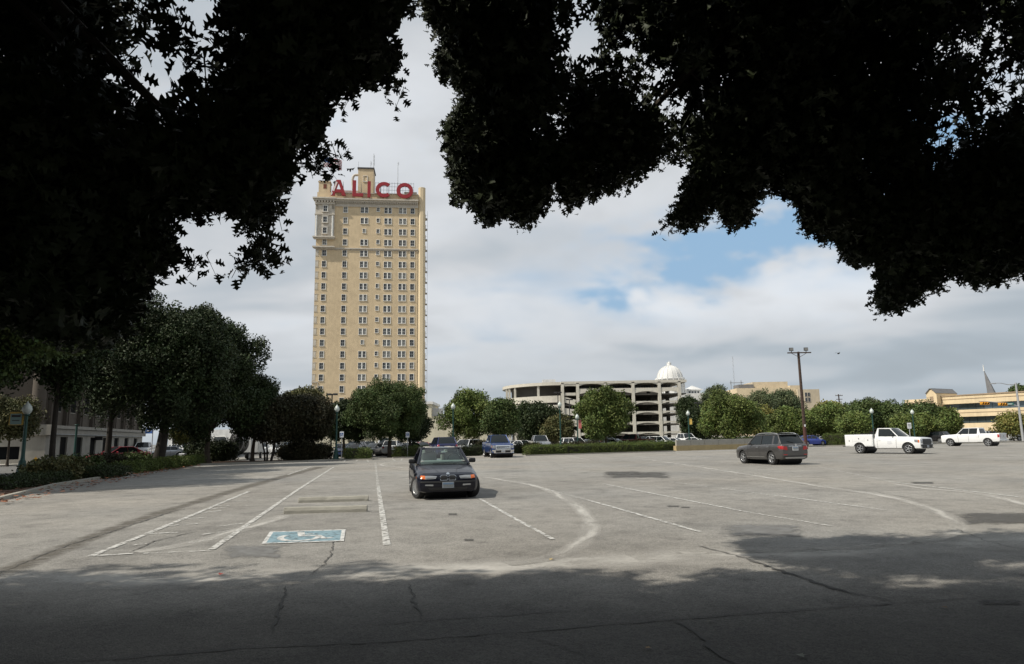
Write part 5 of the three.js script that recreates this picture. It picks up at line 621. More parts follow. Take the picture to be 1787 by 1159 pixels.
// --- rows of parked cars beyond the hedges
const COL = { white: paint(0.74, 0.75, 0.75, 0), silver: paint(0.42, 0.43, 0.45, 0.6), grey: paint(0.14, 0.145, 0.15, 0.5), black: paint(0.012, 0.012, 0.014, 0.2), red: paint(0.28, 0.015, 0.02, 0.3), maroon: paint(0.11, 0.015, 0.018, 0.3), blue: paint(0.03, 0.07, 0.24, 0.4), slate: paint(0.11, 0.15, 0.2, 0.5), beige: paint(0.42, 0.37, 0.28, 0.4) };
{
  const lights = (s, hy, ty, hwz) => { s.both('headlight', 'front', [[hwz - 0.3, hy - 0.06], [hwz, hy - 0.05]], [[hwz - 0.3, hy + 0.06], [hwz, hy + 0.06]], M.lens, 0.01, 4, 2); s.both('tail_light', 'rear', [[hwz - 0.24, ty - 0.08], [hwz, ty - 0.08]], [[hwz - 0.24, ty + 0.08], [hwz, ty + 0.08]], M.tail, 0.01, 4, 2); s.patch('grille', 'front', [[-0.4, hy - 0.08], [0.4, hy - 0.08]], [[-0.42, hy + 0.05], [0.42, hy + 0.05]], M.black, 0.012, 4, 2); return s.car; };
  const base = { sedan: lights(sedan(COL.white), 0.6, 0.78, 0.7), suv: lights(suv(COL.white), 0.8, 0.9, 0.78), pickup: lights(pickup(COL.white, true), 0.86, 0.98, 0.9) };
  const list = [
    // px, metres, kind, colour, heading x, heading z, label
    [598, 76, 'sedan', 'blue', 0.2, 1, 'small blue car in shade left of the short square hedge'], [623, 74, 'sedan', 'slate', 0.1, -1, 'slate blue car just above the short square hedge'], [626, 84, 'suv', 'black', 0.1, -1, 'black utility vehicle behind the slate blue car'], [654, 75, 'sedan', 'grey', -0.5, 0.9, 'dark grey car between the square hedge and the round tree trunk'],
    [645, 90, 'suv', 'white', 0.3, 1, 'white vehicle behind the dark grey car left of the round tree'], [672, 84, 'pickup', 'white', 0.25, 1, 'white pickup facing forward just left of the round tree trunk'], [689, 76, 'suv', 'white', 0.1, -1, 'white vehicle right behind the round tree trunk'], [712, 74, 'sedan', 'silver', -0.6, 0.8, 'silver car right of the twin tree trunks'], [724, 92, 'pickup', 'white', 0.05, -1, 'white pickup seen from behind under the second accessible parking sign'], [738, 88, 'sedan', 'red', 0.4, 1, 'red car partly hidden left of the navy vehicle'],
    [800, 84, 'sedan', 'white', -0.4, 0.9, 'white car right of the navy vehicle and lamp post'], [814, 74, 'suv', 'white', -0.45, 0.9, 'white vehicle between the navy vehicle and the blue pickup'], [832, 92, 'sedan', 'silver', 0.5, 0.9, 'silver car half hidden by the cab of the blue pickup'],
    [897, 96, 'sedan', 'white', 0.3, 1, 'leftmost white car right of the blue pickup'], [913, 92, 'sedan', 'white', 0.6, 0.8, 'white car between the blue pickup and the silver vehicle'], [942, 82, 'pickup', 'silver', 0.1, 1, 'silver pickup facing forward right of the blue pickup'], [930, 104, 'suv', 'grey', 0.4, 0.9, 'grey vehicle behind the silver pickup'],
    [1004, 84, 'suv', 'white', 0.55, 0.85, 'white utility vehicle by the lamp post with the red banner'], [1029, 90, 'sedan', 'silver', -0.7, 0.7, 'silver car right of the white utility vehicle by the red banner'], [1043, 98, 'sedan', 'red', 0.3, -1, 'red car seen low beside the maple trunk'], [1074, 90, 'sedan', 'silver', 0.7, 0.7, 'silver car right of the maple trunk above the long hedge'], [1062, 108, 'suv', 'black', 0.4, 0.9, 'black vehicle behind the maple trunk'], [1103, 92, 'pickup', 'maroon', -0.9, -0.5, 'dark maroon pickup above the middle of the long hedge'], [1131, 100, 'suv', 'black', 0.5, 0.9, 'black vehicle between the maroon pickup and the white utility vehicle'], [1121, 112, 'sedan', 'silver', 0.9, 0.3, 'silver car just right of the maroon pickup tail'], [1155, 92, 'suv', 'white', 0.75, 0.65, 'white utility vehicle with dark front near the right end of the long hedge'], [1178, 96, 'sedan', 'white', 0.8, 0.6, 'white car above the right end of the long hedge'], [1197, 98, 'pickup', 'white', 0.3, 1, 'white pickup behind the left end of the concrete barrier'], [1213, 92, 'sedan', 'white', 0.92, 0.4, 'white car side-on behind the barrier by the gold banner post'], [1226, 112, 'suv', 'black', 0.95, 0.3, 'long black vehicle right of the gold banner post'],
    [1276, 128, 'sedan', 'white', 0.9, 0.4, 'far white car above the middle of the barrier'], [1300, 128, 'sedan', 'white', 0.9, -0.4, 'far white car just left of the grey vehicle roof'], [1318, 132, 'sedan', 'silver', 0.9, 0.4, 'far silver car above the hood of the grey vehicle'], [1342, 132, 'suv', 'white', 0.95, 0.3, 'far white vehicle above the grey vehicle roof'], [1372, 126, 'pickup', 'grey', 0.9, 0.4, 'far grey pickup above the rear of the grey vehicle roof'], [1392, 140, 'sedan', 'white', 0.9, 0.4, 'far white car behind the wooden lamp pole'],
    [1433, 128, 'sedan', 'slate', 0.5, 0.85, 'slate car behind the blue sedan hood'], [1455, 122, 'suv', 'silver', 0.5, 0.85, 'silver vehicle above the low hedge left of the work truck'], [1478, 126, 'sedan', 'white', 0.4, 0.9, 'white car nearest the left end of the work truck'], [1514, 120, 'pickup', 'red', 0.9, 0.3, 'red truck showing over the bed of the work truck'], [1562, 118, 'suv', 'white', 0.6, 0.8, 'white vehicle over the cab of the work truck'], [1588, 116, 'sedan', 'white', 0.3, 1, 'white car under the white square sign'], [1604, 112, 'sedan', 'silver', 0.3, 1, 'silver car right of the white square sign'], [1630, 104, 'suv', 'black', -0.5, -0.85, 'black vehicle left of the hood of the white pickup'], [1648, 116, 'sedan', 'white', 0.9, -0.3, 'white car behind the hood of the white pickup'], [1655, 128, 'sedan', 'silver', 0.9, 0.3, 'silver car roof above the hood of the white pickup'],
    [1722, 128, 'sedan', 'grey', 0.9, 0.3, 'grey car roof behind the bed of the white pickup'], [1740, 132, 'suv', 'silver', 0.9, 0.3, 'silver vehicle roof behind the tailgate of the white pickup'], [1762, 112, 'suv', 'white', -0.8, -0.55, 'white utility vehicle right of the white pickup tailgate'], [1778, 116, 'suv', 'grey', -0.5, -0.8, 'grey vehicle beside the white one at the right edge'], [1800, 120, 'sedan', 'silver', 0.9, 0.3, 'silver car cut by the right edge of the view'],
    [249, 92, 'pickup', 'white', 0.35, 1, 'white pickup on the far street left of the leaning tree trunk'], [290, 84, 'sedan', 'silver', -0.8, 0.6, 'silver sedan right of the leaning tree trunk on the left street'], [316, 108, 'suv', 'white', 0.9, 0.3, 'white vehicle beyond the green signal posts on the left street'], [345, 112, 'sedan', 'beige', 0.9, 0.3, 'pale beige car under the red traffic light'], [374, 100, 'suv', 'black', 0.9, 0.3, 'black vehicle left of the tank trailer'], [457, 100, 'suv', 'white', 0.3, 1, 'white van right of the white box trailer in shade'], [484, 104, 'sedan', 'white', 0.5, 0.9, 'white car in the shade under the reddish tree'], [520, 96, 'suv', 'slate', 0.9, 0.3, 'slate vehicle in the shade left of the green lamp post'], [555, 92, 'sedan', 'black', 0.6, 0.8, 'black car in the shade close left of the green lamp post'],
  ];
  const first = {}; const nm = { sedan: 'parked_car', suv: 'parked_suv', pickup: 'parked_pickup' }, ct = { sedan: 'car', suv: 'car', pickup: 'pickup' };
  for (const [px, D, kind, col, hx, hz, label] of list) { const c = first[kind] ? base[kind].clone() : base[kind]; first[kind] = 1; c.traverse((m) => { if (m.name === 'body' || m.name === 'roof' || m.name === 'pillar' || m.name === 'wing_mirror' && kind !== 'pickup' || m.name === 'door_handle') m.material = COL[col]; }); const p = at(px, D); place(c, nm[kind], label, ct[kind], p, hx, hz, 'vehicles parked beyond the hedges'); }
}
// trailers on the left
{
  const p = at(412, 66), o = thing('tank_trailer', 'dark round-ended tank trailer in shade left of the white box trailer', 'trailer', p, 0.25); mesh('tank', new THREE.CapsuleGeometry(1.05, 3.6, 6, 24).rotateX(Math.PI / 2).scale(0.62, 1, 1).translate(0, 1.72, -2), M.darkSteel, o); const rim = new MB(); rim.add(new THREE.TorusGeometry(1.0, 0.06, 6, 28).scale(0.62, 1, 1).translate(0, 1.72, 0.4)); rim.build('end_ring', M.galv, o); new MB().box(1.2, 0.14, 4.6, 0, 0.62, -1.8).box(2.0, 0.1, 0.3, 0, 0.7, 0.3).build('chassis', M.black, o); const wp = wheelParts(0.36, 0.22, 6); for (const z of [-1.6, -2.4]) for (const s of [-1, 1]) { const w = addWheel(o, wp, s * 0.85, 0.36, z); w.rotation.y = s * Math.PI / 2; }
  const q = at(437, 72), b = thing('box_trailer', 'white box trailer parked under the reddish trees on the left', 'trailer', q, 0.2); new MB().rbox(1.5, 1.9, 3.2, 0.08, 0, 1.55, -1.6).build('box', M.whitePaint, b); new MB().box(1.4, 0.12, 3.8, 0, 0.5, -1.5).build('chassis', M.black, b); new MB().box(0.03, 1.7, 0.03, 0, 1.5, 0.01).box(0.1, 0.3, 0.04, 0.12, 1.4, 0.02).build('door_bar', M.galv, b); const w2 = wheelParts(0.34, 0.2, 6); for (const s of [-1, 1]) { const w = addWheel(b, w2, s * 0.72, 0.34, -1.7); w.rotation.y = s * Math.PI / 2; }
}
// ---------------------------------------------------------------- foliage
function leafSpray(n, size, seed, spread = 0.5) {             // loose clump of bent leaf blades
  const r = rng(seed), P = [], I = [];
  for (let i = 0; i < n; i++) {
    const c = V(r() - 0.5, r() - 0.5, r() - 0.5).multiplyScalar(2).clampLength(0, 1).multiplyScalar(spread), d = V(r() - 0.5, (r() - 0.7) * 0.9, r() - 0.5).normalize(), s = d.clone().cross(V(r() - 0.5, r() - 0.5, r() - 0.5)).normalize(), u = d.clone().cross(s), l = size * (0.7 + r() * 0.6), w = l * 0.36, b = P.length / 3;
    const pts = [c, c.clone().addScaledVector(d, l * 0.5).addScaledVector(s, w).addScaledVector(u, l * 0.1), c.clone().addScaledVector(d, l).addScaledVector(u, -l * 0.08), c.clone().addScaledVector(d, l * 0.5).addScaledVector(s, -w).addScaledVector(u, l * 0.1)];
    for (const p of pts) P.push(p.x, p.y, p.z); I.push(b, b + 1, b + 2, b, b + 2, b + 3);
  }
  const g = new THREE.BufferGeometry(); g.setAttribute('position', new THREE.Float32BufferAttribute(P, 3)); g.setIndex(I); g.computeVertexNormals(); return g;
}
const SPRAY = [leafSpray(36, 0.2, 1, 0.55), leafSpray(36, 0.2, 2, 0.55)], SMALL = leafSpray(26, 0.16, 4, 0.5);
const leafMat = (r, g, b, tr = 0.0) => { const m = Mat(r, g, b, 0.6, 0, { side: THREE.DoubleSide, specularIntensity: 0.45 }); return m; };
const LM = { mid: leafMat(0.054, 0.082, 0.027), fresh: leafMat(0.088, 0.122, 0.034), dark: leafMat(0.024, 0.038, 0.014), olive: leafMat(0.075, 0.080, 0.034), yellow: leafMat(0.15, 0.155, 0.045), reddish: leafMat(0.030, 0.030, 0.016), hedge: leafMat(0.072, 0.105, 0.026), grey: leafMat(0.075, 0.098, 0.052), near: leafMat(0.021, 0.029, 0.011) };
function inst(name, geo, mat, mats, cols, parent) { const m = new THREE.InstancedMesh(geo, mat, mats.length); m.name = name; m.castShadow = m.receiveShadow = true; mats.forEach((q, i) => m.setMatrixAt(i, q)); if (cols) cols.forEach((c, i) => m.setColorAt(i, c)); m.userData.kind = 'stuff'; parent.add(m); return m; }
const RQ = (r) => new THREE.Quaternion().setFromEuler(new THREE.Euler(r() * 6.3, r() * 6.3, r() * 6.3));
function tree(o) {                                             // o: name, label, p (ground), h, cb (crown base), rx, n, mat, ...
  const r = rng(o.seed), t = thing(o.name ?? 'street_tree', o.label, 'tree', o.p, 0, o.group), { h, cb, rx } = o, rz = o.rz ?? rx, cy = (h + cb) / 2, ry = (h - cb) / 2, k = o.stems ?? 1, tr = o.tr ?? h * 0.024, b = new MB(), lean = o.lean ?? V(0, 0, 0);
  const lobes = []; const nl = o.lobes ? o.lobes * 2 : 46; const sc = (o.lobe ?? 0.42) * 0.68;
  for (let i = 0; i < nl; i++) { const y = 1 - 2 * (i + 0.5) / nl, ph = i * 2.39996 + r() * 0.9, q = Math.sqrt(1 - y * y), f = (1 - sc) * (0.55 + r() * 0.62); lobes.push({ c: V(lean.x + Math.cos(ph) * q * rx * f, cy + y * ry * f, lean.z + Math.sin(ph) * q * rz * f), s: sc * (0.6 + r() * 0.7) }); }
  lobes.push({ c: V(lean.x, cy, lean.z), s: 0.55 });
  for (let s = 0; s < k; s++) { const a = s / k * 6.28 + r(), base = V(Math.cos(a) * (k > 1 ? 0.28 : 0), -0.05, Math.sin(a) * (k > 1 ? 0.28 : 0)), fork = V(base.x * 2.2 + lean.x * 0.6 + (r() - 0.5) * 0.3, cb + ry * 0.25, base.z * 2.2 + lean.z * 0.6); b.tube([base, base.clone().lerp(fork, 0.45).add(V((r() - 0.5) * 0.2, 0, (r() - 0.5) * 0.2)), fork], tr / Math.sqrt(k), tr * 0.62 / Math.sqrt(k), 9, 10); if (k === 1) b.cyl(tr * 1.02, tr * 1.5, 0.35, base.x, 0.12, base.z, 10); for (let i = s; i < lobes.length; i += Math.max(k, 4)) b.tube([fork.clone().add(V(0, -ry * 0.15 * r(), 0)), fork.clone().lerp(lobes[i].c, 0.55).add(V((r() - 0.5) * 0.3, r() * 0.35, (r() - 0.5) * 0.3)), lobes[i].c], tr * 0.4 / Math.sqrt(k), tr * 0.1, 6, 8); }
  b.build('trunk', o.bark ?? M.bark, t);
  const mats = [[], []], cols = [[], []], q = new THREE.Matrix4(), n = o.n ?? 1500, sz = o.leaf ?? 1;
  for (let i = 0; i < n; i++) {
    const lb = lobes[Math.floor(r() * lobes.length)], d = V(r() - 0.5, r() - 0.5, r() - 0.5).normalize(), rad = Math.pow(r(), 0.32), rough = 1 + (r() < 0.10 ? 0.35 * r() : 0), p = V(lb.c.x + d.x * lb.s * rx * rad * rough, lb.c.y + d.y * lb.s * ry * rad * rough, lb.c.z + d.z * lb.s * rz * rad * rough);
    if (p.y < cb - 0.3) continue; const s = sz * (0.75 + r() * 0.6), w = i & 1; mats[w].push(q.compose(p, RQ(r), V(s, s, s)).clone());
    const v = 0.5 + r() * 0.6 + 0.6 * vnoise(p.x * 0.8 + o.seed, p.y * 0.8 + p.z * 0.6) , y2 = r(); cols[w].push(new THREE.Color(v * (0.9 + y2 * 0.3), v, v * (0.85 + r() * 0.2)));
  }
  inst('crown', SPRAY[0], o.mat, mats[0], cols[0], t); inst('crown', SPRAY[1], o.mat, mats[1], cols[1], t); return t;
}
const px2 = (D) => D / 1180;
function treeAt(cx, xr, yt, yb, D, label, seed, mat, o = {}) { const p = at(cx, D), h = Z(cx, yt, D).y, cb = Math.max(0.9, Z(cx, yb, D).y); return tree({ label, p, h, cb, rx: xr * px2(D) * 1.04, seed, mat, n: Math.round((o.dens ?? 1) * 1300), leaf: (o.leafK ?? 1) * clamp(D / 95, 0.7, 1.7), ...o }); }
treeAt(681, 71, 663, 771, 68, 'large round dark green tree directly below the tower', 11, LM.mid, { n: 4600, leafK: 0.85, lobes: 34, lobe: 0.36, tr: 0.24 });
treeAt(716, 34, 700, 772, 72, 'smaller crown merging behind the right side of the large round tree', 12, LM.dark, { n: 1100, tr: 0.16 });
treeAt(818, 48, 674, 766, 80, 'loose light green tree left of the bushy tree above the blue pickup', 13, LM.fresh, { n: 1150, tr: 0.15, lobe: 0.34 });
treeAt(875, 33, 692, 762, 76, 'dense bushy tree right behind the blue pickup', 14, LM.mid, { n: 1500, tr: 0.15 });
treeAt(938, 42, 697, 778, 96, 'soft drooping dark tree in front of the curved garage ramp', 15, LM.dark, { n: 1700, tr: 0.17 });
treeAt(975, 26, 722, 778, 92, 'small olive tree behind the green lamp post by the long hedge', 16, LM.olive, { n: 700, tr: 0.1 });
treeAt(1058, 50, 671, 766, 88, 'maple with spreading crown in front of the middle of the parking garage', 17, LM.fresh, { n: 1800, tr: 0.18, lobe: 0.36 });
treeAt(1042, 18, 725, 768, 86, 'low side crown at the foot of the maple before the garage', 18, LM.fresh, { n: 350, tr: 0.07 });
treeAt(1275, 52, 684, 765, 100, 'broad bright green tree right of the gold banner post', 19, LM.fresh, { n: 2300, tr: 0.18 });
treeAt(1252, 22, 671, 730, 215, 'tall far tree behind the right edge of the garage', 20, LM.grey, { n: 700, tr: 0.3 });
treeAt(1219, 30, 712, 768, 108, 'dark small-leaved tree at the right end of the garage', 21, LM.dark, { n: 1000, tr: 0.13 });
treeAt(1205, 22, 690, 735, 190, 'far dark tree between the garage and the white cupola', 22, LM.dark, { n: 600, tr: 0.2 });
treeAt(1336, 27, 712, 768, 120, 'yellow-green autumn tree behind the grey vehicle roof', 23, LM.yellow, { n: 800, tr: 0.12 });
treeAt(1357, 20, 724, 768, 116, 'small green tree just right of the yellow-green autumn tree', 24, LM.mid, { n: 600, tr: 0.12 });
treeAt(1330, 32, 683, 730, 200, 'far tree in front of the left half of the tan block', 25, LM.grey, { n: 900, tr: 0.25 });
treeAt(1372, 34, 682, 730, 205, 'far bluish green tree in front of the tan block centre', 26, LM.grey, { n: 1100, tr: 0.25 });
treeAt(1385, 44, 712, 764, 112, 'bright green tree just behind the wooden lamp pole', 27, LM.fresh, { n: 1500, tr: 0.15 });
treeAt(1441, 40, 708, 764, 114, 'yellowish green tree right of the wooden lamp pole', 28, LM.fresh, { n: 1400, tr: 0.15 });
treeAt(1452, 26, 702, 740, 160, 'pale yellow-green crown below the distant utility pole', 29, LM.yellow, { n: 700, tr: 0.18 });
treeAt(1500, 42, 702, 760, 122, 'rounded green tree above the locker bed of the work truck', 30, LM.mid, { n: 1600, tr: 0.16 });
treeAt(1493, 26, 722, 766, 104, 'low bright tree directly over the work truck', 31, LM.fresh, { n: 700, tr: 0.11 });
treeAt(1552, 40, 702, 758, 124, 'rounded green tree between the two globe lamps', 32, LM.mid, { n: 1500, tr: 0.16 });
treeAt(1612, 46, 704, 760, 118, 'broad green tree left of the cream building windows', 33, LM.mid, { n: 1700, tr: 0.17 });
treeAt(1655, 20, 716, 756, 114, 'outer right crown reaching in front of the cream building', 34, LM.fresh, { n: 560, tr: 0.1 });
treeAt(1598, 38, 724, 768, 106, 'low tree with sun-bleached edge behind the white square sign', 35, LM.fresh, { n: 1100, tr: 0.15 });
treeAt(1770, 26, 722, 775, 108, 'thin sparse tree before the lower windows of the cream building', 36, LM.yellow, { n: 260, tr: 0.08 });
treeAt(1790, 14, 676, 700, 170, 'tree top peeking over the right end of the cream building', 37, LM.mid, { n: 400, tr: 0.15 });
treeAt(1453, 30, 706, 735, 260, 'far low dark tree clump left of the distant utility pole', 38, LM.grey, { n: 500, tr: 0.2 });
treeAt(1522, 16, 696, 725, 250, 'far single tree top above the row right of the utility pole', 39, LM.grey, { n: 400, tr: 0.2 });
// darker trees along the left median and street
treeAt(362, 84, 535, 775, 57, 'tall dark dense tree with feathery outline left of the tower', 41, LM.dark, { n: 4200, leafK: 1.15, tr: 0.25, lobes: 30, lobe: 0.34 });
treeAt(440, 46, 645, 775, 60, 'medium dark tree just right of the tall feathery one', 42, LM.dark, { n: 2000, tr: 0.18 });
treeAt(527, 52, 681, 778, 62, 'reddish many-stemmed tree in front of the left foot of the tower', 43, LM.reddish, { n: 2100, tr: 0.2, stems: 5, bark: M.barkDark });
treeAt(468, 42, 690, 776, 60, 'dark reddish many-stemmed tree over the white box trailer', 44, LM.reddish, { n: 1700, tr: 0.18, stems: 4, bark: M.barkDark });
treeAt(600, 46, 700, 772, 70, 'dark tree behind the green lamp post left of the large round tree', 45, LM.dark, { n: 1700, tr: 0.16 });
treeAt(527, 38, 679, 720, 74, 'sunlit top of a tree behind the reddish many-stemmed one', 46, LM.olive, { n: 1000, tr: 0.16 });
treeAt(272, 96, 515, 758, 47, 'dark tree with a thick leaning trunk behind the clipped hedge', 47, LM.dark, { n: 3400, leafK: 1.1, tr: 0.42, lean: V(1.0, 0, 0), bark: M.barkDark });
treeAt(186, 80, 480, 758, 52, 'dark street tree before the brown corner building', 48, LM.dark, { n: 2300, tr: 0.25, bark: M.barkDark });
tree({ label: 'large tree at the left edge whose low limb enters the view', p: V(-25.8, 0, -27), h: 12.5, cb: 2.9, rx: 8.6, rz: 7.5, seed: 49, mat: leafMat(0.04, 0.062, 0.02), n: 6500, leaf: 0.74, lobes: 34, lobe: 0.34, tr: 0.36, bark: M.barkDark });
tree({ label: 'tall dark tree behind the large one at the left edge', p: V(-31, 0, -37), h: 13.5, cb: 3.9, rx: 8.6, rz: 6.2, seed: 50, mat: LM.dark, n: 5200, leaf: 0.8, lobes: 30, lobe: 0.36, tr: 0.35, bark: M.barkDark });
treeAt(88, 66, 440, 704, 36, 'dark drooping crown hanging before the brown upper wall', 53, LM.dark, { n: 2600, tr: 0.16, bark: M.barkDark });
treeAt(12, 44, 690, 770, 58, 'slim small tree by the shop window of the corner building', 51, LM.olive, { n: 650, tr: 0.11 });
treeAt(325, 26, 735, 775, 78, 'bright yellow-green tree glimpsed under the dark crowns', 52, LM.yellow, { n: 700, tr: 0.12 });
// hedges: clipped blocks of small leaves
function hedge(a, b, w, h, label, seed, mat = LM.hedge, dens = 1) {
  const A = a.clone(), B = b.clone(), L = A.distanceTo(B), r = rng(seed), o = thing('hedge', label, 'hedge', A.clone().lerp(B, 0.5), Math.atan2(-(B.z - A.z), B.x - A.x)), mats = [], cols = [], q = new THREE.Matrix4();
  mesh('twig_core', new RoundedBoxGeometry(L - 0.2, h - 0.12, w - 0.2, 2, 0.08).translate(0, h / 2 - 0.06, 0), Mat(0.022, 0.022, 0.012, 1), o);
  const area = L * w + 2 * L * h + 2 * w * h, n = Math.round(area * 26 * dens);
  for (let i = 0; i < n; i++) { const u = r() * area; let p; if (u < L * w) p = V((r() - 0.5) * L, h, (r() - 0.5) * w); else if (u < L * w + 2 * L * h) p = V((r() - 0.5) * L, r() * h, (r() < 0.5 ? -1 : 1) * w / 2); else p = V((r() < 0.5 ? -1 : 1) * L / 2, r() * h, (r() - 0.5) * w); const wob = (fbm(p.x * 0.9 + seed, p.z + p.y, 3, 0, seed) - 0.5); p.y = Math.max(0.08, p.y * (1 + wob * 0.10) - 0.1 + (r() - 0.5) * 0.09); p.z *= 1 + wob * 0.12; p.x += (r() - 0.5) * 0.1; const s = 0.34 + r() * 0.22; mats.push(q.compose(p, RQ(r), V(s, s, s)).clone()); const v = 0.6 + r() * 0.75; cols.push(new THREE.Color(v * (0.95 + r() * 0.25), v, v * 0.9)); }
  inst('leaves', SMALL, mat, mats, cols, o); return o;
}
const up = (px, D, y) => Z(px, y, D).y;
hedge(at(603, 61), at(645, 61), 1.1, 0.95, 'short square clipped hedge between the lamp post and the tree gap', 1); hedge(at(691, 66), at(752, 68), 1.1, 1.0, 'clipped hedge behind the left fender of the black sedan', 2); hedge(at(798, 68), at(838, 69), 1.1, 1.0, 'clipped hedge piece left of the blue pickup', 3, LM.dark);
{ const a = G(919, 794.5), b = G(1177, 786.5); hedge(a, b, 1.2, 0.88, 'long clipped hedge running from the blue pickup to the concrete barrier', 4); } hedge(at(893, 76), at(922, 78), 1.0, 1.0, 'dark hedge stub just right of the blue pickup', 5, LM.dark); hedge(at(1440, 98), at(1486, 96), 1.4, 1.5, 'low hedge between the blue sedan and the work truck', 6);
hedge(V(-19.2, 0, -25.5), V(-20.3, 0, -31.0), 1.2, 0.42, 'dark low hedge round the left lamp post base', 7, LM.dark); hedge(V(-20.3, 0, -33.6), V(-21.0, 0, -36.8), 1.0, 0.52, 'short rounded hedge in the mulch bed', 8, LM.dark); hedge(V(-21.8, 0, -38.5), V(-23.1, 0, -44.5), 1.1, 0.58, 'clipped hedge in front of the red sedan', 9); hedge(V(-23.3, 0, -45.4), V(-25.2, 0, -55), 1.1, 0.65, 'clipped hedge running to the leaning trunk', 10); hedge(at(660, 80), at(880, 84), 1.0, 0.9, 'far dark hedge line under the parked cars behind the round tree', 11, LM.dark, 0.6); hedge(at(1225, 112), at(1345, 120), 1.2, 1.2, 'far hedge beyond the barrier under the bright tree', 12, LM.mid, 0.7); hedge(at(1655, 140), at(1850, 132), 1.4, 1.6, 'hedge along the foot of the cream building', 13, LM.fresh, 0.6);
function shrub(p, rx, h, label, seed, mat, n = 420) { const r = rng(seed), o = thing('shrub', label, 'shrub', p), mats = [], cols = [], q = new THREE.Matrix4(), b = new MB(); for (let i = 0; i < 7; i++) { const a = r() * 6.28; b.bar(V(0, 0, 0), V(Math.cos(a) * rx * 0.7, h * (0.5 + r() * 0.4), Math.sin(a) * rx * 0.7), 0.02, 0.008, 5); } b.build('stem', M.barkDark, o); for (let i = 0; i < n; i++) { const d = V(r() - 0.5, r() - 0.5, r() - 0.5).normalize().multiplyScalar(Math.pow(r(), 0.4)), s = 0.5 + r() * 0.45; mats.push(q.compose(V(d.x * rx, Math.max(0.08, h * 0.5 + d.y * h * 0.5), d.z * rx), RQ(r), V(s, s, s)).clone()); const v = 0.6 + r() * 0.8; cols.push(new THREE.Color(v * (0.9 + r() * 0.35), v, v * 0.9)); } inst('leaves', SMALL, mat, mats, cols, o); }
shrub(V(-21.1, 0, -31.6), 1.0, 0.8, 'olive bush right of the left lamp post', 21, LM.olive); shrub(V(-22.4, 0, -34.4), 1.2, 0.85, 'tall olive bush behind the short rounded hedge', 22, LM.olive); shrub(V(-23.3, 0, -37.2), 1.1, 0.85, 'bush left of the clipped hedge before the red sedan', 23, LM.mid); shrub(V(-24.6, 0, -42), 1.1, 0.85, 'bush with brownish leaves in front of the red sedan', 24, LM.reddish); shrub(V(-26.0, 0, -47.5), 1.0, 0.85, 'green bush near the leaning trunk', 25, LM.mid);
[[345, 62], [368, 61], [392, 62], [505, 64], [520, 62], [545, 63], [560, 66]].forEach(([px, D], i) => shrub(at(px, D), 1.2, i > 2 ? 1.35 : 1.9, ['dark bush left under the tall feathery tree', 'dark bush in the middle under the tall feathery tree', 'dark bush left of the tank trailer', 'reddish bush left of the many stems', 'reddish bush at the many stems', 'reddish bush right of the many stems', 'brownish bush close to the green lamp post'][i], 30 + i, i > 2 ? LM.reddish : LM.dark, 300));
[[930, 76], [978, 78], [1000, 78], [1018, 79], [1040, 82]].forEach(([px, D], i) => shrub(at(px, D), 1.1, 1.0, ['olive flowers above the left end of the long hedge', 'reddish flowering bush behind the long hedge at the lamp post', 'reddish flowering bush right of the lamp post at the long hedge', 'brownish bush behind the long hedge by the red banner', 'dry bush behind the long hedge below the maple'][i], 50 + i, i ? LM.reddish : LM.olive, 240)); shrub(at(845, 74), 1.0, 1.4, 'reddish bush behind the blue pickup left side', 57, LM.reddish, 200); shrub(at(815, 74), 1.0, 1.5, 'dark reddish bush above the hedge left of the blue pickup', 58, LM.reddish, 200);
for (let i = 0; i < 5; i++) { const px = 1165 - i * 22; shrub(at(px, 79 + (4 - i)), 1.0, 1.0, ['low green bush at the right end of the long hedge', 'green bush next to the right end bush of the long hedge', 'green bush under the white utility vehicle', 'green bush under the maroon pickup', 'green bush left of the maroon pickup'][i], 60 + i, LM.mid, 160); }
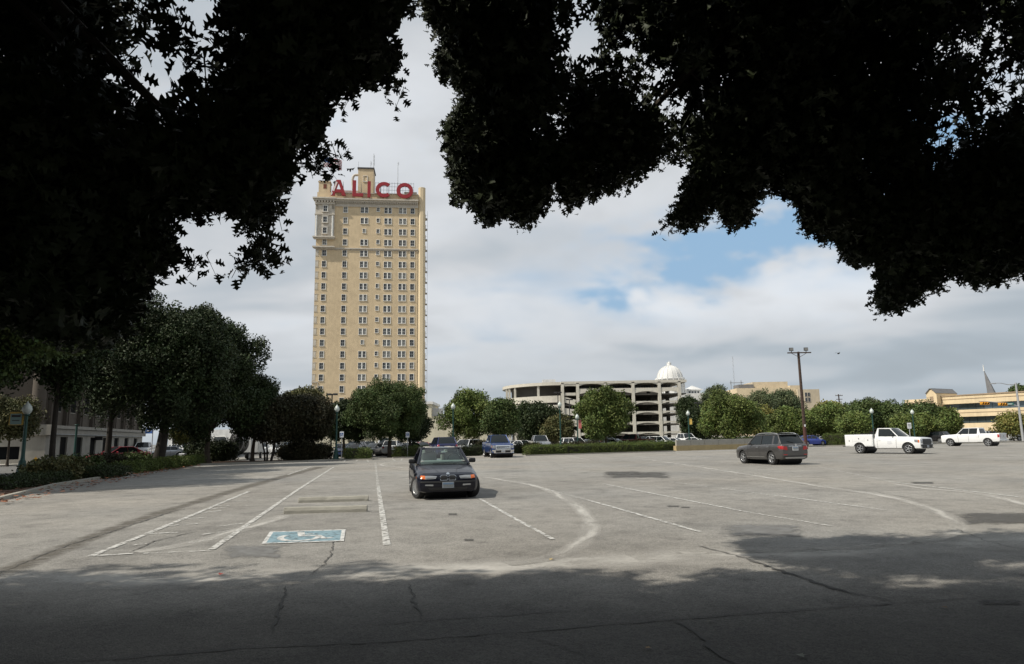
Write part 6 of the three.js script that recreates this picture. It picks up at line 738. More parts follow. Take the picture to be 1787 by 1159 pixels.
// fallen leaves
{ const lf = leafShape(); function leafShape() { const s = new THREE.Shape([[0, 0], [0.02, 0.03], [0.05, 0.04], [0.03, 0.06], [0.045, 0.085], [0.02, 0.085], [0, 0.12], [-0.02, 0.085], [-0.045, 0.085], [-0.03, 0.06], [-0.05, 0.04], [-0.02, 0.03]].map((p) => new THREE.Vector2(...p))), g = new THREE.ShapeGeometry(s).rotateX(-Math.PI / 2), p = g.attributes.position; for (let i = 0; i < p.count; i++) p.setY(i, 0.02 + Math.abs(p.getX(i)) * 0.35); g.computeVertexNormals(); return g; }
  const fl = [[383, 1006, 'small red fallen leaf in the sun near the shade edge', Mat(0.45, 0.05, 0.03, 0.7)], [1138, 1133, 'tan fallen leaf in the shade left of the forked crack', Mat(0.3, 0.2, 0.1, 0.8)], [1390, 1145, 'pale green fallen leaf near the bottom right', Mat(0.2, 0.21, 0.17, 0.8)], [1233, 1088, 'grey fallen leaf in the shade beside the long crack', Mat(0.16, 0.15, 0.12, 0.8)], [1655, 1064, 'brown fallen leaf far right in the shade', Mat(0.2, 0.13, 0.08, 0.8)], [968, 978, 'yellowish fallen leaf at the shade edge', Mat(0.4, 0.3, 0.12, 0.8)]];
  fl.forEach(([x, y, label, m], i) => { const o = mesh('fallen_leaf', lf, m); o.position.copy(G(x, y)); o.rotation.y = i * 1.7; o.scale.setScalar([0.9, 0.5, 0.75, 0.6, 0.6, 0.8][i]); meta(o, label, 'leaf'); }); 
  const r = rng(77), mats = [], cols = []; for (let i = 0; i < 900; i++) { const t = r(), p = V(lerp(-13.5, -24.5, t) + 0.4 + r() * -3, 0.05, lerp(-16, -54, t)); mats.push(M4(p.x, p.y, p.z, (r() - 0.5) * 0.5, r() * 6, (r() - 0.5) * 0.5, 1 + r(), 1, 1 + r())); const v = 0.6 + r() * 0.8; cols.push(new THREE.Color(v, v * 0.85, v * 0.8)); } const m = new THREE.InstancedMesh(lf, Mat(0.22, 0.10, 0.05, 0.9), mats.length); mats.forEach((q, i) => { m.setMatrixAt(i, q); m.setColorAt(i, cols[i]); }); m.name = 'leaf_litter'; meta(m, 'reddish brown fallen leaves over the left planting bed', 'leaf litter'); m.userData.kind = 'stuff'; scene.add(m); }
// ---------------------------------------------------------------- street furniture
function barrier(a, b, label) { const L = a.distanceTo(b), o = thing('concrete_barrier', label, 'barrier', a.clone().lerp(b, 0.5), Math.atan2(-(b.z - a.z), b.x - a.x)); const n = 6; for (let i = 0; i < n; i++) mesh('wall_panel', new RoundedBoxGeometry(L / n - 0.03, 0.62, 0.22, 1, 0.015), M.concrete, o).position.set((i + 0.5) * L / n - L / 2, 0.86, 0); new MB().box(L + 0.3, 0.55, 0.5, 0, 0.275, 0).build('base', Mat(0.46, 0.36, 0.19, 0.9, 0, { map: T.stone }), o); return o; }
barrier(G(1180, 787), G(1322, 783), 'low concrete wall with yellowish base right of the long hedge');
kerb([G(1322, 783), at(1440, 88), at(1500, 88), at(1640, 92), at(1790, 96), at(2000, 100)], 0.4, 0.14); kerb([G(917, 796), G(1178, 788)], 0.2, 0.1); kerb([at(575, 60), at(650, 60.2)], 0.2, 0.1); kerb([at(685, 65), at(765, 67)], 0.2, 0.1); struct('grass_strip', (() => { const s = [at(1322, 89), at(1440, 90), at(1640, 94), at(2000, 102), at(2000, 106), at(1640, 98), at(1440, 93.5), at(1322, 92)]; return new THREE.ShapeGeometry(new THREE.Shape(s.map((p) => new THREE.Vector2(p.x, -p.z)))).rotateX(-Math.PI / 2).translate(0, 0.05, 0); })(), Mat(0.21, 0.18, 0.10, 1, 0, { map: T.rough }));
// wooden pole with two floodlights
{
  const D = 74, p = at(1407, D), o = thing('light_pole', 'tall wooden pole with crossarm and two floodlights behind the grey vehicle', 'light pole', p), h = Z(1393, 614, D).y, X = (a) => (a - 1393) * px2(D);
  new MB().cyl(0.13, 0.17, h - 2.4, 0, 2.4 + (h - 2.4) / 2, 0, 12).build('pole', M.wood, o); new MB().cyl(0.172, 0.19, 2.4, 0, 1.2, 0, 12).build('red_base', M.woodRed, o); new MB().box(0.02, 0.24, 0.16, 0, 2.5, 0.17, Math.PI / 2).build('notice', M.plate, o);
  const y = Z(1393, 616, D).y; new MB().box(X(1414) - X(1373), 0.12, 0.12, (X(1414) + X(1373)) / 2, y, 0.16).bar(V(-0.9, y, 0.16), V(0, y - 0.5, 0.16), 0.025).bar(V(0.9, y, 0.16), V(0, y - 0.5, 0.16), 0.025).build('crossarm', M.wood, o);
  for (const px of [1380, 1405.5]) { const f = mesh('floodlight', new MB().rbox(0.44, 0.36, 0.16, 0.03, 0, 0, 0).box(0.06, 0.2, 0.06, 0, -0.26, 0).geo(), M.darkSteel, o); f.position.set(X(px), y + 0.38, 0.16); mesh('lens', new MB().box(0.36, 0.28, 0.02, 0, 0, 0.085).geo(), M.pane3, f); }
}
// green lamp posts with acorn globes
function lampPost(px, D, yt, label, o = {}) {
  const p = at(px, D), t = thing('lamp_post', label, 'lamp post', p, o.turn ?? 0, o.group), h = Z(px, yt, D).y; const r = 0.085;
  const prof = [[0.30, 0], [0.30, 0.12], [0.24, 0.2], [0.22, 0.5], [0.17, 0.62], [0.15, 0.9], [0.10, 1.0], [r, 1.2], [r * 0.8, h - 0.75], [0.14, h - 0.72], [0.14, h - 0.66], [0.02, h - 0.66]].map((q) => new THREE.Vector2(...q)); mesh('post', new THREE.LatheGeometry(prof, 14), o.mat ?? M.greenSteel, t);
  if (!o.noGlobe) { mesh('globe', new THREE.LatheGeometry([[0.10, 0], [0.19, 0.1], [0.23, 0.24], [0.19, 0.4], [0.09, 0.52], [0.03, 0.6], [0, 0.68]].map((q) => new THREE.Vector2(...q)), 16).translate(0, h - 0.66, 0), M.globe, t); }
  if (o.banner) { const [y0, y1, w, side, m, m2] = o.banner, ya = Z(px, y0, D).y, yb = Z(px, y1, D).y, g = new THREE.PlaneGeometry(w, yb - ya, 6, 10).translate(side * (w / 2 + 0.12), (ya + yb) / 2, 0), q = g.attributes.position; for (let i = 0; i < q.count; i++) q.setZ(i, 0.03 * Math.sin(q.getY(i) * 3)); g.computeVertexNormals(); const b = mesh('banner', g, m, t); if (m2) { const hh = yb - ya; mesh('banner_print', new MB().box(w * 0.78, hh * 0.78, 0.012, side * (w / 2 + 0.12), (ya + yb) / 2 - hh * 0.06, 0.045).geo(), m2, b); mesh('banner_mark', new MB().box(w * 0.6, hh * 0.16, 0.012, side * (w / 2 + 0.12), ya + hh * 0.66, 0.053).box(w * 0.5, hh * 0.06, 0.012, side * (w / 2 + 0.12), ya + hh * 0.34, 0.053).geo(), M.darkSteel, b); } new MB().bar(V(0, ya, 0), V(side * (w + 0.15), ya, 0), 0.015).bar(V(0, yb, 0), V(side * (w + 0.15), yb, 0), 0.015).build('banner_arm', o.mat ?? M.greenSteel, t); }
  return t;
}
lampPost(36, 34, 700, 'green lamp post with gold and grey banner at the left edge', { banner: [742, 718, 0.72, -1, M.bannerGold, M.bannerTeal] }); lampPost(586, 61, 706, 'green lamp post with white globe before the reddish trees'); lampPost(128, 50, 725, 'dark slim lamp post before the corner building', { noGlobe: true }); lampPost(791, 70, 703, 'green lamp post with globe right of the navy vehicle');
lampPost(979, 76, 700, 'green lamp post with globe behind the long hedge'); lampPost(1009, 80, 722, 'green lamp post with red banner behind the long hedge', { banner: [748, 733, 0.36, 1, M.bannerRed] }); lampPost(1204, 86, 716, 'dark post with gold banner before the right end of the garage', { banner: [741, 730, 0.34, 1, M.bannerGold] }); lampPost(1527, 84, 712, 'green lamp post with white globe behind the work truck'); lampPost(1598, 90, 714, 'lamp post with white globe in the trees left of the cream building');
// double-headed car-park lights
function boxLight(px, D, yt, label) { const p = at(px, D), t = thing('box_light', label, 'light pole', p), h = Z(px, yt, D).y; new MB().cyl(0.07, 0.1, h, 0, h / 2, 0, 10).build('pole', M.darkSteel, t); for (const s of [-1, 1]) mesh('lamp_head', new MB().rbox(0.5, 0.22, 0.4, 0.04, s * 0.36, h - 0.02, 0).box(0.2, 0.06, 0.06, s * 0.1, h, 0).geo(), M.darkSteel, t); }
boxLight(577, 78, 688, 'dark twin-headed light rising before the tower foot'); boxLight(976, 108, 685, 'dark twin-headed light before the ramp columns'); boxLight(996, 116, 697, 'shorter dark twin-headed light right of the ramp columns'); boxLight(1222, 130, 703, 'grey twin-headed light right of the garage');
// accessible-parking signs
function accSign(px, D, yt, label) { const p = at(px, D), t = thing('parking_sign', label, 'sign', p, 0), h = Z(px, yt, D).y; new MB().cyl(0.03, 0.03, h, 0, h / 2, 0, 8).build('post', M.galv, t); const s = mesh('panel', new RoundedBoxGeometry(0.34, 0.5, 0.012, 1, 0.005).translate(0, h - 0.32, 0.04), M.signWhite, t); const sy = new MB(); sy.add(new THREE.CircleGeometry(0.028, 10).translate(-0.01, 0.12, 0)).box(0.03, 0.12, 0.002, -0.01, 0.03, 0).box(0.1, 0.028, 0.002, 0.03, -0.02, 0).box(0.028, 0.09, 0.002, 0.075, -0.06, 0, 0, 0, 0.3).add(new THREE.RingGeometry(0.065, 0.09, 16, 1, 2.2, 4.2).translate(-0.01, -0.05, 0)); mesh('blue_square', new MB().box(0.26, 0.3, 0.004, 0, h - 0.32, 0.05).geo(), M.signBlue, s); const y = mesh('wheelchair_symbol', sy.geo(), M.signWhite, s); y.position.set(0, h - 0.32, 0.056); }
accSign(595.5, 60, 752, 'blue and white accessible parking sign right of the green lamp post'); accSign(711, 66, 753, 'blue and white accessible parking sign right of the twin trunks');
{ const p = at(1590, 88), t = thing('square_sign', 'white square sign on a post behind the work truck cab', 'sign', p), h = Z(1590, 738, 88).y; new MB().cyl(0.05, 0.05, h, 0, h / 2, 0).build('post', M.galv, t); mesh('panel', new RoundedBoxGeometry(0.5, 0.72, 0.03, 1, 0.01).translate(0, h - 0.36, 0.06), M.signWhite, t); new MB().box(0.36, 0.07, 0.01, 0, h - 0.2, 0.08).box(0.36, 0.07, 0.01, 0, h - 0.36, 0.08).box(0.3, 0.07, 0.01, 0, h - 0.52, 0.08).build('print', M.steel, t); }
{ const p = at(263, 60), t = thing('blue_sign', 'blue rectangular street sign beside the leaning tree trunk', 'sign', p), h = Z(263, 747, 60).y; new MB().cyl(0.035, 0.035, h, 0, h / 2, 0).build('post', M.galv, t); mesh('panel', new RoundedBoxGeometry(0.6, 0.46, 0.02, 1, 0.008).translate(-0.32, h - 0.25, 0.04), Mat(0.03, 0.12, 0.42, 0.5), t); new MB().box(0.44, 0.06, 0.008, -0.32, h - 0.25, 0.055).build('white_bar', M.signWhite, t); }
// traffic signals on the left street
{ const p = at(355, 80), t = thing('traffic_signal', 'green signal post with a red light lit under the dark trees', 'traffic signal', p), h = Z(355, 742, 80).y; new MB().cyl(0.11, 0.14, h, 0, h / 2, 0, 10).build('post', M.greenSteel, t); const y = Z(361, 765, 80).y; mesh('signal_head', new MB().rbox(0.36, 1.05, 0.3, 0.04, 0.42, y - 0.33, 0.1).geo(), M.darkSteel, t); const e = new THREE.MeshStandardMaterial({ roughness: 0.4 }); e.color.setRGB(0.3, 0.01, 0.01); e.emissive.setRGB(1.0, 0.02, 0.02); e.emissiveIntensity = 1.5; mesh('red_signal_lamp', new THREE.SphereGeometry(0.12, 12, 8).scale(1, 1, 0.4).translate(0.42, y, 0.26), e, t); for (const dy of [0.33, 0.66]) mesh('dark_signal_lamp', new THREE.SphereGeometry(0.11, 10, 8).scale(1, 1, 0.4).translate(0.42, y - dy, 0.25), M.black, t); const l = new THREE.PointLight(new THREE.Color(1, 0.05, 0.05), 0.4, 0, 2); l.position.set(0.42, y, 0.42); l.castShadow = true; t.add(l);
  const q = at(322, 84), u = thing('signal_post', 'plain green signal post left of the red traffic light', 'post', q), h2 = Z(322, 740, 84).y; new MB().cyl(0.16, 0.2, h2, 0, h2 / 2, 0, 10).cyl(0.25, 0.25, 0.4, 0, 0.2, 0, 10).build('post', M.greenSteel, u); new MB().rbox(0.5, 0.9, 0.4, 0.04, -0.3, h2 * 0.5, 0.2).build('cabinet', M.greenSteel, u); }
// traffic signals, street sign and lamp on the mast at the far right
{ const D = 96, p = at(1786, D), t = thing('signal_mast', 'grey mast arm with two yellow signals, green street sign and curved lamp arm at right', 'traffic signal', p), X = (a) => (a - 1786) * px2(D) * 0.99, Y = (a, b) => Z(a, b, D).y; const h = Y(1780, 668); new MB().cyl(0.12, 0.17, h, 0, h / 2, 0, 12).build('pole', M.galv, t);
  new MB().tube([V(0, h - 0.2, 0), V(X(1772), Y(1772, 671), 0), V(X(1760), Y(1760, 668.5), 0), V(X(1748), Y(1748, 668.5), 0)], 0.06, 0.04, 7, 12).build('lamp_arm', M.galv, t); new MB().rbox(0.75, 0.14, 0.26, 0.05, X(1747), Y(1747, 668.5) - 0.05, 0).build('lamp_head', M.galv, t);
  new MB().tube([V(0, Y(1784, 710), 0), V(X(1775), Y(1775, 706), 0), V(X(1735), Y(1735, 701), 0), V(X(1718), Y(1718, 700.5), 0)], 0.1, 0.05, 8, 12).build('signal_arm', M.galv, t);
  for (const px of [1726, 1757]) { const s = mesh('signal_head', new MB().rbox(1.1, 0.42, 0.3, 0.05, 0, 0, 0).geo(), M.signalYellow, t); s.position.set(X(px), Y(px, px < 1740 ? 704 : 705.5), 0.15); s.rotation.z = -0.05; for (let i = -1; i <= 1; i++) { mesh('visor', new THREE.CylinderGeometry(0.15, 0.15, 0.22, 12, 1, true).rotateX(Math.PI / 2).translate(i * 0.34, 0, 0.24), M.signalYellow, s); mesh('signal_lamp', new THREE.CircleGeometry(0.13, 12).translate(i * 0.34, 0, 0.16), M.black, s); } }
  mesh('street_sign', new RoundedBoxGeometry(1.05, 0.3, 0.03, 1, 0.01).translate(X(1770), Y(1770, 705), 0.14), M.signGreen, t); new MB().box(0.66, 0.1, 0.01, X(1770), Y(1770, 705), 0.165).build('sign_lettering', M.signWhite, t); }
// distant utility pole, hydrant
{ const D = 190, p = at(1470.5, D), t = thing('utility_pole', 'distant wooden utility pole with two crossarms above the trees', 'utility pole', p), h = Z(1470, 688, D).y; new MB().cyl(0.16, 0.22, h, 0, h / 2, 0, 8).build('pole', M.wood, t); new MB().box(2.0, 0.16, 0.16, 0, h - 0.4, 0.2).box(1.7, 0.16, 0.16, 0, h - 1.4, 0.2).build('crossarm', M.wood, t); for (const x of [-0.9, -0.4, 0.4, 0.9]) mesh('insulator', new MB().cyl(0.06, 0.08, 0.3, x, h - 0.17, 0.2).geo(), M.galv, t); new MB().cyl(0.22, 0.22, 0.8, 0.4, h - 2.3, 0.1).build('transformer', M.galv, t); }
{ const p = at(61, 58), t = thing('fire_hydrant', 'small yellow fire hydrant in front of the stone building corner', 'fire hydrant', p); mesh('barrel', new THREE.LatheGeometry([[0.17, 0], [0.17, 0.06], [0.11, 0.08], [0.11, 0.5], [0.14, 0.52], [0.13, 0.62], [0.06, 0.7], [0, 0.74]].map((q) => new THREE.Vector2(...q)), 14), M.yellow, t); new MB().cyl(0.055, 0.055, 0.34, 0, 0.4, 0, 10, 0, 0, Math.PI / 2).cyl(0.07, 0.07, 0.14, 0, 0.4, 0.12, 10, Math.PI / 2).build('outlet', M.yellow, t); mesh('cap_nut', new MB().cyl(0.03, 0.03, 0.06, 0, 0.76, 0, 5).geo(), M.yellow, t); }
{ const p = at(318, 60), t = thing('utility_box', 'small pale box at the end of the left clipped hedge', 'utility box', p); new MB().rbox(0.5, 0.75, 0.4, 0.04, 0, 0.45, 0).build('cabinet', M.galv, t); new MB().box(0.42, 0.6, 0.012, 0, 0.45, 0.203).build('door', M.galv, t); }
// bird in the sky
{ const p = Z(1463, 617, 120), o = thing('bird', 'tiny dark bird in flight in the sky right of the wooden lamp pole', 'bird', p, 0.6); const s = new MB(); s.sph(0.16, 0, 0, 0, 1.8, 0.8, 0.8, 10, 8).sph(0.09, 0.32, 0.05, 0, 1.3, 1, 1, 8, 6); s.build('body', M.black, o); for (const k of [-1, 1]) { const g = new THREE.BufferGeometry(); g.setAttribute('position', new THREE.Float32BufferAttribute([0.14, 0.04, 0, -0.14, 0.04, 0, -0.05, 0.22, k * 0.35, 0.14, 0.04, 0, -0.05, 0.22, k * 0.35, 0.12, 0.2, k * 0.32, 0.12, 0.2, k * 0.32, -0.05, 0.22, k * 0.35, -0.02, 0.1, k * 0.7], 3)); g.computeVertexNormals(); mesh('wing', g, M.black, o); } }
// ---------------------------------------------------------------- the two big oaks over the camera
{
  const half = [[0, 0], [0.05, 0.12], [0.36, 0.16], [0.35, 0.25], [0.15, 0.31], [0.15, 0.37], [0.52, 0.48], [0.50, 0.58], [0.17, 0.60], [0.16, 0.66], [0.40, 0.80], [0.17, 0.85], [0, 1.0]];
  const leafGeo = (len) => {
    const s = new THREE.Shape([...half, ...half.slice(1, -1).reverse().map(([x, y]) => [-x, y])].map(([x, y]) => new THREE.Vector2(x * len * 0.86, y * len))), g = new THREE.ShapeGeometry(s).toNonIndexed(), p = g.attributes.position;
    for (let i = 0; i < p.count; i++) { const x = p.getX(i), y = p.getY(i); p.setZ(i, Math.abs(x) * 0.45 - y * y / len * 0.32); } g.deleteAttribute('uv'); g.computeVertexNormals(); return g;
  };
  const one = leafGeo(0.135), sprays = [];
  for (let k = 0; k < 4; k++) {
    const r = rng(900 + k), nl = k === 3 ? 6 : 13, gs = []; const tw = new THREE.CylinderGeometry(0.003, 0.005, 0.34, 4).toNonIndexed(); tw.deleteAttribute('uv'); gs.push(tw);
    for (let i = 0; i < nl; i++) { const y = -0.17 + 0.36 * (i / (nl - 1)), a = i * 2.4 + r(), q = new THREE.Quaternion().setFromUnitVectors(UPV, V(Math.cos(a), 0.25 + r() * 0.5, Math.sin(a)).normalize()), s = 0.75 + r() * 0.5, off = 0.02 + r() * 0.05; const g = one.clone().applyMatrix4(new THREE.Matrix4().compose(V(Math.cos(a) * off, y, Math.sin(a) * off), q.multiply(new THREE.Quaternion().setFromAxisAngle(UPV, r() * 6.3)), V(s, s, s))); gs.push(g); }
    sprays.push(new MB()); for (const g of gs) sprays[k].g.push(g); sprays[k] = sprays[k].geo();
  }
  const polyL = [[-500, -500], [742, -500], [730, -30], [716, 8], [700, 25], [668, 45], [690, 80], [707, 103], [697, 122], [662, 106], [690, 140], [703, 176], [676, 158], [642, 126], [622, 150], [611, 181], [580, 150], [566, 190], [562, 232], [545, 244], [516, 238], [498, 255], [516, 272], [548, 262], [590, 268], [572, 296], [520, 300], [500, 290], [504, 321], [468, 342], [496, 366], [484, 384], [456, 373], [450, 412], [502, 445], [482, 474], [456, 462], [440, 478], [426, 497], [408, 466], [430, 440], [424, 404], [412, 375], [378, 357], [352, 381], [330, 362], [300, 370], [292, 390], [308, 430], [362, 472], [326, 463], [282, 462], [266, 486], [240, 540], [205, 590], [120, 600], [60, 575], [0, 560], [-500, 560]];
  const polyR = [[728, -500], [728, -20], [745, 40], [773, 70], [757, 104], [785, 140], [808, 172], [768, 231], [780, 256], [785, 352], [815, 352], [832, 372], [846, 389], [868, 384], [892, 366], [913, 401], [935, 378], [955, 350], [970, 318], [986, 364], [1016, 349], [1041, 343], [1065, 335], [1089, 335], [1120, 310], [1156, 284], [1199, 276], [1204, 300], [1187, 324], [1198, 342], [1157, 378], [1168, 401], [1205, 390], [1234, 392], [1231, 360], [1252, 368], [1270, 406], [1308, 389], [1320, 349], [1345, 334], [1370, 340], [1402, 360], [1376, 402], [1418, 402], [1442, 420], [1472, 427], [1461, 452], [1509, 462], [1533, 450], [1532, 488], [1519, 524], [1545, 547], [1570, 536], [1606, 524], [1612, 506], [1643, 512], [1650, 476], [1680, 488], [1697, 499], [1728, 497], [1787, 481], [2400, 470], [2400, -500]];
  const inside = (poly, x, y) => { let c = false; for (let i = 0, j = poly.length - 1; i < poly.length; j = i++) { const [xi, yi] = poly[i], [xj, yj] = poly[j]; if ((yi > y) !== (yj > y) && x < (xj - xi) * (y - yi) / (yj - yi) + xi) c = !c; } return c; };
  const fits = (poly, p, rad) => { const q = proj(p); if (!q) return true; const [x, y, d] = q, R = rad * FPX / d; if (x < -R - 30 || x > 1817 + R || y < -R - 30) return y < 640; for (let k = 0; k < 6; k++) { const a = k * 1.047; if (!inside(poly, x + R * Math.cos(a), y + R * Math.sin(a))) return false; } return true; };
  const Q = new THREE.Quaternion(), buildTree = (name, label, seed, trunkP, trunkH, tr, poly, limbs, frontZ, boxes, thin, clumpN, edgeN, sprigs) => {
    const r = rng(seed), t = thing(name, label, 'tree', trunkP), O = trunkP, fork = V(0.1, trunkH, 0.1);
    const b = new MB(); b.tube([V(0, -0.1, 0), V(0.05, trunkH * 0.5, -0.05), fork], tr, tr * 0.75, 14, 14).cyl(tr * 1.0, tr * 1.55, 0.5, 0, 0.2, 0, 14); b.build('trunk', M.bark, t);
    for (const l of limbs) { const e = V(...l).sub(O), m = fork.clone().lerp(e, 0.5).add(V(0, 2.6, 0.8)); mesh('limb', new MB().tube([V(0, trunkH * 0.92, 0), m, e], tr * 0.36, 0.025, 8, 16).geo(), M.bark, t); for (let k = 0; k < 7; k++) { const u = 0.35 + k * 0.09, c = new THREE.CatmullRomCurve3([fork, m, e]).getPointAt(u), d = V(r() - 0.5, (r() - 0.6) * 0.6, r() - 0.5).normalize().multiplyScalar(0.7 + r() * 0.9); const tip = c.clone().add(d), w = tip.clone().add(O); if (!fits(poly, w, 0.1)) continue; mesh('twig', new MB().tube([c, c.clone().addScaledVector(d, 0.5).add(V(0, 0.1, 0)), tip], 0.022, 0.006, 5, 6).geo(), M.bark, t); } }
    const mats = [[], [], [], []], cols = [[], [], [], []], put = (p, sc = 1, ed = false) => { const d = V(r() - 0.5, -0.35 - r() * 0.6, r() - 0.5).normalize(); Q.setFromUnitVectors(UPV, d); const s = sc * (0.85 + r() * 0.35), k = ed ? 3 : Math.floor(r() * 3); mats[k].push(new THREE.Matrix4().compose(p.clone().sub(O), Q.clone().multiply(new THREE.Quaternion().setFromAxisAngle(UPV, r() * 6.3)), V(s, s, s))); const v = 0.7 + r() * 0.6; cols[k].push(new THREE.Color(v, v, v)); };
    // clumps of sprays that make up the visible front of the crown
    let made = 0, tries = 0; const edge = []; const hole = (p) => fbm(p.x * 1.15 + seed, p.y * 1.5 + p.z * 0.25, 3, 0, seed) < (poly === polyL ? 0.445 : 0.425);
    while (made < clumpN && tries++ < 400000) { const px = lerp(poly === polyL ? -60 : 720, poly === polyL ? 745 : 1850, r()), py = lerp(-60, 620, r()); if (!inside(poly, px, py)) continue; const dd = lerp(frontZ[0], frontZ[1], r()) - frontZ[2] * clamp((480 - py) / 480, -0.2, 1.1), p = Z(px, py, dd); if (thin(px, py, r)) continue; if (hole(p)) continue; const cr = 0.14 + r() * 0.3; let n = 0; for (let k = 0; k < 5; k++) { const q = p.clone().add(V(r() - 0.5, r() - 0.5, r() - 0.5).multiplyScalar(cr * 2)); if (fits(poly, q, 0.27)) { put(q); n++; } } if (n) made += n; }
    // hanging twig ends along the rim: short chains of single leaves that reach out and droop
    const nT = Math.round(edgeN * 0.42), per = []; let tot = 0; for (let i = 0; i < poly.length - 1; i++) { const l = Math.hypot(poly[i + 1][0] - poly[i][0], poly[i + 1][1] - poly[i][1]); tot += l; per.push(tot); }
    for (let k = 0, n = 0; k < nT * 6 && n < nT; k++) {
      const u = r() * tot, i = per.findIndex((x) => x >= u), a = poly[i], c = poly[i + 1], w = r(), ex = lerp(a[0], c[0], w), ey = lerp(a[1], c[1], w); if (ex < -40 || ex > 1830 || ey < -40 || ey > 620) continue;
      let nx = -(c[1] - a[1]), ny = c[0] - a[0]; const nl = Math.hypot(nx, ny) || 1; nx /= nl; ny /= nl; if (inside(poly, ex + nx * 6, ey + ny * 6)) { nx = -nx; ny = -ny; }
      const dd = lerp(frontZ[0], frontZ[1], r() * 0.8) - frontZ[2] * clamp((480 - ey) / 480, -0.2, 1.1), ang = (r() - 0.5) * 1.5, dx = nx * Math.cos(ang) - ny * Math.sin(ang), dy = nx * Math.sin(ang) + ny * Math.cos(ang) + 0.35, tip = Z(ex + dx * (r() * 14 - 5), ey + dy * (r() * 14 - 5), dd), root = Z(ex - dx * (50 + r() * 40), ey - dy * (50 + r() * 40), dd + (r() - 0.5) * 0.5); if (hole(tip) && r() < 0.5) continue; n++;
      const wild = r() < 0.24, steps = 4 + Math.floor(r() * 3); for (let q = 0; q < steps; q++) { const p = root.clone().lerp(tip, (q + 0.6) / steps); p.y -= 0.05 * Math.sin(q / steps * 3.1); const pr = proj(p); if (!pr || !fits(poly, p, wild && q > 1 ? -0.02 : 0.08)) { if (q) break; continue; } put(p, wild ? 0.48 : lerp(0.78, 0.55, q / steps), true); if (q >= steps - 2 && edge.length < 280 && r() < 0.5) edge.push(p); }
    }
    for (const path of sprigs) { const pts = path.map(([x, y], i) => Z(x, y, frontZ[0] + 0.5 + 0.12 * i)), cv = new THREE.CatmullRomCurve3(pts), L = cv.getLength(), n = Math.ceil(L / 0.06); mesh('twig', new MB().tube(pts.map((p) => p.clone().sub(O)), 0.008, 0.003, 5, 12).geo(), M.bark, t); for (let k = 0; k <= n; k++) { const p = cv.getPointAt(k / n); p.add(V((r() - 0.5) * 0.12, (r() - 0.5) * 0.10, (r() - 0.5) * 0.3)); put(p, 0.62, true); } }
    // the rest of the crown: over and behind the camera, and to the sides
    for (const [x0, x1, y0, y1, z0, z1, n] of boxes) { const cx = (x0 + x1) / 2, cz = (z0 + z1) / 2; let m = 0, tr2 = 0; while (m < n && tr2++ < n * 12) { const p = V(lerp(x0, x1, r()), lerp(y0, y1, r()), lerp(z0, z1, r())); const e = Math.hypot((p.x - cx) / (x1 - x0) * 2, (p.z - cz) / (z1 - z0) * 2); if (p.y > y1 - (y1 - y0) * 0.55 * e * e && e > 0.6) { if (r() < 0.7) continue; } const q = proj(p); if (q && q[0] > -60 && q[0] < 1850 && q[1] > -70) { if (q[2] < frontZ[0] - frontZ[2] - 0.2 || !fits(poly, p, 0.19) || thin(q[0], q[1], r) || hole(p) || r() < 0.66) { continue; } } if (p.length() < 3.2) continue; put(p, 1.15); m++; } }
    mats.forEach((m, k) => inst('crown', sprays[k], LM.near, m, cols[k], t));
    for (const p of edge.slice(0, 280)) { const d = V(r() - 0.5, -0.8, r() - 0.5).normalize(), m = mesh('leaf', one, LM.near, t); m.position.copy(p).sub(O); m.quaternion.setFromUnitVectors(UPV, d).multiply(new THREE.Quaternion().setFromAxisAngle(UPV, r() * 6.3)); m.scale.setScalar(0.95 + r() * 0.3); }
    return t;
  };
  const gapsL = [[560, 90, 26], [430, 210, 30], [395, 330, 22], [655, 75, 18], [215, 340, 14], [90, 260, 12], [120, 180, 14]], thinL = (x, y, r) => gapsL.some(([a, b, c]) => Math.hypot(x - a, y - b) < c * (0.6 + r() * 0.7));
  const gapsR = [[1640, 70, 60], [1720, 120, 70], [1575, 110, 30], [1480, 160, 26], [1510, 285, 26], [1620, 300, 20], [1130, 120, 26], [975, 290, 20], [1290, 70, 22], [1060, 300, 14], [1690, 260, 24], [980, 140, 12], [820, 130, 14], [1200, 200, 16], [1760, 40, 60]], thinR = (x, y, r) => gapsR.some(([a, b, c]) => Math.hypot(x - a, y - b) < c * (0.55 + r() * 0.8)) && r() < 0.85;
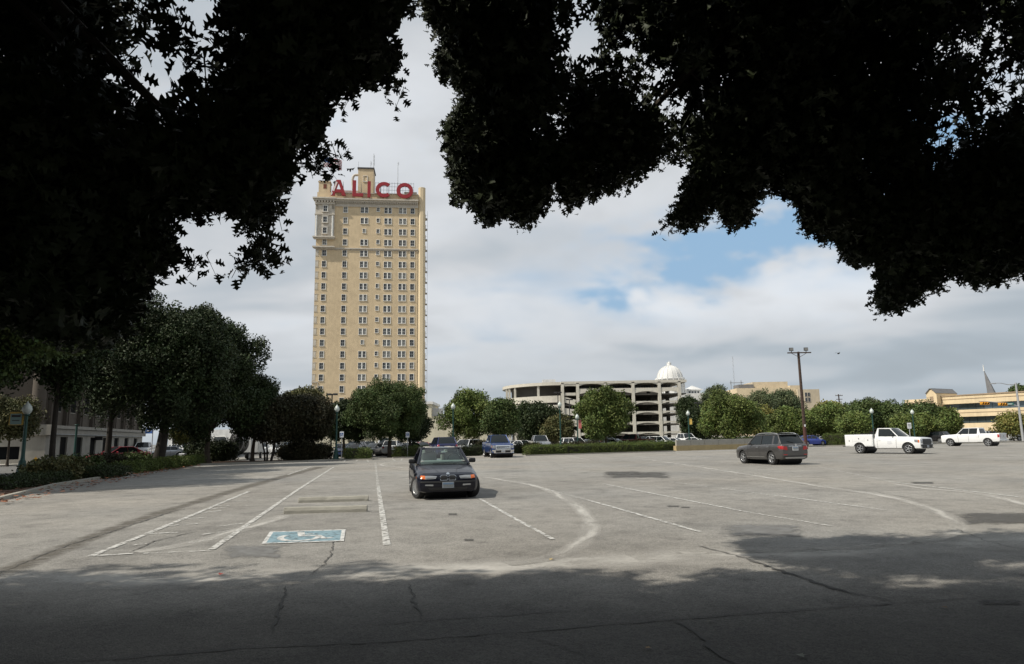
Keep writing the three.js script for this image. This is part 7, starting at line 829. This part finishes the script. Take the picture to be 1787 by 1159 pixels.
  buildTree('left_oak', 'big black-shaded lobed-leaf tree filling the upper left corner overhead', 301, V(-8.5, 0, 2.2), 3.4, 0.38, polyL, [[-3.4, 4.6, -5.8], [-1.4, 5.4, -5.4], [-5.6, 4.4, -5.6], [-2.4, 3.9, -6.2], [-7.5, 5.2, -5.0], [-0.8, 6.6, -2.0], [-12.0, 5.5, 1.0], [-8, 6.6, 7.0]], [5.1, 6.7, 0.5], [[-17, -2.2, 3.9, 8.2, -5.2, 8, 6200], [-8, 2.2, 5.2, 8.0, -5.0, 7, 4200], [-15, -5.5, 2.9, 6.5, -7.2, -2, 2600]], thinL, 1900, 1900, [[[480, 300], [466, 345], [452, 400], [442, 440], [432, 466]], [[505, 285], [540, 284], [572, 280], [586, 272]], [[640, 110], [675, 140], [692, 160]], [[585, 120], [600, 150], [608, 168]], [[290, 410], [320, 446], [350, 465]], [[470, 350], [484, 372]], [[455, 425], [485, 440]], [[520, 200], [545, 225]], [[250, 470], [225, 530], [205, 570]]]);
  buildTree('right_oak', 'big black-shaded lobed-leaf tree filling the upper right overhead', 302, V(9.5, 0, 1.5), 3.8, 0.42, polyR, [[1.2, 5.2, -8.4], [4.4, 5.6, -9.0], [6.6, 4.9, -9.4], [8.6, 6.0, -9.6], [5.0, 7.4, -9.4], [0.2, 6.6, -7.0], [14.5, 5.6, -2.0], [10, 7.0, 6.5], [7.4, 7.4, -9.2]], [8.3, 10.0, 2.3], [[-6, 9, 5.6, 9.2, -4.5, 5, 5200], [1, 9, 5.2, 8, -4.5, 0.5, 2200], [0.6, 18, 4.3, 9.0, -5.5, 8, 7600], [-1.5, 9, 5.6, 9.2, -5.6, 6, 4600], [10, 19, 4.6, 8.2, -9.5, -5, 1600], [9, 20, 4.0, 8.0, -6.8, -2, 1800]], thinR, 3000, 3000, [[[900, 340], [906, 370], [912, 392]], [[845, 340], [848, 375]], [[1205, 330], [1180, 365], [1166, 390]], [[1262, 350], [1268, 392]], [[1545, 480], [1536, 510], [1548, 538]], [[980, 320], [988, 355]], [[780, 225], [774, 236]], [[1420, 380], [1440, 412]]]);
}
renderer.render(scene, camera);
